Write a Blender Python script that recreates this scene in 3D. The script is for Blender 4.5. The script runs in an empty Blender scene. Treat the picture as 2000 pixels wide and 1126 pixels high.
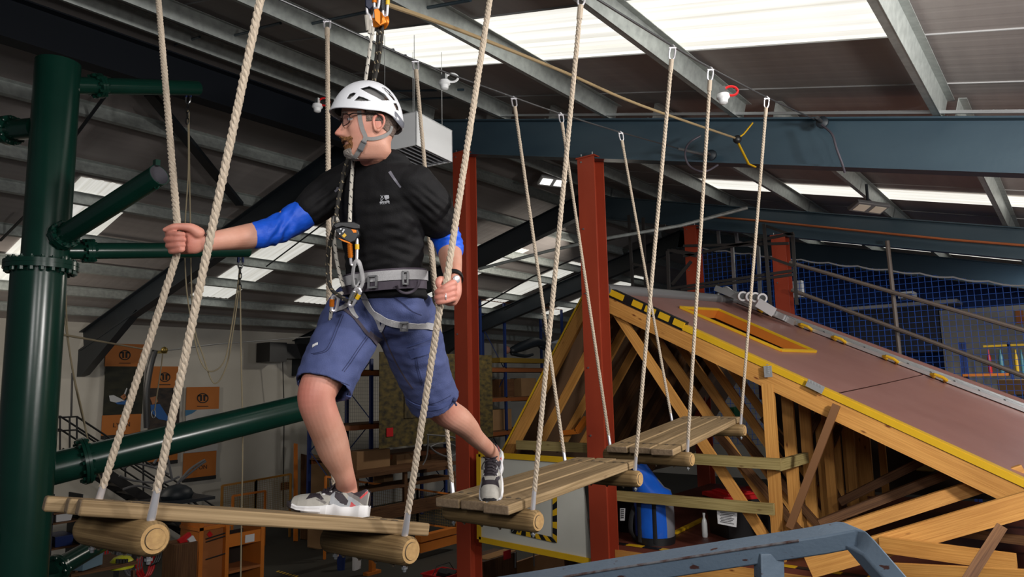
import bpy, bmesh, math, random
from mathutils import Vector as V, Matrix, noise
from mathutils.bvhtree import BVHTree
random.seed(7)
SC = bpy.context.scene
COL = SC.collection
PI = math.pi
# ------------------------------------------------------------------ camera
HC = 4.0                               # eye height above the hall floor
FPX, CX, CY = 1400.0, 1000.0, 563.0    # focal length and centre for a 2000x1126 frame
UP = V((-221, -10320, 1400)).normalized()        # world up, in camera axes (right, down, forward)
_a = V((1110, 166, 1400)).normalized()
AX = (_a - UP * _a.dot(UP)).normalized()         # world +X: along the purlins
AY = UP.cross(AX)                                # world +Y: across the hall
def c2w(c):
    c = V(c)
    return V((AX.dot(c), AY.dot(c), UP.dot(c)))
EYE = V((0, 0, HC))
cam_d = bpy.data.cameras.new('camera')
cam = bpy.data.objects.new('camera', cam_d); COL.objects.link(cam)
r_, d_, f_ = c2w((1, 0, 0)), c2w((0, 1, 0)), c2w((0, 0, 1))
cam.matrix_world = Matrix(((r_.x, -d_.x, -f_.x, 0), (r_.y, -d_.y, -f_.y, 0), (r_.z, -d_.z, -f_.z, HC), (0, 0, 0, 1)))
cam_d.sensor_width = 36; cam_d.lens = FPX / 2000 * 36
cam_d.clip_start = 0.05; cam_d.clip_end = 200
SC.camera = cam
CR, CD, CF = r_, d_, f_
# ------------------------------------------------------------------ light
SC.view_settings.view_transform = 'Standard'; SC.view_settings.look = 'None'
SC.view_settings.exposure = 0.0; SC.view_settings.gamma = 1.0; SC.view_settings.use_curve_mapping = False
w = bpy.data.worlds.new('world'); SC.world = w; w.use_nodes = True
w.node_tree.nodes['Background'].inputs[0].default_value = (0.75, 0.78, 0.85, 1)
w.node_tree.nodes['Background'].inputs[1].default_value = 0.08
def area(name, loc, target, size, power, color=(1, 1, 1)):
    l = bpy.data.lights.new(name, 'AREA'); l.energy = power; l.color = color; l.shape = 'DISK'; l.size = size
    o = bpy.data.objects.new(name, l); COL.objects.link(o)
    o.location = loc
    o.rotation_euler = (V(target) - V(loc)).to_track_quat('-Z', 'Y').to_euler()
    return o
# photographer's flash heads: one high beside the camera and one at the far right for the rig
FL = EYE + CR * 1.3 - CF * 0.1 + V((0, 0, 1.75))
area('flash_key', FL, EYE + CF * 2.9 - CR * 0.3 + V((0, 0, -0.3)), 0.55, 70, (1, 0.975, 0.94))
FL2 = EYE + CR * 4.3 + CF * 2.2 + V((0, 0, 1.15))
area('flash_right', FL2, EYE + CF * 7.0 + CR * 1.2 - V((0, 0, 0.3)), 0.6, 270, (1, 0.97, 0.93))
FL3 = EYE - CR * 0.8 - CF * 1.6 + V((0, 0, 1.5))
area('soft_fill', FL3, EYE + CF * 4.0, 1.2, 90, (1, 0.98, 0.96))  # soft light added behind the camera as general fill
FL4 = EYE + CR * 3.4 + CF * 1.2 + V((0, 0, 0.1))
area('roof_fill', FL4, FL4 + CF * 1.6 - CR * 0.5 + V((0, 0, 2.0)), 0.6, 75, (1, 0.96, 0.92))  # upward light added to lift the near roof slope
# unseen lamps added to brighten the back wall, far rafters, racks and net
area('hall_fill', (3.5, 15.2, HC + 1.3), (10.0, 19.0, 2.4), 0.6, 75, (1, 0.90, 0.77))
area('hall_fill', (10.4, -1.7, HC + 1.45), (13.2, 4.0, HC + 1.6), 0.5, 85, (1, 0.95, 0.88))
area('hall_fill', (16.5, 10.0, HC + 3.2), (13.0, 15.0, 2.0), 0.6, 150, (1, 0.93, 0.82))
area('hall_fill', (18.0, -1.5, HC + 1.9), (21.0, 2.5, 3.5), 0.6, 260, (0.95, 0.96, 1.0))
# ------------------------------------------------------------------ picture -> hall helpers
def D(px, py):
    return c2w(((px - CX) / FPX, (py - CY) / FPX, 1.0))
def P(px, py, d):
    return D(px, py) * d + EYE
def onX(px, py, X):
    d = D(px, py); return d * (X / d.x) + EYE
def onY(px, py, Y):
    d = D(px, py); return d * (Y / d.y) + EYE
def onZ(px, py, Z):
    d = D(px, py); return d * ((Z - HC) / d.z) + EYE
def pix(w):
    c = w - EYE; z = c.dot(CF)
    return CX + FPX * c.dot(CR) / z, CY + FPX * c.dot(CD) / z, z
# ------------------------------------------------------------------ materials
MATS = {}
def mat(name, col, rough=0.6, metal=0.0, var=None, scale=(8, 8, 8), amt=0.35, bump=0.0, bscale=(40, 40, 40), coord='Object', spec=0.5, detail=4.0, emit=None, alpha=None):
    if name in MATS: return MATS[name]
    m = bpy.data.materials.new(name); m.use_nodes = True
    nt = m.node_tree; N = nt.nodes; L = nt.links
    b = N['Principled BSDF']
    b.inputs['Base Color'].default_value = (*col, 1); b.inputs['Roughness'].default_value = rough
    b.inputs['Metallic'].default_value = metal; b.inputs['Specular IOR Level'].default_value = spec
    tc = N.new('ShaderNodeTexCoord')
    if var is not None:
        mp = N.new('ShaderNodeMapping'); mp.inputs['Scale'].default_value = scale
        L.new(tc.outputs[coord], mp.inputs['Vector'])
        nz = N.new('ShaderNodeTexNoise'); nz.inputs['Scale'].default_value = 1.0; nz.inputs['Detail'].default_value = detail
        L.new(mp.outputs[0], nz.inputs['Vector'])
        rp = N.new('ShaderNodeValToRGB')
        rp.color_ramp.elements[0].position = 0.5 - amt; rp.color_ramp.elements[1].position = 0.5 + amt
        rp.color_ramp.elements[0].color = (*col, 1); rp.color_ramp.elements[1].color = (*var, 1)
        L.new(nz.outputs['Fac'], rp.inputs[0]); L.new(rp.outputs[0], b.inputs['Base Color'])
    if bump:
        mp2 = N.new('ShaderNodeMapping'); mp2.inputs['Scale'].default_value = bscale
        L.new(tc.outputs[coord], mp2.inputs['Vector'])
        n2 = N.new('ShaderNodeTexNoise'); n2.inputs['Scale'].default_value = 1.0; n2.inputs['Detail'].default_value = 3
        L.new(mp2.outputs[0], n2.inputs['Vector'])
        bp = N.new('ShaderNodeBump'); bp.inputs['Strength'].default_value = bump; bp.inputs['Distance'].default_value = 0.01
        L.new(n2.outputs['Fac'], bp.inputs['Height']); L.new(bp.outputs[0], b.inputs['Normal'])
    if emit:
        b.inputs['Emission Color'].default_value = (*emit[0], 1); b.inputs['Emission Strength'].default_value = emit[1]
    if alpha is not None: b.inputs['Alpha'].default_value = alpha
    MATS[name] = m
    return m
def wood(name, c1, c2, c3, rough=0.7, knots=True, coord='UV', sc=1.0):
    """timber: grain stretched along UV u (metres along the piece), darker knots"""
    if name in MATS: return MATS[name]
    m = bpy.data.materials.new(name); m.use_nodes = True
    nt = m.node_tree; N = nt.nodes; L = nt.links; b = N['Principled BSDF']
    tc = N.new('ShaderNodeTexCoord'); oi = N.new('ShaderNodeObjectInfo')
    sep = N.new('ShaderNodeVectorMath'); sep.operation = 'ADD'
    cb = N.new('ShaderNodeCombineXYZ'); mu = N.new('ShaderNodeMath'); mu.operation = 'MULTIPLY'; mu.inputs[1].default_value = 37.0
    L.new(oi.outputs['Random'], mu.inputs[0]); L.new(mu.outputs[0], cb.inputs[2]); L.new(mu.outputs[0], cb.inputs[0])
    L.new(tc.outputs[coord], sep.inputs[0]); L.new(cb.outputs[0], sep.inputs[1])
    mp = N.new('ShaderNodeMapping'); mp.inputs['Scale'].default_value = (1.8 * sc, 95 * sc, 2)
    L.new(sep.outputs[0], mp.inputs['Vector'])
    nz = N.new('ShaderNodeTexNoise'); nz.inputs['Scale'].default_value = 1; nz.inputs['Detail'].default_value = 5; nz.inputs['Distortion'].default_value = 0.6
    L.new(mp.outputs[0], nz.inputs['Vector'])
    rp = N.new('ShaderNodeValToRGB'); e = rp.color_ramp.elements
    e[0].position = 0.36; e[0].color = (*[c * .8 for c in c2], 1); e[1].position = 0.62; e[1].color = (*c1, 1)
    L.new(nz.outputs['Fac'], rp.inputs[0])
    mp3 = N.new('ShaderNodeMapping'); mp3.inputs['Scale'].default_value = (1.3 * sc, 3 * sc, 1)
    L.new(sep.outputs[0], mp3.inputs['Vector'])
    n3 = N.new('ShaderNodeTexNoise'); n3.inputs['Scale'].default_value = 1; n3.inputs['Detail'].default_value = 2
    L.new(mp3.outputs[0], n3.inputs['Vector'])
    mx = N.new('ShaderNodeMix'); mx.data_type = 'RGBA'; mx.blend_type = 'MULTIPLY'; mx.inputs[0].default_value = 0.55
    r3 = N.new('ShaderNodeValToRGB'); r3.color_ramp.elements[0].position = 0.3; r3.color_ramp.elements[0].color = (0.55, 0.5, 0.45, 1)
    r3.color_ramp.elements[1].position = 0.65; r3.color_ramp.elements[1].color = (1, 1, 1, 1)
    L.new(n3.outputs['Fac'], r3.inputs[0]); L.new(rp.outputs[0], mx.inputs[6]); L.new(r3.outputs[0], mx.inputs[7])
    out = mx.outputs[2]
    if knots:
        mk = N.new('ShaderNodeMapping'); mk.inputs['Scale'].default_value = (3.2 * sc, 9 * sc, 3)
        L.new(sep.outputs[0], mk.inputs['Vector'])
        vo = N.new('ShaderNodeTexVoronoi'); vo.inputs['Scale'].default_value = 1.0
        L.new(mk.outputs[0], vo.inputs['Vector'])
        rk = N.new('ShaderNodeValToRGB'); rk.color_ramp.elements[0].position = 0.05; rk.color_ramp.elements[0].color = (1, 1, 1, 1)
        rk.color_ramp.elements[1].position = 0.13; rk.color_ramp.elements[1].color = (0, 0, 0, 1)
        L.new(vo.outputs['Distance'], rk.inputs[0])
        m2 = N.new('ShaderNodeMix'); m2.data_type = 'RGBA'; m2.inputs[7].default_value = (*c3, 1)
        L.new(rk.outputs[0], m2.inputs[0]); L.new(out, m2.inputs[6]); out = m2.outputs[2]
    L.new(out, b.inputs['Base Color']); b.inputs['Roughness'].default_value = rough; b.inputs['Specular IOR Level'].default_value = 0.3
    bp = N.new('ShaderNodeBump'); bp.inputs['Strength'].default_value = 0.35; bp.inputs['Distance'].default_value = 0.004
    L.new(nz.outputs['Fac'], bp.inputs['Height']); L.new(bp.outputs[0], b.inputs['Normal'])
    MATS[name] = m
    return m
# ------------------------------------------------------------------ mesh builder
ORG = {}
def frame(t, up=V((0, 0, 1))):
    t = t.normalized()
    s = t.cross(up)
    if s.length < 1e-4: s = t.cross(V((1, 0, 0)))
    s.normalize()
    return t, s, s.cross(t).normalized()
class MB:
    def __init__(self): self.v = []; self.f = []; self.m = []; self.uv = []
    def face(self, idx, mi=0, uv=None):
        self.f.append(tuple(idx)); self.m.append(mi); self.uv.append(uv or [(0, 0)] * len(idx))
    def quad(self, a, b, c, d, mi=0):
        n = len(self.v); self.v += [V(a), V(b), V(c), V(d)]
        l1 = (V(b) - V(a)).length; l2 = (V(d) - V(a)).length
        self.face((n, n + 1, n + 2, n + 3), mi, [(0, 0), (l1, 0), (l1, l2), (0, l2)])
    def poly(self, pts, mi=0):
        n = len(self.v); self.v += [V(p) for p in pts]; self.face(range(n, n + len(pts)), mi)
    def hexa(self, p, mi=0, along=0):
        """8 corners: bottom 0-3 ccw, top 4-7"""
        n = len(self.v); self.v += [V(q) for q in p]
        for q in ((3, 2, 1, 0), (4, 5, 6, 7), (0, 1, 5, 4), (1, 2, 6, 5), (2, 3, 7, 6), (3, 0, 4, 7)):
            a, b_, c = V(p[q[0]]), V(p[q[1]]), V(p[q[2]])
            l1, l2 = (b_ - a).length, (c - b_).length
            o = 0.37 * q[0]
            if l1 >= l2: uv = [(0, o), (l1, o), (l1, o + l2), (0, o + l2)]
            else: uv = [(0, o), (0, o + l1), (l2, o + l1), (l2, o)]
            self.face([n + i for i in q], mi, uv)
    def box(self, c, s, mi=0, rz=0.0, axes=None):
        c = V(c); hx, hy, hz = s[0] / 2, s[1] / 2, s[2] / 2
        if axes: ax, ay, az = axes
        else: ax, ay, az = V((math.cos(rz), math.sin(rz), 0)), V((-math.sin(rz), math.cos(rz), 0)), V((0, 0, 1))
        p = [c + ax * x * hx + ay * y * hy + az * z * hz for z in (-1, 1) for x, y in ((-1, -1), (1, -1), (1, 1), (-1, 1))]
        self.hexa(p, mi)
    def box2(self, lo, hi, mi=0):
        lo, hi = V(lo), V(hi); self.box((lo + hi) / 2, [abs(hi[i] - lo[i]) for i in range(3)], mi)
    def beam(self, a, b, w, h, mi=0, up=V((0, 0, 1))):
        a, b = V(a), V(b); t, s, u = frame(b - a, V(up)); L = (b - a).length
        self.box((a + b) / 2, (L, w, h), mi, axes=(t, s, u))
    def ring(self, c, s, u, ra, rb=None, n=12, e=2.0, mi=0):
        rb = ra if rb is None else rb; i0 = len(self.v)
        for k in range(n):
            a = 2 * PI * k / n; ca, sa = math.cos(a), math.sin(a)
            if e != 2.0:
                ca = math.copysign(abs(ca) ** (2 / e), ca); sa = math.copysign(abs(sa) ** (2 / e), sa)
            self.v.append(V(c) + s * ca * ra + u * sa * rb)
        return i0
    def skin(self, r0, r1, n, mi=0, u0=0.0, u1=1.0, rad=0.05):
        for k in range(n):
            k2 = (k + 1) % n
            v0 = 2 * PI * rad * k / n; v1 = 2 * PI * rad * (k + 1) / n
            self.face((r0 + k, r0 + k2, r1 + k2, r1 + k), mi, [(u0, v0), (u0, v1), (u1, v1), (u1, v0)])
    def cap(self, r, n, mi=0, flip=False):
        idx = list(range(r, r + n)); s = [(self.v[i] - self.v[r]) for i in idx]
        uv = [(0.02 * math.cos(2 * PI * k / n), 0.3 * math.sin(2 * PI * k / n)) for k in range(n)]
        if flip: idx.reverse(); uv.reverse()
        self.face(idx, mi, uv)
    def tube(self, path, r, n=10, mi=0, caps=True, up=V((0, 0, 1)), closed=False, flat=None):
        """r: number or list; flat=(ra,rb) makes an elliptic section"""
        path = [V(p) for p in path]; m = len(path)
        rings = []; L = 0.0; us = []
        prev = None
        for i, p in enumerate(path):
            if closed: t = path[(i + 1) % m] - path[i - 1]
            elif i == 0: t = path[1] - p
            elif i == m - 1: t = p - path[i - 1]
            else: t = (path[i + 1] - path[i - 1])
            t.normalize()
            if prev is None: t, s, u = frame(t, up)
            else:
                s = prev - t * prev.dot(t)
                if s.length < 1e-6: t, s, u = frame(t, up)
                s.normalize(); u = s.cross(t)
            prev = s
            rr = r[i] if isinstance(r, (list, tuple)) else r
            if flat: rings.append(self.ring(p, s, u, rr * flat[0], rr * flat[1], n))
            else: rings.append(self.ring(p, s, u, rr, rr, n))
            if i: L += (p - path[i - 1]).length
            us.append(L)
        rad = r[0] if isinstance(r, (list, tuple)) else r
        for i in range(m - 1): self.skin(rings[i], rings[i + 1], n, mi, us[i], us[i + 1], rad)
        if closed: self.skin(rings[-1], rings[0], n, mi)
        elif caps:
            self.cap(rings[0], n, mi, True); self.cap(rings[-1], n, mi)
        return rings
    def cyl(self, a, b, r, n=16, mi=0, r2=None):
        return self.tube([a, b], [r, r if r2 is None else r2], n, mi)
    def lathe(self, c, prof, axis=V((0, 0, 1)), n=20, mi=0, caps=True):
        """prof: list of (radius, height along axis)"""
        t, s, u = frame(V(axis), V((0, 1, 0)) if abs(V(axis).normalized().z) > .9 else V((0, 0, 1)))
        rs = [self.ring(V(c) + t * h, s, u, max(r, 1e-4), None, n) for r, h in prof]
        for i in range(len(rs) - 1): self.skin(rs[i], rs[i + 1], n, mi, prof[i][1], prof[i + 1][1], prof[i][0])
        if caps: self.cap(rs[0], n, mi, True); self.cap(rs[-1], n, mi)
    def ball(self, c, r, n=12, mi=0, sc=(1, 1, 1), axes=None):
        ax = axes or (V((1, 0, 0)), V((0, 1, 0)), V((0, 0, 1))); m = n // 2; rs = []
        for i in range(m + 1):
            th = PI * (0.02 + 0.96 * i / m)
            i0 = len(self.v)
            for k in range(n):
                ph = 2 * PI * k / n
                q = (math.sin(th) * math.cos(ph) * sc[0], math.sin(th) * math.sin(ph) * sc[1], -math.cos(th) * sc[2])
                self.v.append(V(c) + (ax[0] * q[0] + ax[1] * q[1] + ax[2] * q[2]) * r)
            rs.append(i0)
        for i in range(m): self.skin(rs[i], rs[i + 1], n, mi)
        self.cap(rs[0], n, mi, True); self.cap(rs[-1], n, mi)
    def mesh(self, name, mats, org, smooth):
        me = bpy.data.meshes.new(name)
        me.from_pydata([tuple(p - org) for p in self.v], [], self.f)
        for m in mats: me.materials.append(m)
        me.polygons.foreach_set('material_index', self.m)
        ul = me.uv_layers.new(name='UVMap')
        flat = [c for f in self.uv for uv in f for c in uv]
        ul.data.foreach_set('uv', flat)
        if smooth:
            me.polygons.foreach_set('use_smooth', [True] * len(self.f))
            if smooth is not True: me.set_sharp_from_angle(angle=math.radians(smooth))
        me.update()
        return me
    def build(self, name, mats, parent=None, smooth=35, bevel=0.0, org=None, **kw):
        if not isinstance(mats, (list, tuple)): mats = [mats]
        if parent is not None: o0 = ORG[parent]
        elif org is not None: o0 = V(org)
        else:
            xs = [p.x for p in self.v]; ys = [p.y for p in self.v]; zs = [p.z for p in self.v]
            o0 = V(((min(xs) + max(xs)) / 2, (min(ys) + max(ys)) / 2, min(zs)))
        o = bpy.data.objects.new(name, self.mesh(name, mats, o0, smooth)); COL.objects.link(o)
        if parent is not None: o.parent = parent
        else: o.location = o0
        ORG[o] = o0
        if bevel:
            md = o.modifiers.new('bevel', 'BEVEL'); md.width = bevel; md.segments = 2; md.limit_method = 'ANGLE'; md.angle_limit = math.radians(50)
        tag(o, **kw)
        return o
def tag(o, label=None, cat=None, group=None, kind=None):
    if label: o['label'] = label
    if cat: o['category'] = cat
    if group: o['group'] = group
    if kind: o['kind'] = kind
def thing(name, loc, label=None, cat=None, group=None, kind=None):
    o = bpy.data.objects.new(name, None); COL.objects.link(o); o.location = loc; o.empty_display_size = 0.1
    ORG[o] = V(loc); tag(o, label, cat, group, kind)
    return o
def catmull(pts, n):
    """n samples per span through tuples/Vectors of any length"""
    out = []; m = len(pts)
    for i in range(m - 1):
        p0, p1, p2, p3 = pts[max(i - 1, 0)], pts[i], pts[i + 1], pts[min(i + 2, m - 1)]
        for k in range(n):
            t = k / n
            out.append(tuple(0.5 * (2 * b + (c - a) * t + (2 * a - 5 * b + 4 * c - d) * t * t + (3 * b - a - 3 * c + d) * t ** 3) for a, b, c, d in zip(p0, p1, p2, p3)))
    out.append(tuple(pts[-1]))
    return out
def lerp(a, b, t): return a + (b - a) * t
def text_mesh(s, size, extrude=0.001):
    """flat letters as (verts, faces), in a local x/y plane, left-bottom origin"""
    cu = bpy.data.curves.new('letters', 'FONT'); cu.body = s; cu.size = size; cu.extrude = 0; cu.resolution_u = 3
    o = bpy.data.objects.new('letters', cu); COL.objects.link(o)
    me = bpy.data.meshes.new_from_object(o.evaluated_get(bpy.context.evaluated_depsgraph_get()))
    vs = [v.co.copy() for v in me.vertices]; fs = [tuple(p.vertices) for p in me.polygons]
    bpy.data.objects.remove(o); bpy.data.curves.remove(cu); bpy.data.meshes.remove(me)
    return vs, fs
def put_text(mb, s, origin, ex, ey, size, mi=0, center=True, off=V((0, 0, 0))):
    vs, fs = text_mesh(s, size)
    w = max(v.x for v in vs); n = len(mb.v); ox = -w / 2 if center else 0
    mb.v += [V(origin) + V(ex) * (v.x + ox) + V(ey) * v.y + off for v in vs]
    for f in fs: mb.face([n + i for i in f], mi)
# palette ------------------------------------------------------------
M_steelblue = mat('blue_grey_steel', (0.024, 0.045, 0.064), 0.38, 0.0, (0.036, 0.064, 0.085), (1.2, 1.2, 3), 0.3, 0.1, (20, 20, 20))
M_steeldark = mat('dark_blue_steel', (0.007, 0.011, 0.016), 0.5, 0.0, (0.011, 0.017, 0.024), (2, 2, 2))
M_galv = mat('galvanised_steel', (0.27, 0.29, 0.28), 0.45, 0.4, (0.42, 0.45, 0.43), (14, 14, 14), 0.25)
M_sheet = mat('grey_roof_sheet', (0.29, 0.26, 0.25), 0.6, 0.0, (0.35, 0.315, 0.30), (1.0, 9, 2), 0.3)
M_red = mat('red_oxide_paint', (0.27, 0.032, 0.013), 0.45, 0.0, (0.36, 0.05, 0.019), (3, 3, 1.2), 0.35, 0.08, (30, 30, 30))
M_green = mat('dark_green_gloss', (0.0035, 0.030, 0.020), 0.24, 0.0, (0.005, 0.040, 0.027), (3, 3, 3), 0.3, 0.03, (12, 12, 12))
M_chrome = mat('bright_steel', (0.88, 0.86, 0.90), 0.30, 0.75)
M_zinc = mat('zinc_plated', (0.45, 0.46, 0.47), 0.35, 0.9)
M_black = mat('black_plastic', (0.008, 0.008, 0.009), 0.45)
M_blackcloth = mat('black_cloth', (0.006, 0.006, 0.007), 0.85, 0, (0.012, 0.012, 0.014), (60, 60, 60))
M_white = mat('white_enamel', (0.72, 0.73, 0.74), 0.4, 0, (0.80, 0.81, 0.82), (4, 4, 4))
M_yellow = mat('yellow_paint', (0.62, 0.36, 0.008), 0.45, 0, (0.70, 0.42, 0.015), (5, 5, 5), 0.3, 0.1)
M_orange = mat('orange_paint', (0.52, 0.14, 0.012), 0.5, 0, (0.60, 0.18, 0.02), (4, 4, 4))
M_blue = mat('blue_paint', (0.008, 0.02, 0.10), 0.45, 0, (0.010, 0.028, 0.13), (4, 4, 4))
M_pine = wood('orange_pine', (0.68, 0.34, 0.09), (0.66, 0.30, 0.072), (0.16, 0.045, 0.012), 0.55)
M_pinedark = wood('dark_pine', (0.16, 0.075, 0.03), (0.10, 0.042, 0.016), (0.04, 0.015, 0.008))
M_treated = wood('pale_treated_timber', (0.42, 0.33, 0.14), (0.33, 0.25, 0.09), (0.14, 0.08, 0.03))
M_tread = wood('weathered_tread_timber', (0.32, 0.225, 0.122), (0.245, 0.162, 0.078), (0.10, 0.055, 0.025), 0.75)
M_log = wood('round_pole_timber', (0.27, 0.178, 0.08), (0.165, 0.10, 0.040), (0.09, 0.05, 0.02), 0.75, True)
M_plankend = mat('plank_end_grain', (0.24, 0.17, 0.105), 0.85, 0, (0.15, 0.10, 0.06), (70, 70, 70), 0.3, 0.3)
M_end = mat('end_grain', (0.42, 0.26, 0.10), 0.8, 0, (0.27, 0.155, 0.06), (60, 60, 60), 0.3, 0.3)
M_rope = mat('beige_hemp_rope', (0.49, 0.41, 0.325), 0.9, 0, (0.36, 0.29, 0.215), (160, 160, 160), 0.3, 0.25, (900, 900, 900))
M_cardboard = mat('cardboard', (0.24, 0.13, 0.055), 0.85, 0, (0.30, 0.17, 0.075), (3, 3, 3))
M_grey = mat('grey_plastic', (0.12, 0.12, 0.125), 0.5)
M_redplastic = mat('red_plastic', (0.50, 0.01, 0.012), 0.4)
M_paper = mat('white_paper', (0.66, 0.65, 0.66), 0.8)
M_alu = mat('aluminium', (0.55, 0.56, 0.57), 0.32, 0.75, (0.65, 0.66, 0.67), (6, 6, 6))
# ------------------------------------------------------------------ the hall
SL = 0.2515; YR = 8.6; YW = 19.6; YN = -3.0; XA, XB = -3.0, 30.0
ZR = HC + 3.92 + SL * (YR - 6.94)            # top of the rafters at the ridge
def zt(Y): return ZR - SL * abs(Y - YR)
NS = V((0, -SL, 1)).normalized()             # normal of the near slope
NF = V((0, SL, 1)).normalized()
M_floor = mat('dark_concrete', (0.022, 0.021, 0.016), 0.7, 0, (0.035, 0.033, 0.026), (0.8, 0.8, 0.8))
M_wall = mat('white_painted_blockwork', (0.46, 0.435, 0.385), 0.85, 0, (0.53, 0.505, 0.45), (1.2, 1.2, 1.2), 0.3, 0.1, (40, 40, 40))
mb = MB(); mb.box2((XA, YN, -0.15), (XB, YW + 0.2, 0)); mb.build('floor', M_floor, kind='structure')
mb = MB(); mb.box2((XA, YW, 0), (XB, YW + 0.25, zt(YW) + 0.4)); mb.build('wall_back', M_wall, kind='structure')
mb = MB(); mb.box2((XB, YN, 0), (XB + 0.25, YW + 0.25, 8.9)); mb.build('wall_right', M_wall, kind='structure')

ceil = thing('ceiling', (0, YR, ZR), kind='structure')
def sheet_profile(x0, x1, ribs=6, dep=0.001):
    pts = []; w = (x1 - x0) / ribs
    for i in range(ribs):
        x = x0 + i * w
        pts += [(x, 0), (x + 0.55 * w, 0), (x + 0.66 * w, dep), (x + 0.89 * w, dep)]
    pts.append((x1, 0))
    return pts
def sheet(x0, x1, y0, y1, off, m, name, dep=0.001, label=None):
    mb = MB(); pr = sheet_profile(x0, x1, 6, dep); n = len(pr)
    for (ya, yb) in ([(y0, y1)]):
        i0 = len(mb.v)
        for x, z in pr: mb.v.append(V((x, ya, zt(ya) + off + z)))
        for x, z in pr: mb.v.append(V((x, yb, zt(yb) + off + z)))
        for i in range(n - 1):
            u0, u1 = pr[i][0] - x0, pr[i + 1][0] - x0
            mb.face((i0 + i, i0 + n + i, i0 + n + i + 1, i0 + i + 1), 0, [(u0, 0), (u0, yb - ya), (u1, yb - ya), (u1, 0)])
    return mb.build(name, m, ceil, smooth=False, label=label)
# translucent rooflight sheets: lit through by the sky outside, ribs and dirt vary what comes through
def rooflight(name, strength):
    m = bpy.data.materials.new(name); m.use_nodes = True; nt = m.node_tree; N = nt.nodes; L = nt.links
    b = N['Principled BSDF']; b.inputs['Base Color'].default_value = (0.6, 0.6, 0.55, 1); b.inputs['Roughness'].default_value = 0.5
    tc = N.new('ShaderNodeTexCoord'); mp = N.new('ShaderNodeMapping'); mp.inputs['Scale'].default_value = (34, 0.5, 1)
    L.new(tc.outputs['UV'], mp.inputs[0])
    wv = N.new('ShaderNodeTexNoise'); wv.inputs['Scale'].default_value = 0.42; wv.inputs['Detail'].default_value = 3
    L.new(mp.outputs[0], wv.inputs['Vector'])
    rp = N.new('ShaderNodeValToRGB'); e = rp.color_ramp.elements
    e[0].position = 0.33; e[0].color = (0.76, 0.735, 0.645, 1); e[1].position = 0.56; e[1].color = (1, 0.985, 0.92, 1)
    L.new(wv.outputs['Fac'], rp.inputs[0]); L.new(rp.outputs[0], b.inputs['Emission Color'])
    b.inputs['Emission Strength'].default_value = strength
    return m
M_sky1 = rooflight('bright_rooflight', 0.98); M_sky2 = rooflight('far_rooflight', 0.62)
near_lights = [(4.86, 6.03, 0.80, 5.92), (12.28, 13.12, -1.0, 5.4), (19.1, 20.2, -1.0, 5.6)]
far_lights = [(4.65, 5.75, 12.6, 17.3), (8.98, 9.98, 12.75, 17.2), (11.85, 12.95, 14.9, 17.0), (15.0, 15.9, 11.8, 16.4), (18.2, 19.2, 11.9, 16.4), (22.2, 23.2, 11.9, 16.4)]
W = 1.174; k = 0; x = 3.68 - 5 * W
M_joint = mat('pale_sheet_joint', (0.42, 0.42, 0.42), 0.6)
while x < 27:
    x1 = x + W
    if abs(x - 4.854) < 0.05:
        sheet(x, x1, -2.5, 0.8, 0.24, M_sheet, 'roof_sheet'); sheet(x, x1, 5.92, YR, 0.24, M_sheet, 'roof_sheet')
    else: sheet(x, x1, -2.5, YR, 0.24, M_sheet, 'roof_sheet')
    sheet(x, x1, YR, YW + 0.2, 0.24, M_sheet, 'roof_sheet')
    mb = MB(); mb.beam((x, -2.5, zt(-2.5) + 0.236), (x, YR, zt(YR) + 0.236), 0.016, 0.012); mb.build('joint_strip', M_joint, ceil)
    x = x1
for (x0, x1, y0, y1) in near_lights: sheet(x0, x1, y0, y1, 0.24 if x0 < 6 else 0.225, M_sky1, 'rooflight', 0.028 if x0 < 6 else 0.01, label='translucent white rooflight sheet letting daylight in')
for (x0, x1, y0, y1) in far_lights: sheet(x0, x1, y0, y1, 0.225, M_sky2, 'rooflight', 0.01, label='translucent rooflight sheet in the far roof slope')
def purlin(Y, x0, x1, h=0.19):
    far = Y > YR; nn = NF if far else NS; t = V((0, 1, -SL if far else SL)).normalized()
    z = zt(Y); b = V((0, Y, z))
    mb = MB()
    def strip(c0, w_, hh):
        c = b + c0
        mb.box((( x0 + x1) / 2, c.y, c.z), (x1 - x0, w_, hh), axes=(V((1, 0, 0)), t, nn))
    strip(nn * (h / 2), 0.006, h); strip(t * 0.033 + nn * 0.004, 0.066, 0.006); strip(t * -0.033 + nn * (h - 0.004), 0.066, 0.006)
    strip(t * 0.064 + nn * 0.014, 0.005, 0.024)
    mb.build('purlin', M_galv, ceil, smooth=False)
for Y in (-0.9, 0.77, 2.65, 4.25, 5.9, 7.4, 8.3): purlin(Y, XA, 7.58)
for Y in (-0.7, 0.67, 2.3, 3.7, 5.2, 6.6, 7.9): purlin(Y, 7.5, 13.8)
for Y in (-0.7, 0.67, 2.3, 3.7, 5.2, 6.6, 7.9): purlin(Y, 13.72, 26)
for Y in (9.2, 10.5, 12.0, 13.05, 14.6, 15.9, 17.2, 18.4): purlin(Y, XA, 26)
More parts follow.
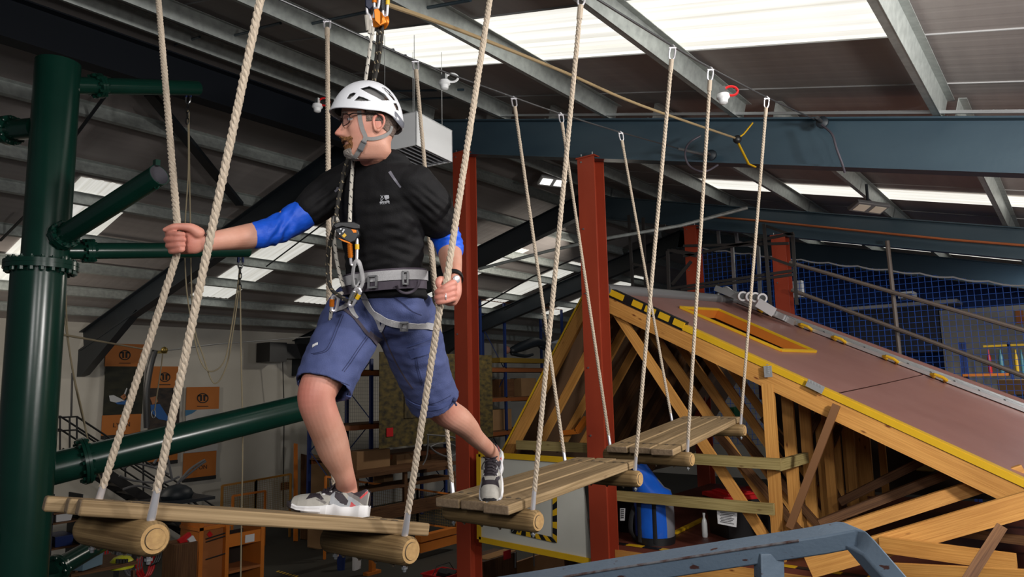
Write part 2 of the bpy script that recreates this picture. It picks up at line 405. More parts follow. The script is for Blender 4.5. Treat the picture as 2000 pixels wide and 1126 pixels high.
# sag rods tying the purlins together
def on_near(px, py, lift=0.1):
    d = D(px, py); p0 = V((0, YR, ZR + lift)); return EYE + d * ((p0 - EYE).dot(NS) / d.dot(NS))
for (a, b) in (((586, 51), (723, 22)), ((813, 19), (919, 0)), ((507, 55), (548, 45)), ((765, 178), (905, 175)), ((782, 195), (915, 189)), ((330, 92), (390, 72)), ((430, 75), (490, 62)), ((262, 110), (285, 95))):
    mb = MB(); mb.tube([on_near(*a), on_near(*b)], 0.016, 8); mb.build('sag_rod', M_steelblue, ceil)
def on_far(px, py, drop=0.05):
    d = D(px, py); p0 = V((0, YR, ZR - drop)); return EYE + d * ((p0 - EYE).dot(NF) / d.dot(NF))
for (a, b, r) in (((292, 183), (468, 398), 0.07), ((212, 178), (148, 264), 0.02), ((60, 410), (0, 470), 0.02), ((640, 430), (520, 520), 0.015)):
    mb = MB(); mb.beam(on_far(*a), on_far(*b), r * 2, r); mb.build('wind_brace', M_steeldark, ceil)
# ------------------------------------------------------------------ steel frames
def i_section(mb, a, b, h, w, tf=0.018, tw=0.012, up=V((0, 0, 1)), mi=0):
    a, b = V(a), V(b); t, s, u = frame(b - a, V(up)); L = (b - a).length; c = (a + b) / 2
    mb.box(c, (L, tw, h - 2 * tf), mi, axes=(t, s, u))
    for sg in (1, -1): mb.box(c + u * sg * (h / 2 - tf / 2), (L, w, tf), mi, axes=(t, s, u))
RF = [(7.5, 'nearest blue-grey steel rafter sloping across the right half under the roof'), (13.72, 'second blue-grey steel rafter carrying the thin copper pipe'), (19.0, 'farthest dark rafter above the blue safety net')]
rafters = []
for i, (X, lab) in enumerate(RF):
    mb = MB(); h = 0.5
    a = V((X, -2.6, zt(-2.6))) - NS * h / 2; b = V((X, YR + 0.05, zt(YR + 0.05))) - NS * h / 2
    t = thing('steel_rafter', (X, YR, zt(YR)), lab, 'rafter')
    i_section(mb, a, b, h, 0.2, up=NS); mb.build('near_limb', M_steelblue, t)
    mb = MB()
    a = V((X, YR, zt(YR))) - NF * h / 2; b = V((X, YW, zt(YW))) - NF * h / 2
    i_section(mb, a, b, h, 0.2, up=NF)
    # haunch where the far limb meets the wall
    for dx in (-0.006,):
        p = [V((X, 16.6, zt(16.6) - 0.45)), V((X, YW, zt(YW) - 0.45)), V((X, YW, zt(YW) - 1.12)), V((X, YW - 0.3, zt(YW) - 1.08))]
        n = len(mb.v)
        mb.hexa([q + V((-0.09, 0, 0)) for q in p] + [q + V((0.09, 0, 0)) for q in p])
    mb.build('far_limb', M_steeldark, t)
    rafters.append(t)
# perforated cable tray along the top flange of the nearest rafter, with its hanger bolts
mb = MB(); X = 7.37
for j in range(70):
    y = -0.6 + j * 0.09
    mb.box((X, y, zt(y) + 0.025), (0.035, 0.055, 0.012))
mb.beam((X - 0.02, -0.7, zt(-0.7) + 0.018), (X - 0.02, 5.9, zt(5.9) + 0.018), 0.006, 0.03, up=NS)
mb.beam((X + 0.02, -0.7, zt(-0.7) + 0.018), (X + 0.02, 5.9, zt(5.9) + 0.018), 0.006, 0.012, up=NS)
tag(mb.build('cable_tray', M_zinc, smooth=False), 'slotted zinc cable tray along the top of the nearest rafter', 'cable tray')
# copper pipe on the second rafter
mb = MB(); X = 13.55
mb.tube([(X, y, zt(y) - 0.3 - 0.02 * math.sin(y)) for y in (-2, 0, 1.5, 3, 4.5, 5.4)], 0.022, 8)
mb.build('copper_pipe', mat('copper', (0.42, 0.13, 0.05), 0.4, 0.6), label='thin copper pipe clipped along the second rafter', cat='pipe')
# ridge beam, dark, running over the man's head to the left
mb = MB(); i_section(mb, (XA, 8.5, HC + 3.93), (7.45, 8.5, HC + 3.93), 0.48, 0.22)
mb.build('ridge_beam', mat('black_blue_steel', (0.004, 0.006, 0.010), 0.6, spec=0.2), label='long dark steel beam running below the roof ridge at upper left', cat='beam')
# ------------------------------------------------------------------ red columns
def column(X, Y, top, w, lab, bot=0.0, bolts=True):
    t = thing('steel_column', (X, Y, bot), lab, 'column')
    mb = MB(); i_section(mb, (X, Y, bot), (X, Y, top), w, w, 0.016, 0.012, up=V((1, 0, 0)))
    mb.build('shaft', M_red, t)
    mb = MB(); mb.box((X, Y, top + 0.008), (w + 0.03, w + 0.03, 0.016)); mb.build('cap_plate', M_red, t)
    if bolts:
        for dx in (-1, 1):
            for dy in (-1, 1):
                mb = MB(); p = V((X + dx * w * 0.34, Y + dy * w * 0.34, top + 0.016)); mb.lathe(p, [(0.018, 0), (0.018, 0.016), (0.01, 0.018), (0.01, 0.05)], n=6); mb.build('bolt', M_zinc, t)
        for dz in (0.05, 0.9, 1.7, 2.6, 3.4):
            p = V((X - w / 2 - 0.002, Y + w * 0.25, top - dz)); mb = MB(); mb.lathe(p, [(0.012, 0), (0.012, 0.01)], axis=V((-1, 0, 0)), n=6); mb.build('bolt', M_zinc, t)
    return t
c1 = onX(1153, 310, 7.5); c2 = onX(907, 302, 7.5)
column(7.5, c1.y, zt(c1.y) - 0.53, 0.24, 'red steel column in front of the timber roof rig, nearest of four')
column(7.5, c2.y, zt(c2.y) - 0.53, 0.24, 'red steel column just right of the man, behind his back knee')
c3 = onX(1352, 443, 13.72); c4 = onX(1523, 458, 13.72)
column(13.72, c3.y, zt(c3.y) - 0.53, 0.26, 'small far red column behind the dark railing tower')
column(13.72, c4.y, zt(c4.y) - 0.53, 0.26, 'small far red column at the left edge of the blue net')
# ------------------------------------------------------------------ ceiling fittings
def hang(mb, a, b, r=0.004): mb.tube([a, b], r, 6)
# warm-air unit heater
hc = P(868, 232, 7.6)
t = thing('unit_heater', hc, 'white louvred unit heater hanging behind the man\'s helmet', 'heater')
ca = P(812, 218, 7.3)                     # near top vertical edge
A0, A1 = P(813, 216, 7.3), P(813, 262, 7.3)
B0, B1 = P(883, 233, 7.9), P(883, 292, 7.9)
e1 = (B0 - A0); e1.z = 0; L1 = e1.length; e1.normalize(); e2 = V((-e1.y, e1.x, 0))
if e2.dot(CR) > 0: e2 = -e2
H = 0.36; w1, w2 = L1, 0.55
o = V((A0.x, A0.y, A0.z))
mb = MB()
def hp(a, b, z): return o + e1 * a + e2 * b + V((0, 0, z))
for (a0, a1, b0, b1) in ((0, w1, 0, 0.012), (0, w1, w2 - 0.012, w2), (0, 0.012, 0, w2), (w1 - 0.012, w1, 0, w2)):
    mb.hexa([hp(a0, b0, -H), hp(a1, b0, -H), hp(a1, b1, -H), hp(a0, b1, -H), hp(a0, b0, 0), hp(a1, b0, 0), hp(a1, b1, 0), hp(a0, b1, 0)])
mb.hexa([hp(0, 0, -0.012), hp(w1, 0, -0.012), hp(w1, w2, -0.012), hp(0, w2, -0.012), hp(0, 0, 0), hp(w1, 0, 0), hp(w1, w2, 0), hp(0, w2, 0)])
mb.build('casing', M_white, t, smooth=False)
for j in range(7):
    b0 = 0.03 + j * (w2 - 0.06) / 7
    mb = MB(); mb.hexa([hp(0.015, b0, -H + 0.0), hp(w1 - 0.015, b0, -H), hp(w1 - 0.015, b0 + 0.012, -H), hp(0.015, b0 + 0.012, -H), hp(0.015, b0 + 0.045, -H + 0.06), hp(w1 - 0.015, b0 + 0.045, -H + 0.06), hp(w1 - 0.015, b0 + 0.055, -H + 0.06), hp(0.015, b0 + 0.055, -H + 0.06)])
    mb.build('louvre', mat('pale_louvre', (0.42, 0.43, 0.46), 0.4, 0.2), t)
mb = MB(); mb.hexa([hp(0.02, 0.02, -H + 0.09), hp(w1 - .02, 0.02, -H + 0.09), hp(w1 - .02, w2 - .02, -H + 0.09), hp(0.02, w2 - .02, -H + 0.09), hp(0.02, 0.02, -H + 0.1), hp(w1 - .02, 0.02, -H + 0.1), hp(w1 - .02, w2 - .02, -H + 0.1), hp(0.02, w2 - .02, -H + 0.1)])
mb.build('inner_baffle', M_steeldark, t)
mb = MB()
for (a, b) in ((0.08, 0.08), (w1 - 0.08, 0.08), (0.08, w2 - 0.08), (w1 - 0.08, w2 - 0.08)):
    q = hp(a, b, 0); hang(mb, q, V((q.x, q.y, zt(q.y) + 0.2)))
mb.build('hanger', M_zinc, t)
# smoke detectors
def detector(p, lab, ring=None):
    t = thing('smoke_detector', p, lab, 'detector')
    mb = MB(); mb.lathe(p, [(0.05, 0), (0.055, -0.03), (0.04, -0.045), (0.035, -0.075), (0.02, -0.085)], n=20); mb.build('body', M_white, t)
    mb = MB(); mb.box(p + V((0.0, 0.0, 0.03)), (0.03, 0.05, 0.07)); mb.build('bracket', M_zinc, t)
    if ring:
        mb = MB(); c = p + CR * 0.07 + V((0, 0, 0.03)); mb.tube([c + CR * 0.055 * math.cos(a) + V((0, 0, 0.04)) * math.sin(a) for a in [2 * PI * i / 16 for i in range(16)]], 0.011, 6, closed=True)
        mb.build('cable_loop', ring, t)
detector(P(1412, 184, 6.0), 'round white smoke detector with a red cable loop under the roof', M_redplastic)
detector(P(868, 158, 6.6), 'round white smoke detector with a white loop above the heater', M_white)
detector(P(620, 204, 7.5), 'small white smoke detector left of the helmet, on the dark beam', M_redplastic)
# floodlights
def flood(cx, cy, d, lab, lit, w=0.5, dep=0.24):
    p = P(cx, cy, d); t = thing('floodlight', p, lab, 'light')
    ex = (CR * 0.9 + CF * 0.35).normalized(); ex = V((ex.x, ex.y, -0.03)).normalized(); ey = V((-ex.y, ex.x, -0.4)).normalized(); n = ex.cross(ey).normalized()
    mb = MB(); mb.box(p, (w, dep, 0.06), axes=(ex, ey, n)); mb.build('housing', M_white if lit else M_grey, t, bevel=0.012)
    m = mat('lit_lamp', (0.9, 0.9, 0.85), 0.5, emit=((1, 0.97, 0.9), 2.2)) if lit else mat('cream_diffuser', (0.62, 0.56, 0.46), 0.5)
    for s in (-1, 1):
        mb = MB(); mb.box(p - n * 0.033 + ex * s * w * 0.25, (w * 0.36, dep * 0.62, 0.008), axes=(ex, ey, n)); mb.build('lens', m, t)
    mb = MB(); q = p + n * 0.03; mb.tube([q, V((q.x, q.y, zt(q.y) + 0.1))], 0.02, 8); mb.build('stem', M_steeldark, t)
flood(1080, 354, 15.0, 'lit white twin floodlight left of the near red column', True, 0.62, 0.3)
flood(1697, 404, 10.5, 'unlit grey twin floodlight hung below the right roof slope', False, 0.62, 0.22)
# ------------------------------------------------------------------ rope bridge
def twisted_rope(mb, path, R=0.0130, pitch=0.062, step=0.011, mi=0, n=6):
    """three strands laid round a path"""
    P0 = [V(p) for p in path]; seg = [0]
    for i in range(1, len(P0)): seg.append(seg[-1] + (P0[i] - P0[i - 1]).length)
    L = seg[-1]; m = max(int(L / step), 4); pts = []; j = 0
    for i in range(m + 1):
        s = L * i / m
        while j < len(seg) - 2 and s > seg[j + 1]: j += 1
        pts.append(P0[j].lerp(P0[j + 1], (s - seg[j]) / max(seg[j + 1] - seg[j], 1e-6)))
    fr = []; prev = None
    for i, p in enumerate(pts):
        t = (pts[min(i + 1, m)] - pts[max(i - 1, 0)]).normalized()
        if prev is None: t, s, u = frame(t, V((0.3, 0.9, 0.1)))
        else: s = (prev - t * prev.dot(t)).normalized()
        prev = s; fr.append((t, s, s.cross(t)))
    for k in range(3):
        path3 = []
        for i, p in enumerate(pts):
            a = 2 * PI * (L * i / m) / pitch + 2 * PI * k / 3
            path3.append(p + fr[i][1] * math.cos(a) * R * 0.43 + fr[i][2] * math.sin(a) * R * 0.43)
        mb.tube(path3, R * 0.60, n, mi)
def smooth_path(pts, n=8): return [V(p) for p in catmull([tuple(p) for p in pts], n)]
CABY = (3.15, 1.75)
# step geometry: pole ends (front), their yaw and the planks laid across
LOGR = 0.052; PT = 0.046
STEPS = []
M_boltd = mat('weathered_bolt', (0.10, 0.075, 0.05), 0.6, 0.4)
def bridge_step(A, B, dirA, dirB, LL, over, lab, PW=0.125):
    """A, B: front ends of the two poles; dirA/dirB: pole directions; three planks across"""
    dirA, dirB = V(dirA).normalized(), V(dirB).normalized()
    t = thing('bridge_step', (A + B) / 2, lab, 'bridge step', 'hanging steps of the rope bridge')
    ax = (B - A).normalized()
    info = []
    for (E0, dr, k) in ((A, dirA, 0), (B, dirB, 1)):
        mb = MB(); n = 28
        tt, s, u = frame(dr)
        prof = [(LOGR * 0.80, 0.0), (LOGR * 0.97, 0.012), (LOGR, 0.04), (LOGR * 1.01, LL * 0.5), (LOGR, LL - 0.04), (LOGR * 0.97, LL - 0.012), (LOGR * 0.80, LL)]
        rs = [mb.ring(E0 + tt * h, s, u, r, None, n) for r, h in prof]
        for i in range(len(rs) - 1): mb.skin(rs[i], rs[i + 1], n, 0, prof[i][1], prof[i + 1][1], LOGR)
        # end faces: bark ring and drilled-in core disc
        for (r0, hh, fl) in ((rs[0], 0.0, True), (rs[-1], LL, False)):
            sgn = -1 if fl else 1; ra_ = LOGR * 0.80
            r1 = mb.ring(E0 + tt * hh, s, u, ra_ * 0.74, None, n); r2 = mb.ring(E0 + tt * (hh + sgn * 0.004), s, u, ra_ * 0.70, None, n)
            mb.skin(r0, r1, n, 1); mb.skin(r1, r2, n, 2); mb.cap(r2, n, 1, fl)
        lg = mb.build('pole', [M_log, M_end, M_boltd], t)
        sc_ = MB()
        for q in range(4):
            f = 0.2 + 0.2 * q
            c = E0 + dr * LL * f
            sc_.lathe(c - V((0, 0, LOGR - 0.004)), [(0.011, 0.0), (0.011, -0.006), (0.006, -0.008), (0.005, -0.014)], n=8)
        sc_.build('bolt_end', M_boltd, lg, kind='stuff')
        info.append((E0, dr))
    upn = ax.cross(((dirA + dirB) / 2)).normalized()
    if upn.z < 0: upn = -upn
    for j in range(3):
        o = 0.075 + PW / 2 + j * (PW + 0.015)
        pa = A + dirA * o + upn * (LOGR * 0.94 + PT / 2); pb = B + dirB * o + upn * (LOGR * 0.94 + PT / 2)
        d = (pb - pa).normalized()
        jit = (0.012, -0.006, 0.009)[j]
        mb = MB(); mb.beam(pa - d * (over + jit), pb + d * (over - jit), PW, PT, up=upn)
        mb.m[3] = mb.m[5] = 1; pl = mb.build('plank', [M_tread, M_plankend], t, bevel=0.007)
        bm_ = MB()
        for c in (pa, pb):
            for s in (-0.03, 0.03):
                q = c + upn * (PT / 2) + dirA * s
                bm_.lathe(q, [(0.014, -0.002), (0.014, 0.001), (0.010, 0.0025), (0.003, 0.003)], axis=upn, n=10)
        bm_.build('bolt_head', M_boltd, pl, kind='stuff')
    STEPS.append(dict(A=A, B=B, dA=dirA, dB=dirB, L=LL, up=upn, ax=ax, over=over))
K = 0.87
bridge_step(P(303, 1052, 2.41 * K), P(803, 1076, 2.92 * K), (0.00, 1, -0.035), (0.0, 1, -0.012), 0.465, 0.155,
            'nearest hanging bridge step, tilted, with the man\'s front foot on it', 0.117)
bridge_step(P(1052, 1018, 3.85 * K), P(1250, 935, 5.1 * K), (0.02, 1, 0.004), (0.0, 1, 0.0), 0.595, 0.15,
            'middle hanging bridge step, with the man\'s rear shoe on its near end', 0.143)
bridge_step(P(1352, 897, 5.7 * K), P(1455, 840, 6.9 * K), (0.02, 1, 0.01), (0.0, 1, 0.0), 0.70, 0.15,
            'farthest hanging bridge step, empty, before the timber roof rig', 0.165)
M_cable = mat('steel_wire_rope', (0.10, 0.10, 0.105), 0.45, 0.8)
def hanger(foot, along, up, top, lab, via=None, top_on=True):
    """rope from an eye bolt in a pole up to the overhead cable"""
    t = thing('hanger_rope', foot, lab, 'rope', 'ropes hanging the bridge steps')
    pts = [foot + up * 0.20] + [V(v) for v in (via or [])] + [V(top)]
    d = (pts[1] - foot).normalized()
    base = foot + up * (LOGR - 0.01)
    fer0 = base + d * 0.02; fer1 = base + d * 0.105
    mb = MB(); mb.tube([base - d * 0.0, fer0], 0.011, 10); mb.tube([foot - up * (LOGR + 0.022), base], 0.006, 8); mb.build('threaded_rod', M_chrome, t)
    mb = MB(); mb.tube([base + d * 0.012, base + d * 0.035, fer1], [0.0125, 0.0125, 0.0105], 14); mb.tube([base + d * .036, fer1 + d * .004], 0.0104, 14); mb.build('ferrule', M_chrome, t)
    mb = MB(); mb.lathe(foot - up * (LOGR + 0.004), [(0.012, 0), (0.012, -0.008), (0.007, -0.010), (0.006, -0.018)], axis=V(up), n=8); mb.build('nut', M_zinc, t)
    pts[0] = fer1 - d * 0.01
    path = pts if len(pts) == 2 else pts
    if via:
        path = []
        allp = [pts[0]]
        for i in range(1, len(pts)):
            a, b = pts[i - 1], pts[i]; L = (b - a).length
            if L > 0.3: allp += [a.lerp(b, 0.07 / L)] if i > 1 else []; allp += [b.lerp(a, 0.07 / L)] if i < len(pts) - 1 else []
            allp.append(b)
        path = [V(p) for p in catmull([tuple(p) for p in allp], 10)]
    dd = (path[-1] - path[-2]).normalized()
    if top_on: path[-1] = path[-1] - dd * 0.10
    mb = MB(); twisted_rope(mb, path); mb.build('rope', M_rope, t)
    if top_on:
        e = path[-1]
        mb = MB(); mb.tube([e - dd * 0.05, e + dd * 0.02], 0.0145, 10); mb.build('ferrule', M_rope, t)
        mb = MB()
        c = e + dd * 0.055; s = CR
        mb.tube([c - dd * 0.045 + s * 0.004, c - dd * 0.02 + s * 0.016, c + dd * 0.02 + s * 0.018, c + dd * 0.045 + s * 0.008, c + dd * 0.052, c + dd * 0.045 - s * 0.008, c + dd * 0.02 - s * 0.018, c - dd * 0.02 - s * 0.016, c - dd * 0.045 - s * 0.004], 0.0055, 8, closed=True)
        mb.tube([c + dd * 0.035 - s * 0.022, c + dd * 0.035 + s * 0.022], 0.007, 8)
        mb.build('shackle', M_chrome, t)
    return t
def foot_of(st, which, far):
    s = STEPS[st]; E0 = s[which]; dr = s['d' + which]
    return E0 + dr * (s['L'] - 0.045 if far else 0.035)
HAND_R = P(347, 470, 2.424); HAND_L = P(864, 572, 2.455)
UZ = V((0, 0, 1))
def cabR(px, py): return onY(px, py, CABY[1])
def cabL(px, py): return onY(px, py, CABY[0])
topsR = [cabR(515, 0), cabR(945, -8), cabR(1130, 0), cabR(1314, 90), cabR(1388, 133), cabR(1498, 190)]
topsL = [cabL(322, 0), cabL(639, 40), cabL(811, 118), cabL(1003, 190), cabL(1095, 222), cabL(1212, 258)]
# the first tops lie above the picture: continue along the sagging cables
topsR[0] = cabR(540, -150); topsR[1] = cabR(975, -120); topsR[2] = cabR(1137, -20)
topsL[0] = cabL(300, -110)
hanger(foot_of(0, 'A', False), 0, UZ, topsR[0], 'thick beige rope nearest the camera, crossing in front of the man\'s forearm', top_on=True)
hanger(foot_of(0, 'A', True), 0, UZ, topsL[0], 'beige rope gripped in the man\'s outstretched right hand', via=[P(343, 505, 2.415), HAND_R, P(346, 436, 2.42)])
hanger(foot_of(0, 'B', False), 0, UZ, topsR[1], 'beige rope gripped in the man\'s left hand beside his shorts', via=[P(853, 640, 2.47), HAND_L, P(875, 530, 2.46)])
hanger(foot_of(0, 'B', True), 0, UZ, topsL[1], 'beige rope hanging down behind the man\'s chest and front leg', via=[P(643, 640, 2.86)])
hanger(foot_of(1, 'A', False), 0, UZ, topsR[2], 'beige rope at the near front corner of the middle step')
hanger(foot_of(1, 'A', True), 0, UZ, topsL[2], 'beige rope coming down from the cable behind the man\'s left shoulder', via=[P(834, 420, 4.1), P(858, 640, 3.9)])
hanger(foot_of(1, 'B', False), 0, UZ, topsR[3], 'beige rope at the far front corner of the middle step')
hanger(foot_of(1, 'B', True), 0, UZ, topsL[3], 'beige rope at the far back corner of the middle step')
hanger(foot_of(2, 'A', False), 0, UZ, topsR[4], 'beige rope at the near front corner of the farthest step')
hanger(foot_of(2, 'A', True), 0, UZ, topsL[4], 'beige rope at the near back corner of the farthest step, by the red column')
hanger(foot_of(2, 'B', False), 0, UZ, topsR[5], 'beige rope at the far front corner of the farthest step')
hanger(foot_of(2, 'B', True), 0, UZ, topsL[5], 'beige rope at the far back corner of the farthest step')
def line_thing(name, pts, r, m, lab, cat, n=8, sm=6):
    mb = MB(); mb.tube(smooth_path(pts, sm) if sm else pts, r, n); return mb.build(name, m, label=lab, cat=cat)
eR = onX(1598, 236, 7.38); eL = onX(1330, 291, 7.38)
line_thing('overhead_cable', [cabR(60, -420)] + topsR + [eR], 0.0065, M_cable, 'right overhead wire cable holding the front row of bridge ropes', 'cable')
line_thing('overhead_cable', [cabL(60, -220)] + topsL + [eL], 0.0065, M_cable, 'left overhead wire cable holding the back row of bridge ropes', 'cable')
# anchors on the rafter
def anchor(p, lab, loop):
    t = thing('cable_anchor', p, lab, 'anchor')
    mb = MB(); mb.tube([p + (V((0.02, 0, 0))), p - V((0.16, 0, 0.0))], 0.018, 10); mb.build('turnbuckle', M_cable, t)
    mb = MB(); mb.lathe(p + V((0.03, 0, 0)), [(0.06, 0.0), (0.06, 0.03), (0.03, 0.05)], axis=V((-1, 0, 0)), n=12); mb.build('eye_plate', M_steeldark, t)
    mb = MB(); mb.tube(smooth_path(loop, 8), 0.011, 8); mb.build('safety_cable', mat('sleeved_safety_cable', (0.07, 0.06, 0.075), 0.45, 0.3), t)
anchor(onX(1388, 302, 7.36), 'wire anchor with a looped grey safety cable on the nearest rafter', [onX(1368, 265, 7.3), onX(1345, 280, 7.2), onX(1338, 302, 7.1), onX(1348, 325, 7.1), onX(1375, 335, 7.1), onX(1402, 322, 7.25)])
line_thing('turnbuckle', [onX(1325, 290, 7.3), onX(1350, 296, 7.32), onX(1385, 303, 7.36)], 0.014, M_zinc, 'galvanised turnbuckle joining the left cable to the rafter', 'turnbuckle', sm=0)
anchor(onX(1605, 238, 7.34), 'wire anchor with a drooping cable at the right cable\'s end', [onX(1605, 244, 7.2), onX(1625, 262, 7.15), onX(1634, 290, 7.15), onX(1645, 320, 7.2), onX(1650, 337, 7.25)])
# the brown static line and its yellow sling
line_thing('safety_line', [P(742, 4, 3.0), P(900, 60, 3.8), P(1100, 140, 5.0), P(1250, 205, 5.9), onX(1438, 270, 7.1)], 0.011, mat('brown_static_rope', (0.24, 0.17, 0.085), 0.9), 'brown static line from the pulley to the yellow sling on the rafter', 'rope')
t = thing('web_sling', onX(1445, 275, 7.1), 'yellow webbing sling round the nearest rafter', 'sling')
mb = MB(); mb.tube([onX(1438, 272, 7.12), onX(1452, 262, 7.16), onX(1470, 240, 7.2)], 0.022, 8, flat=(1, 0.4)); mb.tube([onX(1440, 276, 7.12), onX(1452, 300, 7.16), onX(1462, 320, 7.22), onX(1475, 326, 7.3)], 0.022, 8, flat=(1, 0.4)); mb.build('webbing', M_yellow, t)
mb = MB(); mb.ball(onX(1440, 272, 7.1), 0.045, 10); mb.build('knot', M_black, t)
# ------------------------------------------------------------------ timber roof training rig
XG = 7.8
RA = onX(1188, 572, XG); RE = onX(2000, 944, XG)              # gable verge: ridge end and a point down the slope
RB = onX(1445, 592, 12.0); RC = onX(2000, 802, 12.0)
RE2 = RA + (RE - RA) * 1.12; RC2 = RB + (RC - RB) * 1.12
rig = thing('roof_training_rig', V((XG, 3.0, HC - 1.87)), 'large timber mock roof with a red-brown board and yellow verge', 'training rig')
nR = (RE - RA).cross(RB - RA).normalized()
if nR.z < 0: nR = -nR
M_board = mat('red_brown_board', (0.29, 0.13, 0.108), 0.40, 0, (0.34, 0.165, 0.14), (2.5, 2.5, 2.5), 0.3, 0.05, (60, 60, 60))
def on_rig(px, py, lift=0.0):
    d = D(px, py); p0 = RA + nR * lift
    return EYE + d * ((p0 - EYE).dot(nR) / d.dot(nR))
def bil(s, t): return (RA * (1 - s) + RB * s) * (1 - t) + (RE * (1 - s) + RC * s) * t
hole = [(1328, 602), (1402, 606), (1592, 688), (1524, 686)]
# solve hole corners to rig coordinates by fixed-point on the bilinear patch
def inv(px, py):
    s, t = 0.2, 0.3
    for _ in range(60):
        e = 1e-3; p = pix(bil(s, t)); ps = pix(bil(s + e, t)); pt = pix(bil(s, t + e))
        a, b, c, d_ = (ps[0] - p[0]) / e, (pt[0] - p[0]) / e, (ps[1] - p[1]) / e, (pt[1] - p[1]) / e
        det = a * d_ - b * c; rx, ry = px - p[0], py - p[1]
        s += max(-.1, min(.1, (rx * d_ - ry * b) / det)); t += max(-.1, min(.1, (a * ry - c * rx) / det))
    return s, t
hs = [inv(*q) for q in hole]
TA = inv(1650, 757)[1]; TBK = inv(1800, 734)[1]
mb = MB()
TB = 0.035
def rp(s, t, l=0.0): return bil(s, t) + nR * l
# board laid as two sheets with a visible joint, round the hatch
o = [(0, 0), (1, 0), (1, TBK), (0, TA)]
for i in range(4):
    j = (i + 1) % 4
    a, b, c, d_ = o[i], o[j], hs[j], hs[i]
    for k in range(6):
        f0, f1 = k / 6, (k + 1) / 6
        q0 = (lerp(a[0], b[0], f0), lerp(a[1], b[1], f0)); q1 = (lerp(a[0], b[0], f1), lerp(a[1], b[1], f1))
        h0 = (lerp(d_[0], c[0], f0), lerp(d_[1], c[1], f0)); h1 = (lerp(d_[0], c[0], f1), lerp(d_[1], c[1], f1))
        mb.quad(rp(*q0), rp(*q1), rp(*h1), rp(*h0)); mb.quad(rp(*q0, -TB), rp(*h0, -TB), rp(*h1, -TB), rp(*q1, -TB))
mb.build('roof_board', M_board, rig, smooth=False)
for k in (0,):
    mb = MB()
    for k in range(6):
        s0, s1 = k / 6, (k + 1) / 6; e0, e1 = lerp(TA, TBK, s0) + .004, lerp(TA, TBK, s1) + .004
        mb.quad(rp(s0, e0), rp(s1, e1), rp(s1, 1.13), rp(s0, 1.13)); mb.quad(rp(s0, e0, -TB), rp(s0, 1.13, -TB), rp(s1, 1.13, -TB), rp(s1, e1, -TB))
    mb.build('roof_board', M_board, rig, smooth=False)
# hatch upstand
mb = MB()
hp4 = [rp(*h, 0.02) for h in hs]
for i in range(4):
    a, b = hp4[i], hp4[(i + 1) % 4]
    mb.beam(a, b, 0.035, 0.03, 0, up=nR)
    mb.beam(a - nR * 0.07, b - nR * 0.07, 0.03, 0.13, 1, up=nR)
mb.build('hatch_frame', [M_yellow, M_orange], rig, label='yellow frame of the open hatch')
# verge: yellow flashing along the gable edge, pine rafter below
dv = (RE2 - RA).normalized(); ups = nR
def vpt(f, l, x=0.0): return RA + (RE2 - RA) * f + ups * l + V((x, 0, 0))
mb = MB(); mb.beam(vpt(0.215, 0.0, 0.02), vpt(1, 0.0, 0.02), 0.05, 0.06, up=ups); mb.beam(vpt(0.215, 0.031, 0.06), vpt(1, 0.031, 0.06), 0.11, 0.012, up=ups); mb.build('verge_trim', M_yellow, rig)
mb = MB(); mb.beam(vpt(-0.005, 0.014, 0.05), vpt(0.215, 0.014, 0.05), 0.10, 0.11, 0, up=ups)
for f in (0.0, 0.072, 0.109, 0.148, 0.188):
    w_ = 0.028 if f > 0 else 0.045
    mb.beam(vpt(f, 0.022, -0.003), vpt(f + w_, 0.022, -0.003), 0.02, 0.075, 1, up=ups)
mb.build('edge_padding', [M_black, M_yellow], rig, label='black edge padding with yellow patches')
M_plate = mat('nail_plate', (0.50, 0.51, 0.52), 0.4, 0.6)
# ridge capping and aluminium rail along the far verge
mb = MB(); mb.tube([RA + V((-0.03, 0.02, 0.045)), RB + V((0, 0.02, 0.05))], 0.075, 12); mb.build('ridge_cap', mat('grey_ridge_cap', (0.20, 0.20, 0.205), 0.4, 0.3), rig)
mb = MB()
dr_ = (RC2 - RB).normalized()
for (xo, lo, w_, hh) in ((-0.12, 0.03, 0.16, 0.05), (0.02, 0.07, 0.03, 0.05), (0.08, 0.05, 0.03, 0.04)):
    mb.beam(RB + V((xo, 0, 0)) + nR * lo, RC2 + V((xo, 0, 0)) + nR * lo, w_, hh, up=nR)
rail = mb.build('edge_rail', M_alu, rig, label='long aluminium edge rail')
mb = MB()
for k in range(15):
    c = RB + (RC2 - RB) * (0.05 + k * 0.066) + V((-0.15, 0, 0)) + nR * 0.056
    mb.lathe(c, [(0.014, -0.002), (0.014, 0.006)], axis=nR, n=8)
mb.build('bolt_head', M_black, rail, kind='stuff')
mb = MB(); mb.beam(RB + V((0.2, 0, 0)) + nR * 0.05, RC2 + V((0.2, 0, 0)) + nR * 0.05, 0.1, 0.16, up=nR); mb.build('back_verge', M_board, rig)
for f in (0.13, 0.295, 0.42, 0.60, 0.755):
    c = RB + (RC - RB) * f + V((-0.30, 0, 0)) + nR * 0.01
    mb = MB(); s = dr_; x_ = V((1, 0, 0))
    mb.tube([c - s * 0.07 + x_ * 0.09, c - s * 0.10 - x_ * 0.04 + nR * 0.03, c - s * 0.05 - x_ * 0.1 + nR * 0.05, c + s * 0.05 - x_ * 0.1 + nR * 0.05, c + s * 0.10 - x_ * 0.04 + nR * 0.03, c + s * 0.07 + x_ * 0.09], 0.022, 8); mb.build('anchor_hook', M_yellow, rig)
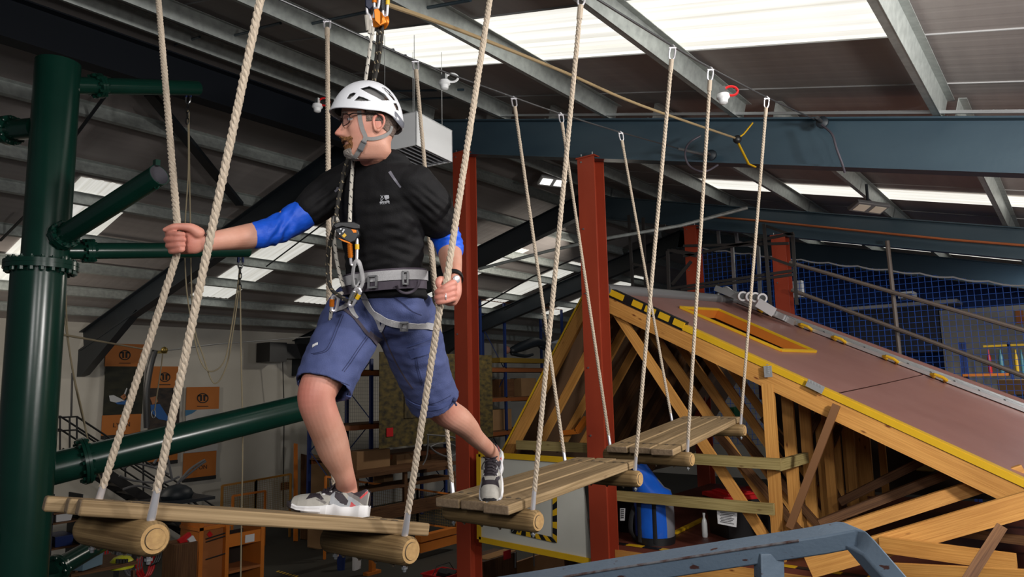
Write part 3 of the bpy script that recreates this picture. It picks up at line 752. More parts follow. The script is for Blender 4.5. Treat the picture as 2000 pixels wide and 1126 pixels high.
# trusses: a row of six frames going back under the board
def on_g(px, py, X): return onX(px, py, X)
def member(name, a, b, w_, h, m=M_pine, up=V((1, 0, 0))):
    mb = MB(); mb.beam(a, b, w_, h, up=up); return mb.build(name, m, rig, smooth=False)
G = HC - 1.87
def tr(p, dx): return V((p[0] + dx, p[1], p[2]))
lo = on_g(992, 882, XG)
apex = RA.copy()
for i in range(7):
    dx = i * 0.62
    a = tr(apex, dx) - nR * 0.13; b = tr(RE2, dx) - nR * 0.13
    member('rafter', tr(a, 0.03), tr(b, 0.03), 0.19, 0.055)
    # posts of every frame: they read as a row of uprights through the first bay
    for (px0, py0, px1) in ((1497, 738, 1519),):
        t_ = on_g(px0, py0, XG); f_b = on_g(px1, 1005, XG)
        yy = t_.y - 0.0
        zt_ = apex.z + (RE.z - apex.z) * (apex.y - yy) / (apex.y - RE.y) - 0.2
        member('post', V((XG + dx + 0.03, yy, G - 0.4)), V((XG + dx + 0.03, yy, zt_)), 0.125, 0.05)
    if i < 5:
        p0, p1 = on_g(1196, 605, XG), on_g(1505, 1075, XG)
        member('strut', tr(p0, dx + 0.08), tr(p1, dx + 0.08), 0.115, 0.045)
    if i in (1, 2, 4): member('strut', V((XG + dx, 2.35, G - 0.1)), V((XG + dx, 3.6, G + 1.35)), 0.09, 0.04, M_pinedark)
# left slope: verge rafter with yellow edge, one more behind, and an inner frame
l0, l1 = on_g(1150, 585, XG + 0.02), on_g(992, 888, XG + 0.02)
member('rafter', l0, l1, 0.16, 0.06)
nl = (l1 - l0).normalized().cross(V((1, 0, 0))).normalized()
if nl.z < 0: nl = -nl
mb = MB(); mb.beam(l0 + nl * 0.09, l1 + nl * 0.09, 0.06, 0.035, up=nl); mb.build('verge_trim', M_yellow, rig)
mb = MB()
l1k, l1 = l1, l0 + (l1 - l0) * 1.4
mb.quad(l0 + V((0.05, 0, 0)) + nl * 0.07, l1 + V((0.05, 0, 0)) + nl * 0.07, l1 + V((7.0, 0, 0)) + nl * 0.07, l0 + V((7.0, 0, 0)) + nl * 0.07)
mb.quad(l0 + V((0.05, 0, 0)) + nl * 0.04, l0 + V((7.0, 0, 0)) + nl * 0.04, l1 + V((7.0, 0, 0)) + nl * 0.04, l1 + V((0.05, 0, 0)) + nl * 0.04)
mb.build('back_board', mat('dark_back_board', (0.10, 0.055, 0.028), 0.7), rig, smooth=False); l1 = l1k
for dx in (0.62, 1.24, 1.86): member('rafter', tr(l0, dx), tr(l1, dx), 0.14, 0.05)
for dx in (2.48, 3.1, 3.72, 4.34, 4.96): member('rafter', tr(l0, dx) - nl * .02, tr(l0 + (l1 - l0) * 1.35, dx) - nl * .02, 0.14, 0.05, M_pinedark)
for (a, b, X) in (((1060, 848), (1128, 842), 9.0), ((1128, 842), (1146, 815), 9.0)): member('opening_sill', on_g(*a, X), on_g(*b, X), 0.07, 0.10, M_orange)
# long low rafters of the return slope at lower right, and the dark brace
for (a, b, da, db, hh, m) in (((1580, 1106), (2080, 962), 6.5, 5.7, 0.19, M_pine), ((1590, 1052), (2000, 920), 7.1, 6.6, 0.13, M_pine), ((1600, 1022), (1900, 905), 7.6, 7.3, 0.09, M_pinedark), ((1640, 980), (1800, 900), 8.2, 7.9, 0.09, M_pinedark),
                            ((1720, 1062), (1985, 1098), 6.2, 5.5, 0.13, M_pine), ((1740, 1112), (2020, 1128), 6.0, 5.2, 0.11, M_pine), ((1800, 1030), (2040, 1060), 6.6, 5.9, 0.07, M_pinedark)):
    member('rafter', P(*a, da), P(*b, db), 0.06, hh, m, up=V((0, 0, 1)))
member('brace', on_g(1634, 790, XG - 0.06), on_g(1542, 1030, XG - 0.06), 0.075, 0.03, mat('brown_brace', (0.20, 0.09, 0.035), 0.6))
member('brace', P(1955, 1030, 5.1), P(1885, 1140, 4.8), 0.07, 0.05, M_pinedark)
# posts of the return frames, seen stepping back
for (px, top, bot, d, w_) in ((1612, 790, 1000, 8.8, .11), (1655, 800, 985, 9.6, .11), (1688, 812, 965, 10.4, .10), (1718, 822, 960, 11.2, .10), (1748, 835, 940, 12.0, .1)):
    a = P(px, top, d); member('post', V((a.x, a.y, P(px, bot, d).z)), a, w_, 0.05)
for (a, b, d) in (((1573, 858), (1605, 800), 8.9), ((1640, 830), (1590, 945), 9.2), ((1620, 940), (1655, 1010), 9.0)): member('strut', P(*a, d), P(*b, d), 0.09, 0.045, M_pinedark)
# nail plates
for (px, py, px2, py2, X, w_) in ((1499, 714, 1501, 736, XG - 0.045, .085), (1576, 746, 1608, 762, XG - 0.05, .08)):
    a, b = on_g(px, py, X), on_g(px2, py2, X); mb = MB(); mb.beam(a, b, w_, 0.006, up=V((1, 0, 0)))
    for k in range(5): mb.beam(a.lerp(b, 0.1 + k * .18) + V((-0.005, 0, .03)), a.lerp(b, 0.18 + k * .18) + V((-0.005, 0, .03)), 0.02, 0.006, up=V((1, 0, 0)))
    mb.build('nail_plate', M_plate, rig, smooth=False)
# pale treated rails in front of the gable
t = thing('guard_rail', onX(1360, 900, XG - 0.13), 'pale treated timber guard rails across the front of the roof rig', 'guard rail')
for (a, b, m) in (((1010, 868), (1150, 874), M_treated), ((1205, 886), (1525, 906), M_treated), ((1520, 908), (1575, 893), M_treated), ((1205, 967), (1512, 994), M_treated)):
    Xb = XG - 0.13
    pa, pb = onX(*a, Xb), onX(*b, Xb + (0.9 if a[0] == 1520 else 0))
    mb = MB(); mb.beam(pa, pb, 0.05, 0.115); mb.build('rail', m, t, smooth=False)
# platform with hazard edge
t = thing('platform', V((XG, 3.0, G)), 'red-brown timber platform floor under the roof rig', 'platform')
mb = MB(); mb.box2((7.62, -1.0, G - 0.06), (13.0, 5.6, G)); mb.build('deck', mat('worn_red_floor', (0.15, 0.035, 0.02), 0.5, 0, (0.10, 0.03, 0.018), (2, 2, 2)), t)
mb = MB(); mb.box2((7.60, -1.0, G - 0.45), (7.66, 4.5, G - 0.06)); mb.build('fascia', M_pine, t)
mb = MB()
for k in range(26):
    y0 = -1.0 + k * 0.215
    mb.box2((7.612, y0, G + 0.001), (7.70, y0 + 0.2, G + 0.006), k % 2)
mb.build('hazard_edge', [M_yellow, M_black], t)
mb = MB()
for y in (-0.8, 1.2, 3.2, 5.3):
    for x in (7.8, 10.5): mb.box2((x, y - .06, 0), (x + .12, y + .06, G - 0.06))
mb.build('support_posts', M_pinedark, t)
# ------------------------------------------------------------------ things on the platform
# blue roll-top kit bag
bb = onZ(1280, 1058, G); sc = 1400 / pix(bb)[2]
t = thing('kit_bag', bb, 'tall blue and grey roll-top kit bag standing on the platform', 'bag')
ex = V((CR.x, CR.y, 0)).normalized(); ey = V((CF.x, CF.y, 0)).normalized()
r0 = 38 / sc
def bagring(mb, h, r, fx=1.0, fy=1.0, off=(0, 0), tilt=0.0, n=28):
    i0 = len(mb.v)
    for k in range(n):
        a = 2 * PI * k / n; wv = 1 + 0.035 * math.sin(5 * a + h * 9) * (1 if h > 0.4 else 0.4)
        p = bb + ex * (math.cos(a) * r * fx * wv + off[0]) + ey * (math.sin(a) * r * fy * wv + off[1]) + V((0, 0, h + tilt * math.cos(a) * r))
        mb.v.append(p)
    return i0
prof = [(0.0, r0 * .9, 1, 1, 0), (0.03, r0, 1, 1, 0), (0.2, r0 * 1.03, 1, 1, 0), (0.38, r0 * 1.01, 1, 1, 0), (0.52, r0 * 1.0, 1, 1, -0.0), (0.60, r0 * 0.98, 1, .9, -.01), (0.68, r0 * 0.84, 1, .75, -.05), (0.77, r0 * 0.66, 1, .55, -.09), (0.86, r0 * 0.50, 1, .4, -.13), (0.93, r0 * 0.40, 1, .3, -.16)]
mb = MB(); n = 28; rs = []
for (h, r, fx, fy, ox) in prof: rs.append(bagring(mb, h * 1.0, r, fx, fy, (ox, 0), -0.25 if h > .6 else 0))
for i in range(len(rs) - 1):
    for k in range(n):
        k2 = (k + 1) % n; a = 2 * PI * (k + .5) / n
        right = -1.15 < ((a + PI) % (2 * PI) - PI) < 1.3 and prof[i][0] < 0.75
        right = right and not (prof[i][0] >= 0.52 and ((a + PI) % (2 * PI) - PI) < -0.5)
        mi = 2 if prof[i][0] < 0.03 or (prof[i][0] < 0.1 and False) else (1 if right else 0)
        mb.face((rs[i] + k, rs[i] + k2, rs[i + 1] + k2, rs[i + 1] + k), mi)
mb.cap(rs[0], n, 2, True); mb.cap(rs[-1], n, 0)
M_bagblue = mat('blue_tarpaulin', (0.012, 0.12, 0.62), 0.28, 0, (0.008, 0.09, 0.50), (9, 9, 5), 0.3, 0.25, (14, 14, 9))
M_baggrey = mat('grey_tarpaulin', (0.17, 0.17, 0.19), 0.4, 0, (0.21, 0.21, 0.23), (9, 9, 5), 0.3, 0.2, (14, 14, 9))
mb.build('sack', [M_bagblue, M_baggrey, M_black], t, smooth=True)
mb = MB(); i0 = bagring(mb, -0.0 + 0.001, r0 * 1.02); i1 = bagring(mb, 0.085, r0 * 1.045); i2 = bagring(mb, 0.085, r0 * 1.0)
mb.skin(i0, i1, n); mb.skin(i1, i2, n); mb.cap(i0, n, 0, True); mb.build('base', M_black, t)
for a0 in (-1.75, -2.55):
    mb = MB()
    pts = [bb + ex * math.cos(a0) * r0 * 1.06 + ey * math.sin(a0) * r0 * 1.06 + V((0, 0, h)) for h in (0.03, 0.2, 0.38, 0.55)]
    mb.tube(pts, 0.028, 8, flat=(1, .25), up=V((0, 0, 1))); mb.build('strap', M_blackcloth, t)
mb = MB(); mb.tube(smooth_path([bb + ex * -r0 * 1.0 + V((0, 0, .42)), bb + ex * -r0 * 1.25 - ey * .08 + V((0, 0, .3)), bb + ex * -r0 * 1.3 - ey * .1 + V((0, 0, .15)), bb + ex * -r0 * 1.0 + V((0, 0, .03))]), 0.03, 8, flat=(1, .3)); mb.build('shoulder_strap', M_blackcloth, t)
# black crate with red lid
def crate(base, w_, dp, h, rz, lab, lid):
    t = thing('storage_crate', base, lab, 'crate')
    ax = (V((math.cos(rz), math.sin(rz), 0)), V((-math.sin(rz), math.cos(rz), 0)), UZ)
    mb = MB(); i0 = []
    for z, k in ((0, .9), (h * .9, 1.0), (h * .9, 1.05), (h, 1.05)):
        i0.append(len(mb.v)); mb.v += [base + ax[0] * x * w_ / 2 * k + ax[1] * y * dp / 2 * k + V((0, 0, z)) for x, y in ((-1, -1), (1, -1), (1, 1), (-1, 1))]
    for a, b in zip(i0, i0[1:]): mb.skin(a, b, 4)
    mb.cap(i0[0], 4, 0, True); mb.cap(i0[-1], 4); mb.build('tub', M_black, t, bevel=0.01)
    mb = MB(); mb.box(base + V((0, 0, h + .02)), (w_ * 1.08, dp * 1.08, .05), axes=ax); mb.box(base + V((0, 0, h + .055)), (w_ * .8, dp * .8, .03), axes=ax)
    for s in (-.6, 0, .6): mb.box(base + ax[0] * s * w_ / 2 + V((0, 0, h + .075)), (.06, dp * .75, .02), axes=ax)
    mb.build('lid', lid, t, bevel=0.008)
    return t, ax
cb = onZ(1437, 1050, G) + V((0.25, 0, 0))
t, ax = crate(cb, 0.72, 0.5, 0.46, math.atan2(-0.62, 0.79), 'black storage crate with a red lid and a white notice', M_redplastic)
mb = MB(); q = cb - ey * 0.33 + ex * 0.0
n_ = [onX(1400, 995, 7.72), onX(1440, 999, 7.72), onX(1438, 1029, 7.72), onX(1402, 1022, 7.72)]
mb.poly(n_, 0); mb.poly([p + V((.004, 0, 0)) for p in reversed(n_)], 0)
for k in range(7):
    f = .15 + k * .11; a = n_[0].lerp(n_[3], f).lerp(n_[1].lerp(n_[2], f), .15 + .05 * (k % 2)); b = n_[0].lerp(n_[3], f).lerp(n_[1].lerp(n_[2], f), .88 - .07 * (k % 3)); mb.beam(a - V((.003, 0, 0)), b - V((.003, 0, 0)), .007, .002, 1, up=V((1, 0, 0)))
mb.build('notice', [M_paper, M_grey], t, label='white printed notice')
# second black tub at left, by the column
bx = onZ(1216, 1040, G)
t, ax = crate(bx + V((0.15, 0, 0)), 0.25, 0.4, 0.58, 0.0, 'narrow black case with a barcode label half behind the red column', M_black)
mb = MB(); n_ = [onX(1211, 992, 7.74), onX(1221, 992, 7.74), onX(1220, 1016, 7.74), onX(1211, 1016, 7.74)]; mb.poly(n_); mb.poly([p + V((.003, 0, 0)) for p in reversed(n_)])
for k in range(5): mb.beam(n_[0].lerp(n_[3], .12 + k * .16) + V((-.003, -.012, 0)), n_[1].lerp(n_[2], .12 + k * .16) + V((-.003, .012, 0)), .012, .002, 1, up=V((1, 0, 0)))
mb.build('label_sticker', [M_paper, M_black], t)
# drinks bottle beside the crate
p = onZ(1377, 1048, G); mb = MB(); mb.lathe(p, [(.03, 0), (.035, .02), (.035, .16), (.028, .2), (.014, .23), (.014, .26), (.017, .26), (.017, .285)], n=14)
mb.build('drinks_bottle', mat('clear_plastic', (.55, .56, .56), .15), label='clear plastic bottle standing left of the black crate', cat='bottle')
# plank lying on the platform
mb = MB(); mb.beam(onZ(1318, 1040, G + .02), onZ(1375, 1012, G + .02), .06, .03); mb.build('timber_offcut', M_yellow, label='yellow strip of wood lying on the platform behind the bag', cat='timber')
# ------------------------------------------------------------------ white panel with hazard square between the red columns
Xp = 7.42
wp = [onX(936, 886, Xp), onX(1132, 899, Xp), onX(1157, 1096, Xp), onX(937, 1052, Xp)]
t = thing('hazard_board', wp[3], 'white board with yellow border and hazard square between two red columns', 'panel')
def slab(mb, pts, dx, mi=0):
    mb.hexa([pts[3], pts[2], pts[2] + V((dx, 0, 0)), pts[3] + V((dx, 0, 0)), pts[0], pts[1], pts[1] + V((dx, 0, 0)), pts[0] + V((dx, 0, 0))], mi)
mb = MB(); slab(mb, wp, 0.03); mb.build('board', mat('cream_board', (.56, .55, .49), .5, 0, (.62, .61, .55), (3, 3, 3)), t, smooth=False)
mb = MB()
for i in (0, 2, 3): mb.beam(wp[i] + V((-.012, 0, 0)), wp[(i + 1) % 4] + V((-.012, 0, 0)), .07, .014, up=V((1, 0, 0)))
mb.build('border', M_yellow, t)
q = [(997, 938), (1088, 950), (1088, 1060), (998, 1040)]
q = [onX(*a, Xp - .012) for a in q]
mb = MB()
for i in range(4):
    a, b = q[i], q[(i + 1) % 4]; L = (b - a).length; nst = int(L / .075); cen = sum(q, V((0, 0, 0))) / 4
    ins = lambda p_: p_ + (cen - p_).normalized() * .09
    for k in range(nst):
        f0, f1 = k / nst, (k + 1) / nst; sh = .35 / nst
        mb.quad(a.lerp(b, f0), a.lerp(b, f1), ins(a).lerp(ins(b), min(f1 + sh, 1)), ins(a).lerp(ins(b), min(f0 + sh, 1)), k % 2)
mb.build('hazard_tape', [M_black, M_yellow], t, label='yellow and black hazard tape square')
# ------------------------------------------------------------------ painted steel handrail in the foreground
M_rail = mat('chipped_blue_grey_paint', (0.095, 0.135, 0.185), 0.5, 0, (0.12, 0.165, 0.22), (5, 5, 5), 0.3, 0.15, (50, 50, 50))
nt = M_rail.node_tree; N = nt.nodes; L_ = nt.links
tc = N.new('ShaderNodeTexCoord'); mp = N.new('ShaderNodeMapping'); mp.inputs['Scale'].default_value = (12, 12, 40)
L_.new(tc.outputs['Object'], mp.inputs[0]); nz = N.new('ShaderNodeTexNoise'); nz.inputs['Scale'].default_value = 1; nz.inputs['Detail'].default_value = 6; L_.new(mp.outputs[0], nz.inputs['Vector'])
rpn = N.new('ShaderNodeValToRGB'); rpn.color_ramp.elements[0].position = .65; rpn.color_ramp.elements[0].color = (0, 0, 0, 1); rpn.color_ramp.elements[1].position = .68; rpn.color_ramp.elements[1].color = (1, 1, 1, 1); L_.new(nz.outputs['Fac'], rpn.inputs[0])
mx = N.new('ShaderNodeMix'); mx.data_type = 'RGBA'; mx.inputs[7].default_value = (.05, .018, .016, 1)
b = N['Principled BSDF']; src = b.inputs['Base Color'].links[0].from_socket
L_.new(rpn.outputs[0], mx.inputs[0]); L_.new(src, mx.inputs[6]); L_.new(mx.outputs[2], b.inputs['Base Color'])
t = thing('steel_handrail', P(1400, 1100, 2.3), 'chipped blue-grey steel handrail crossing the bottom right corner', 'handrail')
fr = [(900, 1155, 2.95), (1200, 1108, 2.72), (1440, 1071, 2.55), (1608, 1046, 2.42), (1672, 1034, 2.37), (1692, 1036, 2.34), (1712, 1056, 2.27), (1790, 1145, 2.05)]
def sweep(mb, path, hpx, dep, mi=0):
    """box section following a pixel path of its top front edge; hpx = face height in pixels"""
    rings = []
    for i, (px, py, d) in enumerate(path):
        a = V((path[max(i - 1, 0)][0], path[max(i - 1, 0)][1])); c = V((path[min(i + 1, len(path) - 1)][0], path[min(i + 1, len(path) - 1)][1]))
        tg = (c - a).normalized(); nn = V((-tg.y, tg.x))
        p = P(px, py, d); q = P(px + nn.x * hpx, py + nn.y * hpx, d)
        bk = V((CF.x, CF.y, 0)).normalized() * dep
        rings.append(len(mb.v)); mb.v += [p, q, q + bk, p + bk]
    for a, b in zip(rings, rings[1:]): mb.skin(a, b, 4, mi)
    mb.cap(rings[0], 4, mi, True); mb.cap(rings[-1], 4, mi)
mb = MB(); sweep(mb, fr, 37, 0.15); mb.build('top_rail', M_rail, t, bevel=0.006)
mb = MB(); sweep(mb, [(1532, 1080, 2.50), (1534, 1180, 2.45)], 46, 0.08); mb.build('post', M_rail, t, bevel=0.004)
mb = MB(); mb.tube([P(x, y + 1, d) for x, y, d in ((1100, 1125, 2.79), (1200, 1109, 2.72), (1440, 1072, 2.55), (1560, 1054, 2.455))], .0045, 8); mb.build('rust_edge', mat('rusty_edge', (.055, .022, .018), .8, 0, (.13, .13, .14), (30, 30, 30), .12), t, label='rusty worn top edge')
# ------------------------------------------------------------------ green steel climbing pole
t = thing('climbing_pole', V((0, 0, 0)) + onY(98, 300, 7.57) * 1.0 - V((0, 0, onY(98, 300, 7.57).z)), 'thick dark green steel climbing pole with bolted arms at left', 'climbing pole')
pc = onY(96, 300, 7.57); pd = pix(pc)[2]; PR = 0.196
fz = P(80, 525, pd).z; pt_ = P(105, 112, pd).z
off = CR * 0.03
up_c = V((pc.x, pc.y, 0)) + off; lo_c = V((pc.x, pc.y, 0)) - off * 0.6
mb = MB(); mb.cyl(V((up_c.x, up_c.y, fz)), V((up_c.x, up_c.y, pt_)), PR, 40); mb.build('upper_pole', M_green, t)
mb = MB(); mb.cyl(V((lo_c.x, lo_c.y, 0)), V((lo_c.x, lo_c.y, fz - .02)), PR * 1.16, 40); mb.build('lower_pole', M_green, t)
mb = MB(); c = V((pc.x, pc.y, fz)); mb.lathe(c, [(PR * 1.56, -.04), (PR * 1.56, -.003), (PR * 1.52, -.003), (PR * 1.52, .003), (PR * 1.56, .003), (PR * 1.56, .04)], n=40); fl = mb.build('flange', M_green, t)
mb = MB()
for k in range(20):
    a = 2 * PI * k / 20; q = c + V((math.cos(a), math.sin(a), 0)) * PR * 1.38
    mb.lathe(q, [(.012, -.075), (.024, -.07), (.024, -.04), (.024, .04), (.022, .056), (.012, .058), (.012, .07)], n=6)
mb.build('flange_bolt', M_green, fl, kind='stuff')
def pipe_arm(a, b, r, flange_at=None, open_end=False, name='arm', nb=10):
    a, b = V(a), V(b); d = (b - a).normalized()
    mb = MB()
    if open_end:
        tt, s, u = frame(d); n = 28
        ro = [mb.ring(a, s, u, r, None, n), mb.ring(b, s, u, r, None, n), mb.ring(b, s, u, r * .93, None, n), mb.ring(b - d * .5, s, u, r * .93, None, n)]
        for i in range(3): mb.skin(ro[i], ro[i + 1], n, 1 if i == 2 else 0)
        mb.cap(ro[3], n, 1); mb.cap(ro[0], n, 0, True)
        o = mb.build(name, [M_green, mat('pale_pipe_inside', (.20, .19, .22), .6)], t)
    else:
        mb.cyl(a, b, r, 28); o = mb.build(name, M_green, t)
    if flange_at is not None:
        f = a + d * flange_at; mb = MB(); mb.lathe(f, [(r * 1.45, -.03), (r * 1.45, -.003), (r * 1.4, -.003), (r * 1.4, .003), (r * 1.45, .003), (r * 1.45, .03)], axis=d, n=32); fo = mb.build('flange', M_green, t)
        tt, s, u = frame(d); mb = MB()
        for k in range(nb):
            q = f + s * math.cos(2 * PI * k / nb) * r * 1.25 + u * math.sin(2 * PI * k / nb) * r * 1.25
            mb.lathe(q, [(.010, -.06), (.019, -.055), (.019, .05), (.010, .06)], axis=d, n=6)
        mb.build('flange_bolt', M_green, fo, kind='stuff')
    return o
pipe_arm(P(96, 478, pd - .1), P(311, 341, pd - .75), .092, .24, True)
mb = MB(); e_ = P(306, 318, pd - .75); mb.box(e_, (.04, .05, .05)); mb.tube([P(306, 362, pd - .75) + CR * .02 * math.cos(a) + UZ * .03 * math.sin(a) for a in [2 * PI * k / 10 for k in range(10)]], .006, 6, closed=True); mb.build('end_lug', M_green, t)
pipe_arm(P(110, 490, pd + .05), P(485, 488, pd + 1.5), .082, .28)
pipe_arm(P(115, 166, pd + .05), P(385, 172, pd + 1.6), .085, .42)
pipe_arm(P(70, 250, pd), P(-60, 262, pd + .3), .10, .35)
pipe_arm(P(40, 930, pd + .1), P(620, 788, pd + 2.2), .165, .55, name='brace_pipe', nb=14)
pipe_arm(P(62, 1045, pd - .2), P(-70, 1055, pd - .75), .17, .12, nb=14)
t = thing('ground_pipe', P(150, 1080, 8.5), 'short dark green pipe slanting up under the nearest bridge step', 'pipe')
pipe_arm(P(96, 1118, 8.2), P(215, 1050, 9.4), .115, .1)
mb = MB(); mb.cyl(P(96, 1118, 8.2) * 1.0, V((P(96, 1118, 8.2).x, P(96, 1118, 8.2).y, 0.0)), .12, 20); mb.build('stub', M_green, t)

# dark partition added to darken the view through the trusses
mb = MB(); mb.hexa([V((13.3, -1.5, G)), V((13.4, -1.5, G)), V((13.4, 4.4, G)), V((13.3, 4.4, G)), V((13.3, -1.5, G + .1)), V((13.4, -1.5, G + .1)), V((13.4, 4.4, HC + .95)), V((13.3, 4.4, HC + .95))]); mb.build('backdrop', mat('dark_backdrop', (.025, .016, .010), .8, 0, (.05, .03, .02), (3, 3, 3)), label='added dark partition behind the timber posts', cat='backdrop')
# ------------------------------------------------------------------ the man
def solid(mb, voxel, smooth=3, fac=0.5):
    """union of closed shells as one continuous mesh"""
    me = mb.mesh('tmp', [], V((0, 0, 0)), False)
    o = bpy.data.objects.new('tmp', me); COL.objects.link(o)
    r = o.modifiers.new('r', 'REMESH'); r.mode = 'VOXEL'; r.voxel_size = voxel; r.adaptivity = 0
    if smooth:
        s = o.modifiers.new('s', 'SMOOTH'); s.factor = fac; s.iterations = smooth
    dg = bpy.context.evaluated_depsgraph_get(); dg.update()
    out = bpy.data.meshes.new_from_object(o.evaluated_get(dg))
    bpy.data.objects.remove(o); bpy.data.meshes.remove(me)
    return out
def mesh_obj(name, me, mats, parent, disp=None, **kw):
    if disp:
        ns = [(v.co.copy(), v.normal.copy()) for v in me.vertices]
        for v, (c, n) in zip(me.vertices, ns): v.co = c + n * disp(c)
    bv = BVHTree.FromPolygons([v.co.copy() for v in me.vertices], [tuple(p.vertices) for p in me.polygons])
    for v in me.vertices: v.co -= ORG[parent]
    me.materials.clear()
    for m in (mats if isinstance(mats, list) else [mats]): me.materials.append(m)
    me.polygons.foreach_set('use_smooth', [True] * len(me.polygons)); me.name = name; me.update()
    o = bpy.data.objects.new(name, me); COL.objects.link(o); o.parent = parent; ORG[o] = ORG[parent]
    tag(o, **kw)
    return o, bv
def limb(mb, nodes, n=20, side=None, sub=5):
    """nodes: (px, py, depth, ra[, rb]); rounded closed loft, section turned so ra lies along `side`"""
    pts = [tuple(P(q[0], q[1], q[2])) + (q[3], q[4] if len(q) > 4 else q[3]) for q in nodes]
    loft(mb, pts, n, side, sub)
def loft(mb, pts, n=20, side=None, sub=5, capk=(.9, .9), tfix=None):
    c = catmull(pts, sub)
    P_ = [V(q[:3]) for q in c]; rings = []; m = len(P_); prev = None
    def put(p, t, ra, rb):
        nonlocal prev
        if tfix is not None: t = tfix
        if side is not None: s = side - t * side.dot(t)
        elif prev is None: s = frame(t, V((.2, .3, .9)))[1]
        else: s = prev - t * prev.dot(t)
        s.normalize(); prev = s
        rings.append(mb.ring(p, s, s.cross(t), ra, rb, n))
    t0 = (P_[1] - P_[0]).normalized(); t1 = (P_[-1] - P_[-2]).normalized()
    for k in (0.98, .75, .4): 
        h = math.sqrt(1 - k * k); put(P_[0] - t0 * c[0][4] * k * capk[0], t0, c[0][3] * h, c[0][4] * h)
    for i in range(m):
        t = (P_[min(i + 1, m - 1)] - P_[max(i - 1, 0)]).normalized(); put(P_[i], t, c[i][3], c[i][4])
    for k in (.4, .75, 0.98):
        h = math.sqrt(1 - k * k); put(P_[-1] + t1 * c[-1][4] * k * capk[1], t1, c[-1][3] * h, c[-1][4] * h)
    for a, b in zip(rings, rings[1:]): mb.skin(a, b, n)
    mb.cap(rings[0], n, 0, True); mb.cap(rings[-1], n)
def tube_hem(mb, pts, n=28, side=None, sub=5, wall=0.011, depth=0.09):
    """closed trouser-leg shell: outside down to the hem and back up inside"""
    c = catmull(pts, sub); Pn = [V(q[:3]) for q in c]; m = len(Pn); rings = []
    ts = [(Pn[min(i + 1, m - 1)] - Pn[max(i - 1, 0)]).normalized() for i in range(m)]
    prev = None
    def fr(i):
        t = ts[i]; s = side - t * side.dot(t); s.normalize(); return s, s.cross(t)
    for i in range(m):
        s, u = fr(i); rings.append(mb.ring(Pn[i], s, u, c[i][3], c[i][4], n))
    L = 0; i = m - 1
    while i >= 0 and L < depth:
        s, u = fr(i); rings.append(mb.ring(Pn[i], s, u, c[i][3] - wall, c[i][4] - wall, n))
        if i: L += (Pn[i] - Pn[i - 1]).length
        i -= 1
    for a, b in zip(rings, rings[1:]): mb.skin(a, b, n)
    mb.cap(rings[0], n, 0, True); mb.cap(rings[-1], n)
def cam_dir(x, y, z): return c2w((x, y, z)).normalized()
# --- feet first: the shoes fix where the ankles are
def step_plane(i):
    s = STEPS[i]; return s['A'] + s['up'] * (LOGR * 0.94 + PT), s['up']
def drop(p, i):
    o, n = step_plane(i); return p - n * (p - o).dot(n)
heel1 = drop(P(716, 1019, 2.70), 0); toe1 = drop(P(566, 1004, 2.70), 0)
f1 = (toe1 - heel1).normalized(); u1 = STEPS[0]['up'] - f1 * STEPS[0]['up'].dot(f1); u1.normalize()
o2, n2 = step_plane(1); dd = D(959, 974); toe2 = EYE + dd * ((o2 - EYE).dot(n2) / dd.dot(n2))
d2 = pix(toe2)[2]
heel2 = P(968, 888, d2 + 0.195)
f2 = (toe2 - heel2).normalized(); u2 = (V((0, 0, 1)) - CF * 0.3 + CR * -0.05); u2 = (u2 - f2 * u2.dot(f2)).normalized()
SHL = 0.295
def tab(xs, x):
    for (a, b), (c, d_) in zip(xs, xs[1:]):
        if x <= c: 
            t = (x - a) / (c - a); t = t * t * (3 - 2 * t) if False else t
            return b + (d_ - b) * t
    return xs[-1][1]
W_ = [(0, .027), (.03, .034), (.1, .040), (.25, .041), (.42, .041), (.6, .050), (.75, .054), (.87, .050), (.95, .041), (1, .026)]
H_ = [(0, .100), (.05, .118), (.12, .106), (.2, .096), (.29, .108), (.37, .122), (.45, .110), (.55, .092), (.7, .075), (.8, .070), (.88, .066), (.95, .058), (1, .044)]
S_ = [(0, .046), (.1, .044), (.22, .036), (.33, .034), (.43, .042), (.55, .032), (.7, .026), (.86, .024), (.94, .032), (1, .040)]
B_ = [(0, .006), (.06, .001), (.15, 0), (.7, 0), (.84, .002), (.93, .008), (1, .018)]
def inpoly(x, y, poly):
    c = False
    for i in range(len(poly)):
        (x1, y1), (x2, y2) = poly[i - 1], poly[i]
        if (y1 > y) != (y2 > y) and x < (x2 - x1) * (y - y1) / (y2 - y1) + x1: c = not c
    return c
ZONES = [(3, [(1480, 650), (1640, 745), (1470, 815)]), (1, [(1430, 485), (1790, 300), (1800, 400), (1660, 565)]), (3, [(1650, 570), (1800, 425), (1810, 470), (1690, 590)]),
         (1, [(1095, 465), (1260, 500), (1420, 640), (1400, 725), (1260, 690), (1105, 575)]), (1, [(860, 380), (1190, 240), (1390, 240), (1540, 400), (1350, 405), (1250, 495), (1095, 460), (1000, 555), (840, 525)]),
         (1, [(540, 540), (760, 525), (890, 630), (820, 645), (700, 600), (490, 655)]), (4, [(1390, 395), (1600, 400), (1830, 430), (1830, 740), (1640, 640), (1400, 540), (1330, 480)]), (2, [(1020, 520), (1090, 470), (1120, 600), (1400, 740), (1400, 540), (1700, 680), (1700, 840), (1250, 830), (1020, 700)]),
         (4, [(1010, 660), (1260, 800), (1200, 810), (1000, 730)]), (4, [(840, 640), (960, 680), (930, 720), (700, 640)])]
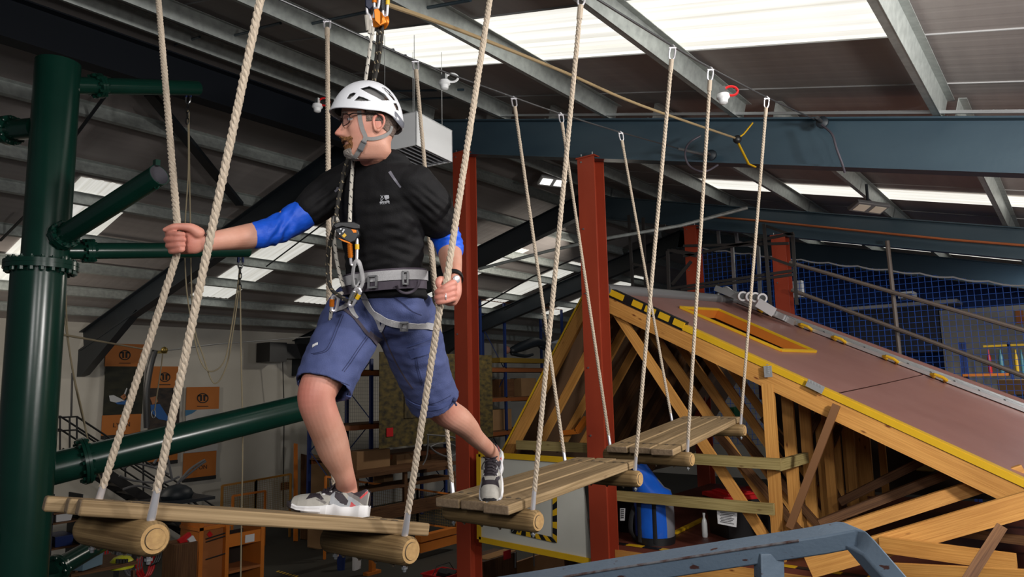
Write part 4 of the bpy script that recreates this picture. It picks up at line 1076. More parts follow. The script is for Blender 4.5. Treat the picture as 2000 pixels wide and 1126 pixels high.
M_shoe = [mat('light_grey_suede', (.31, .295, .265), .85, 0, (.37, .35, .315), (80, 80, 80)), mat('aubergine_mesh', (.016, .011, .016), .7, 0, (.03, .02, .028), (200, 200, 200)), mat('pale_grey_leather', (.27, .28, .30), .5), mat('red_patch', (.42, .008, .012), .4), mat('warm_grey_nubuck', (.15, .135, .13), .8), mat('dark_lining', (.01, .009, .011), .9)]
M_sole = [mat('white_foam', (.60, .59, .60), .55, 0, (.66, .65, .66), (30, 30, 30)), mat('dark_outsole', (.035, .028, .032), .6)]
man = thing('person', (heel1 + toe1) / 2, 'man in white helmet, black top, blue shorts and climbing harness stepping across the bridge', 'person')
def make_shoe(heel, f, u, lab):
    lat = u.cross(f).normalized()
    def at(s, w, h): return heel + f * (s * SHL) + lat * w + u * h
    NS_, NT = 240, 96
    mb = MB(); rings = []
    for i in range(NS_ + 1):
        s = i / NS_; w_ = tab(W_, s); h = tab(H_, s); ms = tab(S_, s) - .006; i0 = len(mb.v)
        for k in range(NT + 1):
            th = PI * k / NT; sw = math.copysign(abs(math.cos(th)) ** .75, math.cos(th)); sh = math.sin(th) ** .8
            hh = ms + (h - ms) * sh; ww = sw * w_ * (1 - .22 * sh * (1 if s < .6 else .6))
            if s < .34 and abs(th - PI / 2) < .62: hh -= .035 * min(1, (0.62 - abs(th - PI / 2)) / .2) * (1 if s > .05 else s / .05)
            mb.v.append(at(s, ww, hh))
        rings.append(i0)
    for i in range(NS_):
        for k in range(NT):
            q = (rings[i] + k, rings[i] + k + 1, rings[i + 1] + k + 1, rings[i + 1] + k)
            s = (i + .5) / NS_; th = PI * (k + .5) / NT
            h = tab(S_, s) + (tab(H_, s) - tab(S_, s)) * math.sin(th) ** .8
            X, Y = 1850 - 1745 * s, 1005 - h / .0001736 - 70 * s
            mi = 0
            for z, poly in ZONES:
                if inpoly(X, Y, poly): mi = z; break
            if s > .962 and h < .052: mi = 5
            if s < .34 and abs(th - PI / 2) < .62: mi = 5
            elif .34 <= s < .62 and abs(th - PI / 2) < .5: mi = 1
            elif .68 < s < .76 and abs(th - PI / 2) < .75: mi = 1
            mb.face(q, mi)
    mb.face([rings[0] + k for k in range(NT + 1)], 1); mb.face([rings[-1] + k for k in range(NT, -1, -1)], 0)
    root = mb.build('shoe', M_shoe, man, smooth=True, label=lab)
    mb = MB(); rings = []; NT = 24
    for i in range(NS_ + 1):
        s = i / NS_; w_ = tab(W_, s) + .006 + .003 * math.sin(s * 24) * (s < .5); t_, b_ = tab(S_, s), tab(B_, s); i0 = len(mb.v)
        s2 = -.012 + s * 1.03
        for (ww, hh) in ((-.86, b_), (-1, b_ + .3 * (t_ - b_)), (-.97, b_ + .55 * (t_ - b_)), (-1.0, b_ + .75 * (t_ - b_)), (-.9, t_), (-.5, t_ - .004), (.5, t_ - .004), (.9, t_), (1, b_ + .75 * (t_ - b_)), (.97, b_ + .55 * (t_ - b_)), (1, b_ + .3 * (t_ - b_)), (.86, b_)): mb.v.append(at(s2, ww * w_, hh))
        rings.append(i0)
    for i in range(NS_):
        s = (i + .5) / NS_
        for k in range(12):
            k2 = (k + 1) % 12; dark = k == 11 or (s > .93 and k in (0, 1, 2, 3, 7, 8, 9, 10)) or (s > .8 and k in (0, 10)) 
            mb.face((rings[i] + k, rings[i] + k2, rings[i + 1] + k2, rings[i + 1] + k), 1 if dark else 0)
    mb.face([rings[0] + k for k in range(11, -1, -1)], 0); mb.face([rings[-1] + k for k in range(12)], 1)
    mb.build('sole', M_sole, root, smooth=50)
    mb = MB()
    for j in range(6):
        s = .36 + j * .045; h = tab(H_, s); w_ = tab(W_, s)
        for sg in (1, -1):
            mb.tube([at(s - .012 * sg, -w_ * .62, h - .014), at(s, -w_ * .25, h + .003), at(s + .006 * sg, w_ * .25, h + .003), at(s + .012 * sg, w_ * .62, h - .014)], .0035, 6)
    for sg in (-1, 1):
        mb.tube(smooth_path([at(.38, 0, .118), at(.40, sg * .02, .135), at(.36, sg * .035, .130), at(.36, sg * .02, .118), at(.38, 0, .118)]), .003, 6)
        mb.tube(smooth_path([at(.38, 0, .118), at(.43, sg * .025, .12), at(.47, sg * .04, .10), at(.50, sg * .042, .085)]), .003, 6)
    mb.build('laces', M_shoe[1], root)
    mb = MB()
    for s in (.40, .49, .57):
        for sg in (-1, 1): mb.box(at(s, sg * tab(W_, s) * .66, tab(H_, s) - .017), (.010, .004, .006), axes=(f, lat, u))
    mb.build('lace_hooks', M_paper, root)
    mb = MB(); mb.box(at(.335, 0, .117), (.030, .018, .005), axes=((f * .6 + u * -.75).normalized(), lat, (u * .6 + f * .75).normalized())); mb.build('tongue_tab', M_shoe[4], root)
    return root, at
sh1, at1 = make_shoe(heel1, f1, u1, 'grey and white trainer flat on the near step, red heel patch')
sh2, at2 = make_shoe(heel2, f2, u2, 'grey and white trainer with heel raised, toe on the middle step')
# --- body frames
TH = math.radians(38)
LATv = cam_dir(math.cos(TH), 0, -math.sin(TH)); LATv = V((LATv.x, LATv.y, 0)).normalized()   # towards his left
FRO = UZ.cross(LATv) * -1
if FRO.dot(CF) > 0: FRO = -FRO
th_h = math.radians(69)
Fh = c2w((-math.sin(th_h), 0.07, -math.cos(th_h))).normalized()
Uh = (UZ - Fh * UZ.dot(Fh)).normalized(); Lh = Uh.cross(Fh).normalized()
Lh, Uh = (Lh * math.cos(.08) - Uh * math.sin(.08)), (Uh * math.cos(.08) + Lh * math.sin(.08))
HS = 1.03
HO = P(726, 239, 2.52)
def hd(f, l, u): return HO + (Fh * f + Lh * l + Uh * u) * HS
TORSO = [(744, 326, 2.61, .082, .074), (744, 336, 2.63, .135, .086), (745, 350, 2.64, .178, .100), (745, 368, 2.645, .192, .115), (746, 400, 2.65, .186, .126), (747, 450, 2.66, .172, .126), (750, 505, 2.68, .160, .120), (752, 550, 2.70, .160, .120), (754, 586, 2.73, .178, .134)]
def torso_pts(off): return [tuple(P(*q[:3])) + (q[3] + off, q[4] + off) for q in TORSO]
RARM = [(684, 358, 2.735, .048), (622, 392, 2.71, .045), (560, 436, 2.66, .050), (530, 451, 2.62, .047), (480, 462, 2.54, .044), (435, 468, 2.475, .036), (400, 473, 2.43, .0300, .026)]
LARM = [(804, 370, 2.58, .046), (846, 412, 2.615, .046), (868, 455, 2.69, .050), (877, 482, 2.67, .046), (881, 512, 2.59, .040), (885, 545, 2.50, .029, .026)]
ank1 = at1(.19, 0, .09); ank2 = at2(.20, 0, .09)
def pk(p, *r): q = pix(p); return (q[0], q[1], q[2]) + r
DA = pix(at1(.26, 0, .1))[2]
RLEG = [(702, 622, 2.77, .092), (662, 680, 2.68, .088), (628, 745, 2.59, .072), (618, 778, 2.565, .066), (628, 813, 2.58, .0625), (643, 850, 2.62, .0615), (653, 880, 2.645, .0575), (664, 907, 2.67, .046), (673, 930, 2.69, .0375), (676, 948, DA, .0405, .036), (678, 966, DA, .039, .034), pk(at1(.3, 0, .05), .032, .03)]
LLEG = [(790, 632, 2.81, .092), (815, 700, 2.92, .088), (850, 778, 3.06, .070), (870, 803, 3.13, .064), (895, 819, 3.19, .060), (914, 836, 3.26, .051), (930, 855, 3.33, .041), pk(at2(.245, 0, .125), .035), pk(at2(.255, 0, .085), .037, .034), pk(at2(.3, 0, .05), .034, .03)]
# --- head surface
FP = [(-.130, .060), (-.124, .082), (-.112, .094), (-.098, .093), (-.086, .089), (-.078, .096), (-.070, .093), (-.062, .097), (-.050, .093), (-.030, .090), (-.010, .088), (.004, .087), (.018, .096), (.035, .099), (.055, .095), (.08, .080), (.1, .056), (.113, .02)]
BP = [(-.130, .040), (-.11, .060), (-.08, .056), (-.05, .067), (-.02, .086), (.02, .100), (.05, .098), (.08, .080), (.1, .056), (.113, .02)]
WP = [(-.130, .020), (-.122, .034), (-.11, .044), (-.09, .0575), (-.07, .063), (-.05, .066), (-.025, .070), (0, .073), (.03, .076), (.06, .073), (.085, .058), (.1, .042), (.113, .016)]
def sm(tabl, x):
    # smooth table lookup
    return (tab(tabl, x - .006) + tab(tabl, x) * 2 + tab(tabl, x + .006)) / 4 if tabl[0][0] + .006 < x < tabl[-1][0] - .006 else tab(tabl, max(min(x, tabl[-1][0]), tabl[0][0]))
NOSE = [(-.062, 0), (-.056, .003), (-.050, .020), (-.044, .033), (-.038, .037), (-.030, .033), (-.018, .023), (-.004, .014), (.008, .008), (.018, .002), (.026, 0)]
NW = [(-.056, .015), (-.044, .0165), (-.036, .0145), (-.02, .0105), (.0, .0085), (.02, .011)]
def g(x, s): return math.exp(-(x / s) ** 2)
def head_pt(a, u, off=0.0):
    """a: azimuth, 0 = straight ahead, positive to his left"""
    ca, sa = math.cos(a), math.sin(a); w_ = sm(WP, u)
    r = sm(FP, u) if ca > 0 else sm(BP, u)
    e = 2.35 if ca > 0 else 2.1
    x = math.copysign(abs(ca) ** (2 / e), ca) * r; l = math.copysign(abs(sa) ** (2 / e), sa) * w_
    if ca > 0:
        if -.062 < u < .026: x += tab(NOSE, u) * math.exp(-abs(l / tab(NW, u)) ** 2.6)
        al = abs(l)
        x -= .009 * g(al - .032, .017) * g(u - .001, .014)           # eye sockets
        x += .004 * g(al - .030, .02) * g(u - .021, .008)            # brow
        x += .005 * g(al - .045, .016) * g(u + .028, .018)           # cheekbone
        x -= .004 * g(al - .048, .016) * g(u + .070, .02)
        x += .0035 * g(al, .020) * (g(u + .0665, .0045) + .9 * g(u + .0785, .005)) - .0025 * g(al, .026) * g(u + .0725, .0022)
        x += .004 * g(al - .016, .008) * g(u + .047, .007)            # nostril wings
        x -= .003 * g(al - .033, .006) * g(u + .062, .016)            # fold beside the mouth
    return hd(x + off * ca, l + off * sa, u)
NA, NU = 120, 96
us_ = [-.130 + .243 * i / (NU - 1) for i in range(NU)]
def az(k): 
    t = k / NA * 2 * PI; return t - .45 * math.sin(t) * 1.0
bm_ = MB()
rings = []
for u in us_:
    rings.append(len(bm_.v))
    for k in range(NA): bm_.v.append(head_pt(az(k), u))
for a, b in zip(rings, rings[1:]): bm_.skin(a, b, NA)
bm_.cap(rings[0], NA, 0, True); bm_.cap(rings[-1], NA)
# ears
for sg in (1, -1):
    c = lambda f, u: hd(f * .85, sg * (.0725 + .009 * max(0, (-f - 0.0) / .03) + .003), u * .85 - .017)
    rim = [c(.008, -.022), c(.010, -.002), c(.006, .014), c(-.008, .026), c(-.022, .024), c(-.030, .010), c(-.028, -.010), c(-.018, -.026), c(-.006, -.038), c(.004, -.036)]
    bm_.tube([V(q) for q in catmull([tuple(p) for p in rim] + [tuple(rim[0])], 4)][:-1], .0046, 8, closed=True)
    n0 = [c(f, u) - Lh * sg * .010 for f, u in ((.006, -.02), (.006, .008), (-.006, .02), (-.022, .012), (-.022, -.012), (-.010, -.03))]
    k0 = sum(n0, V((0, 0, 0))) / 6
    bm_.ball(k0, 1.0, 14, sc=(.016, .005, .026), axes=(Fh, Lh, Uh)); bm_.ball(c(-.004, -.036), .0075, 10)
# neck, torso, limbs
loft(bm_, [tuple(P(746, 362, 2.635)) + (.055, .055), tuple(P(744, 340, 2.62)) + (.062, .062), tuple(P(738, 324, 2.60)) + (.060, .061), tuple(P(733, 302, 2.57)) + (.054, .057), tuple(hd(-.008, 0, -.085)) + (.049, .052), tuple(hd(-.006, 0, -.04)) + (.055, .060)], 28, Lh)
loft(bm_, torso_pts(-.026)[2:-1], 28, LATv, tfix=-UZ)
limb(bm_, RARM, 24, UZ); limb(bm_, LARM, 24, CR)
limb(bm_, RLEG, 26, CR); limb(bm_, LLEG, 26, CR)
bm_.ball(P(612, 772, 2.535), .034, 14, sc=(1, 1, 1.25)); bm_.ball(P(862, 806, 3.085), .03, 12)
limb(bm_, [(888, 815, 3.19, .042), (903, 829, 3.245, .040), (918, 846, 3.31, .028)], 16)
# right hand closed round its rope (palm and finger fronts towards the camera)
limb(bm_, [(400, 473, 2.43, .029, .024), (388, 471, 2.425, .043, .027), (376, 469, 2.42, .048, .025), (366, 468, 2.422, .047, .021), (358, 467, 2.43, .043, .014)], 24, UZ)
for (y0, y1, x0, xt, r) in ((456, 457.5, 328, 361, .0098), (467.7, 467.5, 326, 362, .0107), (479.7, 478, 329, 361, .0105), (490.5, 486, 334, 360, .0097)):
    limb(bm_, [(372, y0, 2.436, r * 1.05), (350, y0, 2.438, r * 1.05), (x0 + 3, y0, 2.424, r), (x0, y0, 2.402, r), (x0 + 5, y0, 2.382, r), (x0 + 18, (y0 + y1) / 2, 2.371, r * .98), (xt - 3, y1, 2.376, r * .9)], 14, UZ, 4)
limb(bm_, [(388, 455, 2.408, .021), (373, 445, 2.398, .0162), (352, 442.3, 2.386, .0124), (338, 443, 2.378, .0114), (322, 448.5, 2.376, .0080)], 16, UZ)
# left hand, back of the fingers towards the camera
limb(bm_, [(885, 545, 2.50, .029, .026), (883, 557, 2.488, .034, .026), (881, 572, 2.480, .036, .026), (877, 586, 2.478, .031, .022)], 22, CR)
for (ym, yt, xl, r) in ((552, 563, 864, .0105), (562, 570, 856, .0105), (573, 581, 855, .0103), (583, 590, 857, .0092)):
    limb(bm_, [(887, ym + 2, 2.470, r * 1.1), (884, ym, 2.446, r * 1.15), (872, ym + (yt - ym) * .6, 2.428, r * 1.02), (xl + 2, yt, 2.427, r), (xl - 2, yt, 2.446, r), (xl + 2, yt, 2.470, r * .95), (xl + 10, yt, 2.480, r * .85)], 14, UZ, 4)
limb(bm_, [(880, 556, 2.478, .017), (868, 548, 2.462, .0145), (859, 546, 2.444, .0125), (856.5, 552, 2.437, .012), (857, 558, 2.436, .0095)], 16, CR)
M_skin = mat('skin', (.44, .205, .14), .52, 0, (.54, .29, .215), (14, 14, 14), .25, .06, (220, 220, 220), spec=.4)
b = M_skin.node_tree.nodes['Principled BSDF']; b.inputs['Subsurface Weight'].default_value = .06; b.inputs['Subsurface Radius'].default_value = (.01, .004, .002); b.inputs['Subsurface Scale'].default_value = .5
# flushed knees, hands, nose and ears: a soft redder tint kept in a colour attribute
body_me = solid(bm_, .0032, 2)
ca_ = body_me.color_attributes.new('flush', 'FLOAT_COLOR', 'POINT')
spots = [(P(600, 770, 2.53), .085, .8), (P(640, 790, 2.56), .07, .5), (P(350, 470, 2.4), .09, .75), (P(868, 570, 2.45), .07, .8), (hd(.13, 0, -.04), .028, .7), (hd(-.015, .085, -.005), .035, .85), (hd(.05, .06, -.03), .04, .35), (P(860, 800, 3.08), .08, .5), (P(690, 955, 2.68), .06, .4), (P(712, 320, 2.54), .05, .6), (P(925, 875, 3.4), .06, .4)]
for i, v in enumerate(body_me.vertices):
    k = 0.0
    for c, r, s in spots: k = max(k, s * math.exp(-((v.co - c).length / r) ** 2))
    ca_.data[i].color = (k, k, k, 1)
nt = M_skin.node_tree; N = nt.nodes; L_ = nt.links
at_ = N.new('ShaderNodeAttribute'); at_.attribute_name = 'flush'; mx = N.new('ShaderNodeMix'); mx.data_type = 'RGBA'; mx.inputs[7].default_value = (.50, .155, .12, 1)
src = b.inputs['Base Color'].links[0].from_socket; L_.new(at_.outputs['Fac'], mx.inputs[0]); L_.new(src, mx.inputs[6]); L_.new(mx.outputs[2], b.inputs['Base Color'])
body, BODY = mesh_obj('body', body_me, M_skin, man)
# --- eyes, brows, hair, beard
M_eye = mat('eye_white', (.62, .60, .58), .15); M_iris = mat('grey_iris', (.05, .065, .08), .2)
for sg in (1, -1):
    c = hd(.0735, sg * .031, .001); mb = MB(); mb.ball(c, .0122, 16); gz = (Fh * .97 + Lh * -sg * .0 - Uh * .12).normalized()
    tt, s, u = frame(gz); mb.lathe(c + gz * .0112, [(.0058, 0), (.005, .0011), (.001, .0016)], axis=gz, n=14, mi=1)
    mb.build('eye', [M_eye, M_iris], man, smooth=True)
    mb = MB()
    for (l0, l1) in ((.16, 1.5), (-1.5, -.38)):
        rs = []
        for i in range(7):
            la = lerp(l0, l1, i / 6); rs.append(mb.ring(c + Uh * math.sin(la) * .0136, Fh, Lh, max(.0136 * math.cos(la), 1e-4), None, 20))
        for a, b in zip(rs, rs[1:]): mb.skin(a, b, 20)
    mb.build('eyelids', M_skin, man, smooth=True)
def patch(name, m, test, off, seed=0.0, k0=0, k1=None, lift=.002):
    """shell over part of the head: hair, beard"""
    mb = MB(); idx = {}
    def vid(i, k):
        k %= NA
        if (i, k) not in idx:
            idx[(i, k)] = len(mb.v); p = head_pt(az(k), us_[i]); nz_ = noise.noise(p * 160 + V((seed, 0, 0)))
            mb.v.append(head_pt(az(k), us_[i], off * (1 + .5 * nz_)))
        return idx[(i, k)]
    for i in range(NU - 1):
        for k in range(NA):
            a = az(k + .5); a = (a + PI) % (2 * PI) - PI; u = (us_[i] + us_[i + 1]) / 2
            if test(a, u): mb.face((vid(i, k), vid(i, k + 1), vid(i + 1, k + 1), vid(i + 1, k)))
    o = mb.build(name, m, man, smooth=True); sd_ = o.modifiers.new('thick', 'SOLIDIFY'); sd_.thickness = off + .003; sd_.offset = -1
    return o
M_hair = mat('short_grey_hair', (.085, .055, .042), .8, 0, (.28, .20, .165), (250, 250, 250), .25, .8, (500, 500, 500))
M_beard = mat('ginger_moustache', (.22, .085, .022), .85, 0, (.34, .155, .055), (260, 260, 260), .25, .9, (500, 500, 500))
M_grey = MATS['grey_plastic']
M_chin = mat('grey_goatee', (.20, .16, .13), .85, 0, (.50, .46, .42), (260, 260, 260), .25, .9, (500, 500, 500))
patch('hair', M_hair, lambda a, u: (abs(a) > 1.75 and u > -.055 + .5 * max(0, 2.3 - abs(a)) * .08) or (1.26 < abs(a) <= 1.75 and u > -.014) , .0025)
patch('moustache', M_beard, lambda a, u: abs(a) < .60 and -.0695 - .09 * max(0, abs(a) - .38) < u < -.053 - .012 * abs(a), .0075, 3)
patch('goatee', M_beard, lambda a, u: (abs(a) < .52 and -.100 < u < -.082) or (.50 < abs(a) < .62 and -.10 < u < -.070), .006, 5)
patch('chin_beard', M_chin, lambda a, u: abs(a) < .62 and u <= -.098, .008, 8)
for sg in (1, -1):
    mb = MB(); mb.tube([hd(.099, sg * .012, .020), hd(.0985, sg * .028, .026), hd(.088, sg * .046, .020)], [.003, .004, .0025], 8); mb.build('eyebrow', M_hair, man)
# --- glasses
gl = MB(); GF = .099
gcs = []
for sg in (1, -1):
    pts = []
    for k in range(24):
        a = 2 * PI * k / 24; ca, sa = math.cos(a), math.sin(a)
        pts.append(hd(GF - .45 * max(0, .025 * ca) - .006 * (ca > 0) * ca, sg * (.033 + .0255 * math.copysign(abs(ca) ** .75, ca)), -.003 + .0185 * math.copysign(abs(sa) ** .75, sa)))
    gcs.append(pts); gl.tube(pts, .0016, 8, closed=True)
    gl.tube(smooth_path([hd(.083, sg * .0575, .008), hd(.070, sg * .072, .010), hd(.03, sg * .079, .008), hd(-.006, sg * .082, .004), hd(-.022, sg * .082, -.014)]), .0022, 8)
gl.tube(smooth_path([hd(.100, .0085, .003), hd(.106, 0, .006), hd(.100, -.0085, .003)]), .0018, 8)
glo = gl.build('glasses', mat('dark_bronze_frame', (.018, .012, .012), .3, .5), man)
M_lens = bpy.data.materials.new('spectacle_lens'); M_lens.use_nodes = True; nt = M_lens.node_tree; N = nt.nodes
for n_ in list(N): N.remove(n_)
ou = N.new('ShaderNodeOutputMaterial'); tr_ = N.new('ShaderNodeBsdfTransparent'); tr_.inputs[0].default_value = (.86, .86, .90, 1); gs = N.new('ShaderNodeBsdfGlossy'); gs.inputs['Roughness'].default_value = .03; mxs = N.new('ShaderNodeMixShader'); mxs.inputs[0].default_value = .09
nt.links.new(tr_.outputs[0], mxs.inputs[1]); nt.links.new(gs.outputs[0], mxs.inputs[2]); nt.links.new(mxs.outputs[0], ou.inputs[0])
for pts in gcs:
    mb = MB(); c = sum(pts, V((0, 0, 0))) / 24 + Fh * .002; i0 = len(mb.v); mb.v += pts + [c]
    for k in range(24): mb.face((i0 + k, i0 + (k + 1) % 24, i0 + 24))
    mb.build('lens', M_lens, glo, smooth=True)
# --- helmet
hel = None
M_hel = mat('white_helmet_shell', (.60, .61, .645), .38, 0, (.64, .65, .68), (10, 10, 10)); M_foam = mat('grey_helmet_foam', (.075, .073, .075), .85, 0, (.14, .135, .13), (30, 30, 30))
HA, HB_, HWd, HH = .127, .116, .104, .136
RIM = [(0, .040), (.5, .036), (1.0, .024), (1.5, .010), (1.9, .008), (2.3, -.012), (2.7, -.020), (3.2, -.016)]
def hel_pt(a, t, off=0.0):
    """a azimuth (0 ahead), t 0 rim .. 1 crown"""
    ca, sa = math.cos(a), math.sin(a); aa = abs((a + PI) % (2 * PI) - PI)
    rim = sum(tab(RIM, min(max(aa + o_, 0), 3.19)) for o_ in (-.15, 0, .15)) / 3
    el0 = math.asin(max(min(rim / HH, .9), -.3)); el = el0 + (PI / 2 - el0) * t
    ce, se = math.cos(el), math.sin(el)
    R = (HA if ca > 0 else HB_) + off; x = .008 + ca * R * ce ** .92; l = sa * (HWd + off) * ce ** .92; u = (HH + off) * se
    if ca > 0: x += .008 * (1 - t) ** 6 * ca; u -= .004 * (1 - t) ** 5 * ca
    u += .002 * math.sin(6 * l / .1) * t * 0
    return hd(x, l, u + .004)
VENT = [[(676, 192.5), (682, 183), (689, 180), (696, 181), (690, 188), (683, 193)], [(690.5, 196), (700.5, 187), (711, 190), (724, 196.5), (700, 197)], [(702, 172), (721, 167), (735, 173), (752, 183), (762, 196), (746, 196), (734, 189), (716, 180)],
        [(744, 169), (752, 170), (762, 178), (769, 188), (774, 197), (769, 196), (757, 182)], [(768, 201), (775, 201), (779, 209), (780, 217), (774, 214)]]
NAz, NT_ = 440, 136
mb = MB(); rings = []
for j in range(NT_):
    t = j / (NT_ - 1) * .995; rings.append(len(mb.v))
    for k in range(NAz): mb.v.append(hel_pt(2 * PI * k / NAz, t))
cut = set()
for j in range(NT_ - 1):
    for k in range(NAz // 2):
        c = (mb.v[rings[j] + k] + mb.v[rings[j + 1] + (k + 1) % NAz]) / 2; q = pix(c)
        if any(inpoly(q[0], q[1], p) for p in VENT): cut.add((j, k)); cut.add((j, NAz - 1 - k))
for j in range(NT_ - 1):
    for k in range(NAz):
        if (j, k) not in cut: mb.face((rings[j] + k, rings[j] + (k + 1) % NAz, rings[j + 1] + (k + 1) % NAz, rings[j + 1] + k))
mb.face([rings[-1] + k for k in range(NAz)])
hel = mb.build('helmet', [M_hel], man, smooth=True, label='white climbing helmet with angled vents')
sd = hel.modifiers.new('shell', 'SOLIDIFY'); sd.thickness = .004; sd.offset = -1
mb = MB(); rings = []
for j in range(24):
    rings.append(len(mb.v))
    for k in range(80): mb.v.append(hel_pt(2 * PI * k / 80, .03 + .96 * j / 23, -.015))
for a_, b_ in zip(rings, rings[1:]): mb.skin(a_, b_, 80)
mb.cap(rings[-1], 80)
mb.build('liner', M_foam, hel, smooth=True)
mb = MB(); rimp = [hel_pt(2 * PI * k / 100, 0.0, -.001) for k in range(100)]; mb.tube(rimp, .0026, 6, closed=True); mb.build('rim_edge', M_hel, hel)
M_strap = mat('grey_webbing', (.17, .165, .16), .8, 0, (.21, .205, .20), (150, 150, 150))
mb = MB()
def band(mb, pts, w_, th, nrm, mi=0):
    """flat strap along points with a given facing normal"""
    pts = smooth_path(pts, 6); i0s = []
    for i, p in enumerate(pts):
        t = (pts[min(i + 1, len(pts) - 1)] - pts[max(i - 1, 0)]).normalized(); n_ = nrm(p) if callable(nrm) else nrm; s = n_.cross(t).normalized(); n2_ = t.cross(s)
        i0s.append(len(mb.v)); mb.v += [p - s * w_ / 2, p + s * w_ / 2, p + s * w_ / 2 + n2_ * th, p - s * w_ / 2 + n2_ * th]
    for a, b in zip(i0s, i0s[1:]): mb.skin(a, b, 4, mi)
    mb.cap(i0s[0], 4, mi, True); mb.cap(i0s[-1], 4, mi)
def hit(bvs, px, py):
    d = D(px, py).normalized(); best = None
    for bv in (bvs if isinstance(bvs, (list, tuple)) else [bvs]):
        h = bv.ray_cast(EYE, d)
        if h[0] is not None and (best is None or h[3] < best[3]): best = h
    return best
def ribbon(mb, bvs, pxs, w_, off=.003, th=.002, sub=6, mi=0, wl=None):
    pts = []; m = len(pxs)
    c = catmull([tuple(map(float, q)) for q in pxs], sub); last = None; secs = []
    for q in c:
        h = hit(bvs, q[0], q[1])
        if h is None: continue
        secs.append((h[0], h[1] if h[1].dot(CF) < 0 else -h[1]))
    ii = []
    for i, (p, n_) in enumerate(secs):
        t = (secs[min(i + 1, len(secs) - 1)][0] - secs[max(i - 1, 0)][0])
        if t.length < 1e-6: continue
        t.normalize(); s = n_.cross(t).normalized(); ww = (w_ if wl is None else lerp(w_, wl, i / max(len(secs) - 1, 1))) / 2
        ii.append(len(mb.v)); mb.v += [p + n_ * off - s * ww, p + n_ * off + s * ww, p + n_ * (off + th) + s * ww, p + n_ * (off + th) - s * ww]
    for a, b in zip(ii, ii[1:]): mb.skin(a, b, 4, mi)
    if ii: mb.cap(ii[0], 4, mi, True); mb.cap(ii[-1], 4, mi)
    return secs
ribbon(mb, BODY, [(702, 216), (704, 234), (708, 252), (713, 264), (714, 270)], .014, .003)
ribbon(mb, BODY, [(764, 246), (760, 257), (750, 265), (735, 270), (724, 271), (716, 270)], .012, .003)
ribbon(mb, BODY, [(715, 268), (709, 280), (702, 293), (696, 302), (692, 306)], .015, .004)
mb.build('chin_strap', M_strap, hel)
mb = MB(); h1, h2 = hit(BODY, 712, 275), hit(BODY, 703, 293)
if h1 and h2:
    a, b_ = h1[0] + h1[1] * .008, h2[0] + h2[1] * .008; mb.beam(a, b_, .019, .008, up=h1[1]); 
    for f_ in (.12, .85): mb.beam(a.lerp(b_, f_), a.lerp(b_, f_ + .08), .021, .011, 1, up=h1[1])
    mb.build('strap_buckle', [M_grey, M_black], hel, bevel=.002)
mb = MB(); mb.tube([hd(-.05, .083, .02), hd(-.068, .078, .0), hd(-.085, .066, -.016), hd(-.1, .035, -.02), hd(-.104, 0, -.02), hd(-.1, -.035, -.02), hd(-.085, -.066, -.016)], .008, 8, flat=(.4, 1.6)); mb.build('size_band', mat('smoky_plastic', (.13, .135, .16), .25), hel)
mb = MB(); mb.box(hel_pt(.12, .17, .0), (.012, .012, .002), axes=(Lh, Uh, Fh)); mb.build('front_badge', M_grey, hel)
# --- clothes
def wr(c, k=1.0):
    return k * (.0035 * noise.noise(V((c.x * 9, c.y * 9, c.z * 16))) + .0022 * noise.noise(V((c.x * 24, c.y * 24, c.z * 38 + 5))))
mb = MB(); loft(mb, torso_pts(.004)[1:], 36, LATv, capk=(.9, .1), tfix=-UZ)
limb(mb, [(690, 352, 2.735, .080, .074), (660, 368, 2.735, .078, .073), (630, 390, 2.715, .072, .069), (606, 407, 2.693, .068, .067)], 24, UZ)
limb(mb, [(805, 362, 2.56, .082, .078), (836, 392, 2.585, .078, .075), (850, 418, 2.62, .072, .070), (857, 433, 2.645, .069, .068)], 24, CR)
M_shirt = mat('black_running_top', (.0024, .0021, .0027), .8, 0, (.0048, .0044, .0055), (40, 40, 40), .3, .15, (220, 220, 220), spec=.28)
shirt_me = solid(mb, .005, 6)
def shirt_disp(c):
    x, y, _ = pix(c); k = wr(c, 1.6)
    for (cx_, cy_, an, fq, s_) in ((700, 540, 0.25, .20, 60), (790, 480, -.35, .16, 50), (640, 390, .65, .22, 40), (840, 400, -.7, .22, 40), (745, 430, .1, .12, 70)):
        d = math.hypot(x - cx_, y - cy_); k += .0024 * math.exp(-(d / s_) ** 2) * math.sin(((x - cx_) * math.sin(an) + (y - cy_) * math.cos(an)) * fq * 2)
    return k
shirt, SHIRT = mesh_obj('shirt', shirt_me, M_shirt, man, shirt_disp, label='black short-sleeved running top')
mb = MB()
limb(mb, [(622, 397, 2.71, .048), (604, 410, 2.69, .055), (585, 423, 2.677, .0575), (565, 435, 2.665, .0555), (540, 448, 2.63, .053), (515, 456, 2.59, .0505), (500, 459.5, 2.568, .0485)], 24, UZ)
for j in range(9):
    pass
sl_me = solid(mb, .004, 3)
def sl_disp(c):
    x, y, _ = pix(c); return .0028 * math.sin((x * .75 + y * .45) * .42 + 1.5 * noise.noise(c * 30)) * g(x - 548, 26) + .001 * noise.noise(c * 60)
M_blues = mat('royal_blue_sleeve', (.004, .075, .56), .55, 0, (.006, .095, .66), (50, 50, 50), .3, .1, (200, 200, 200))
sl, SL1 = mesh_obj('undershirt_sleeve', sl_me, M_blues, man, sl_disp, label='royal blue undershirt sleeve')
mb = MB(); limb(mb, [(845, 405, 2.60, .060), (858, 432, 2.65, .0595), (868, 455, 2.69, .0565), (876, 474, 2.682, .0535), (879, 487, 2.655, .0515)], 24, CR)
sl_me = solid(mb, .004, 3)
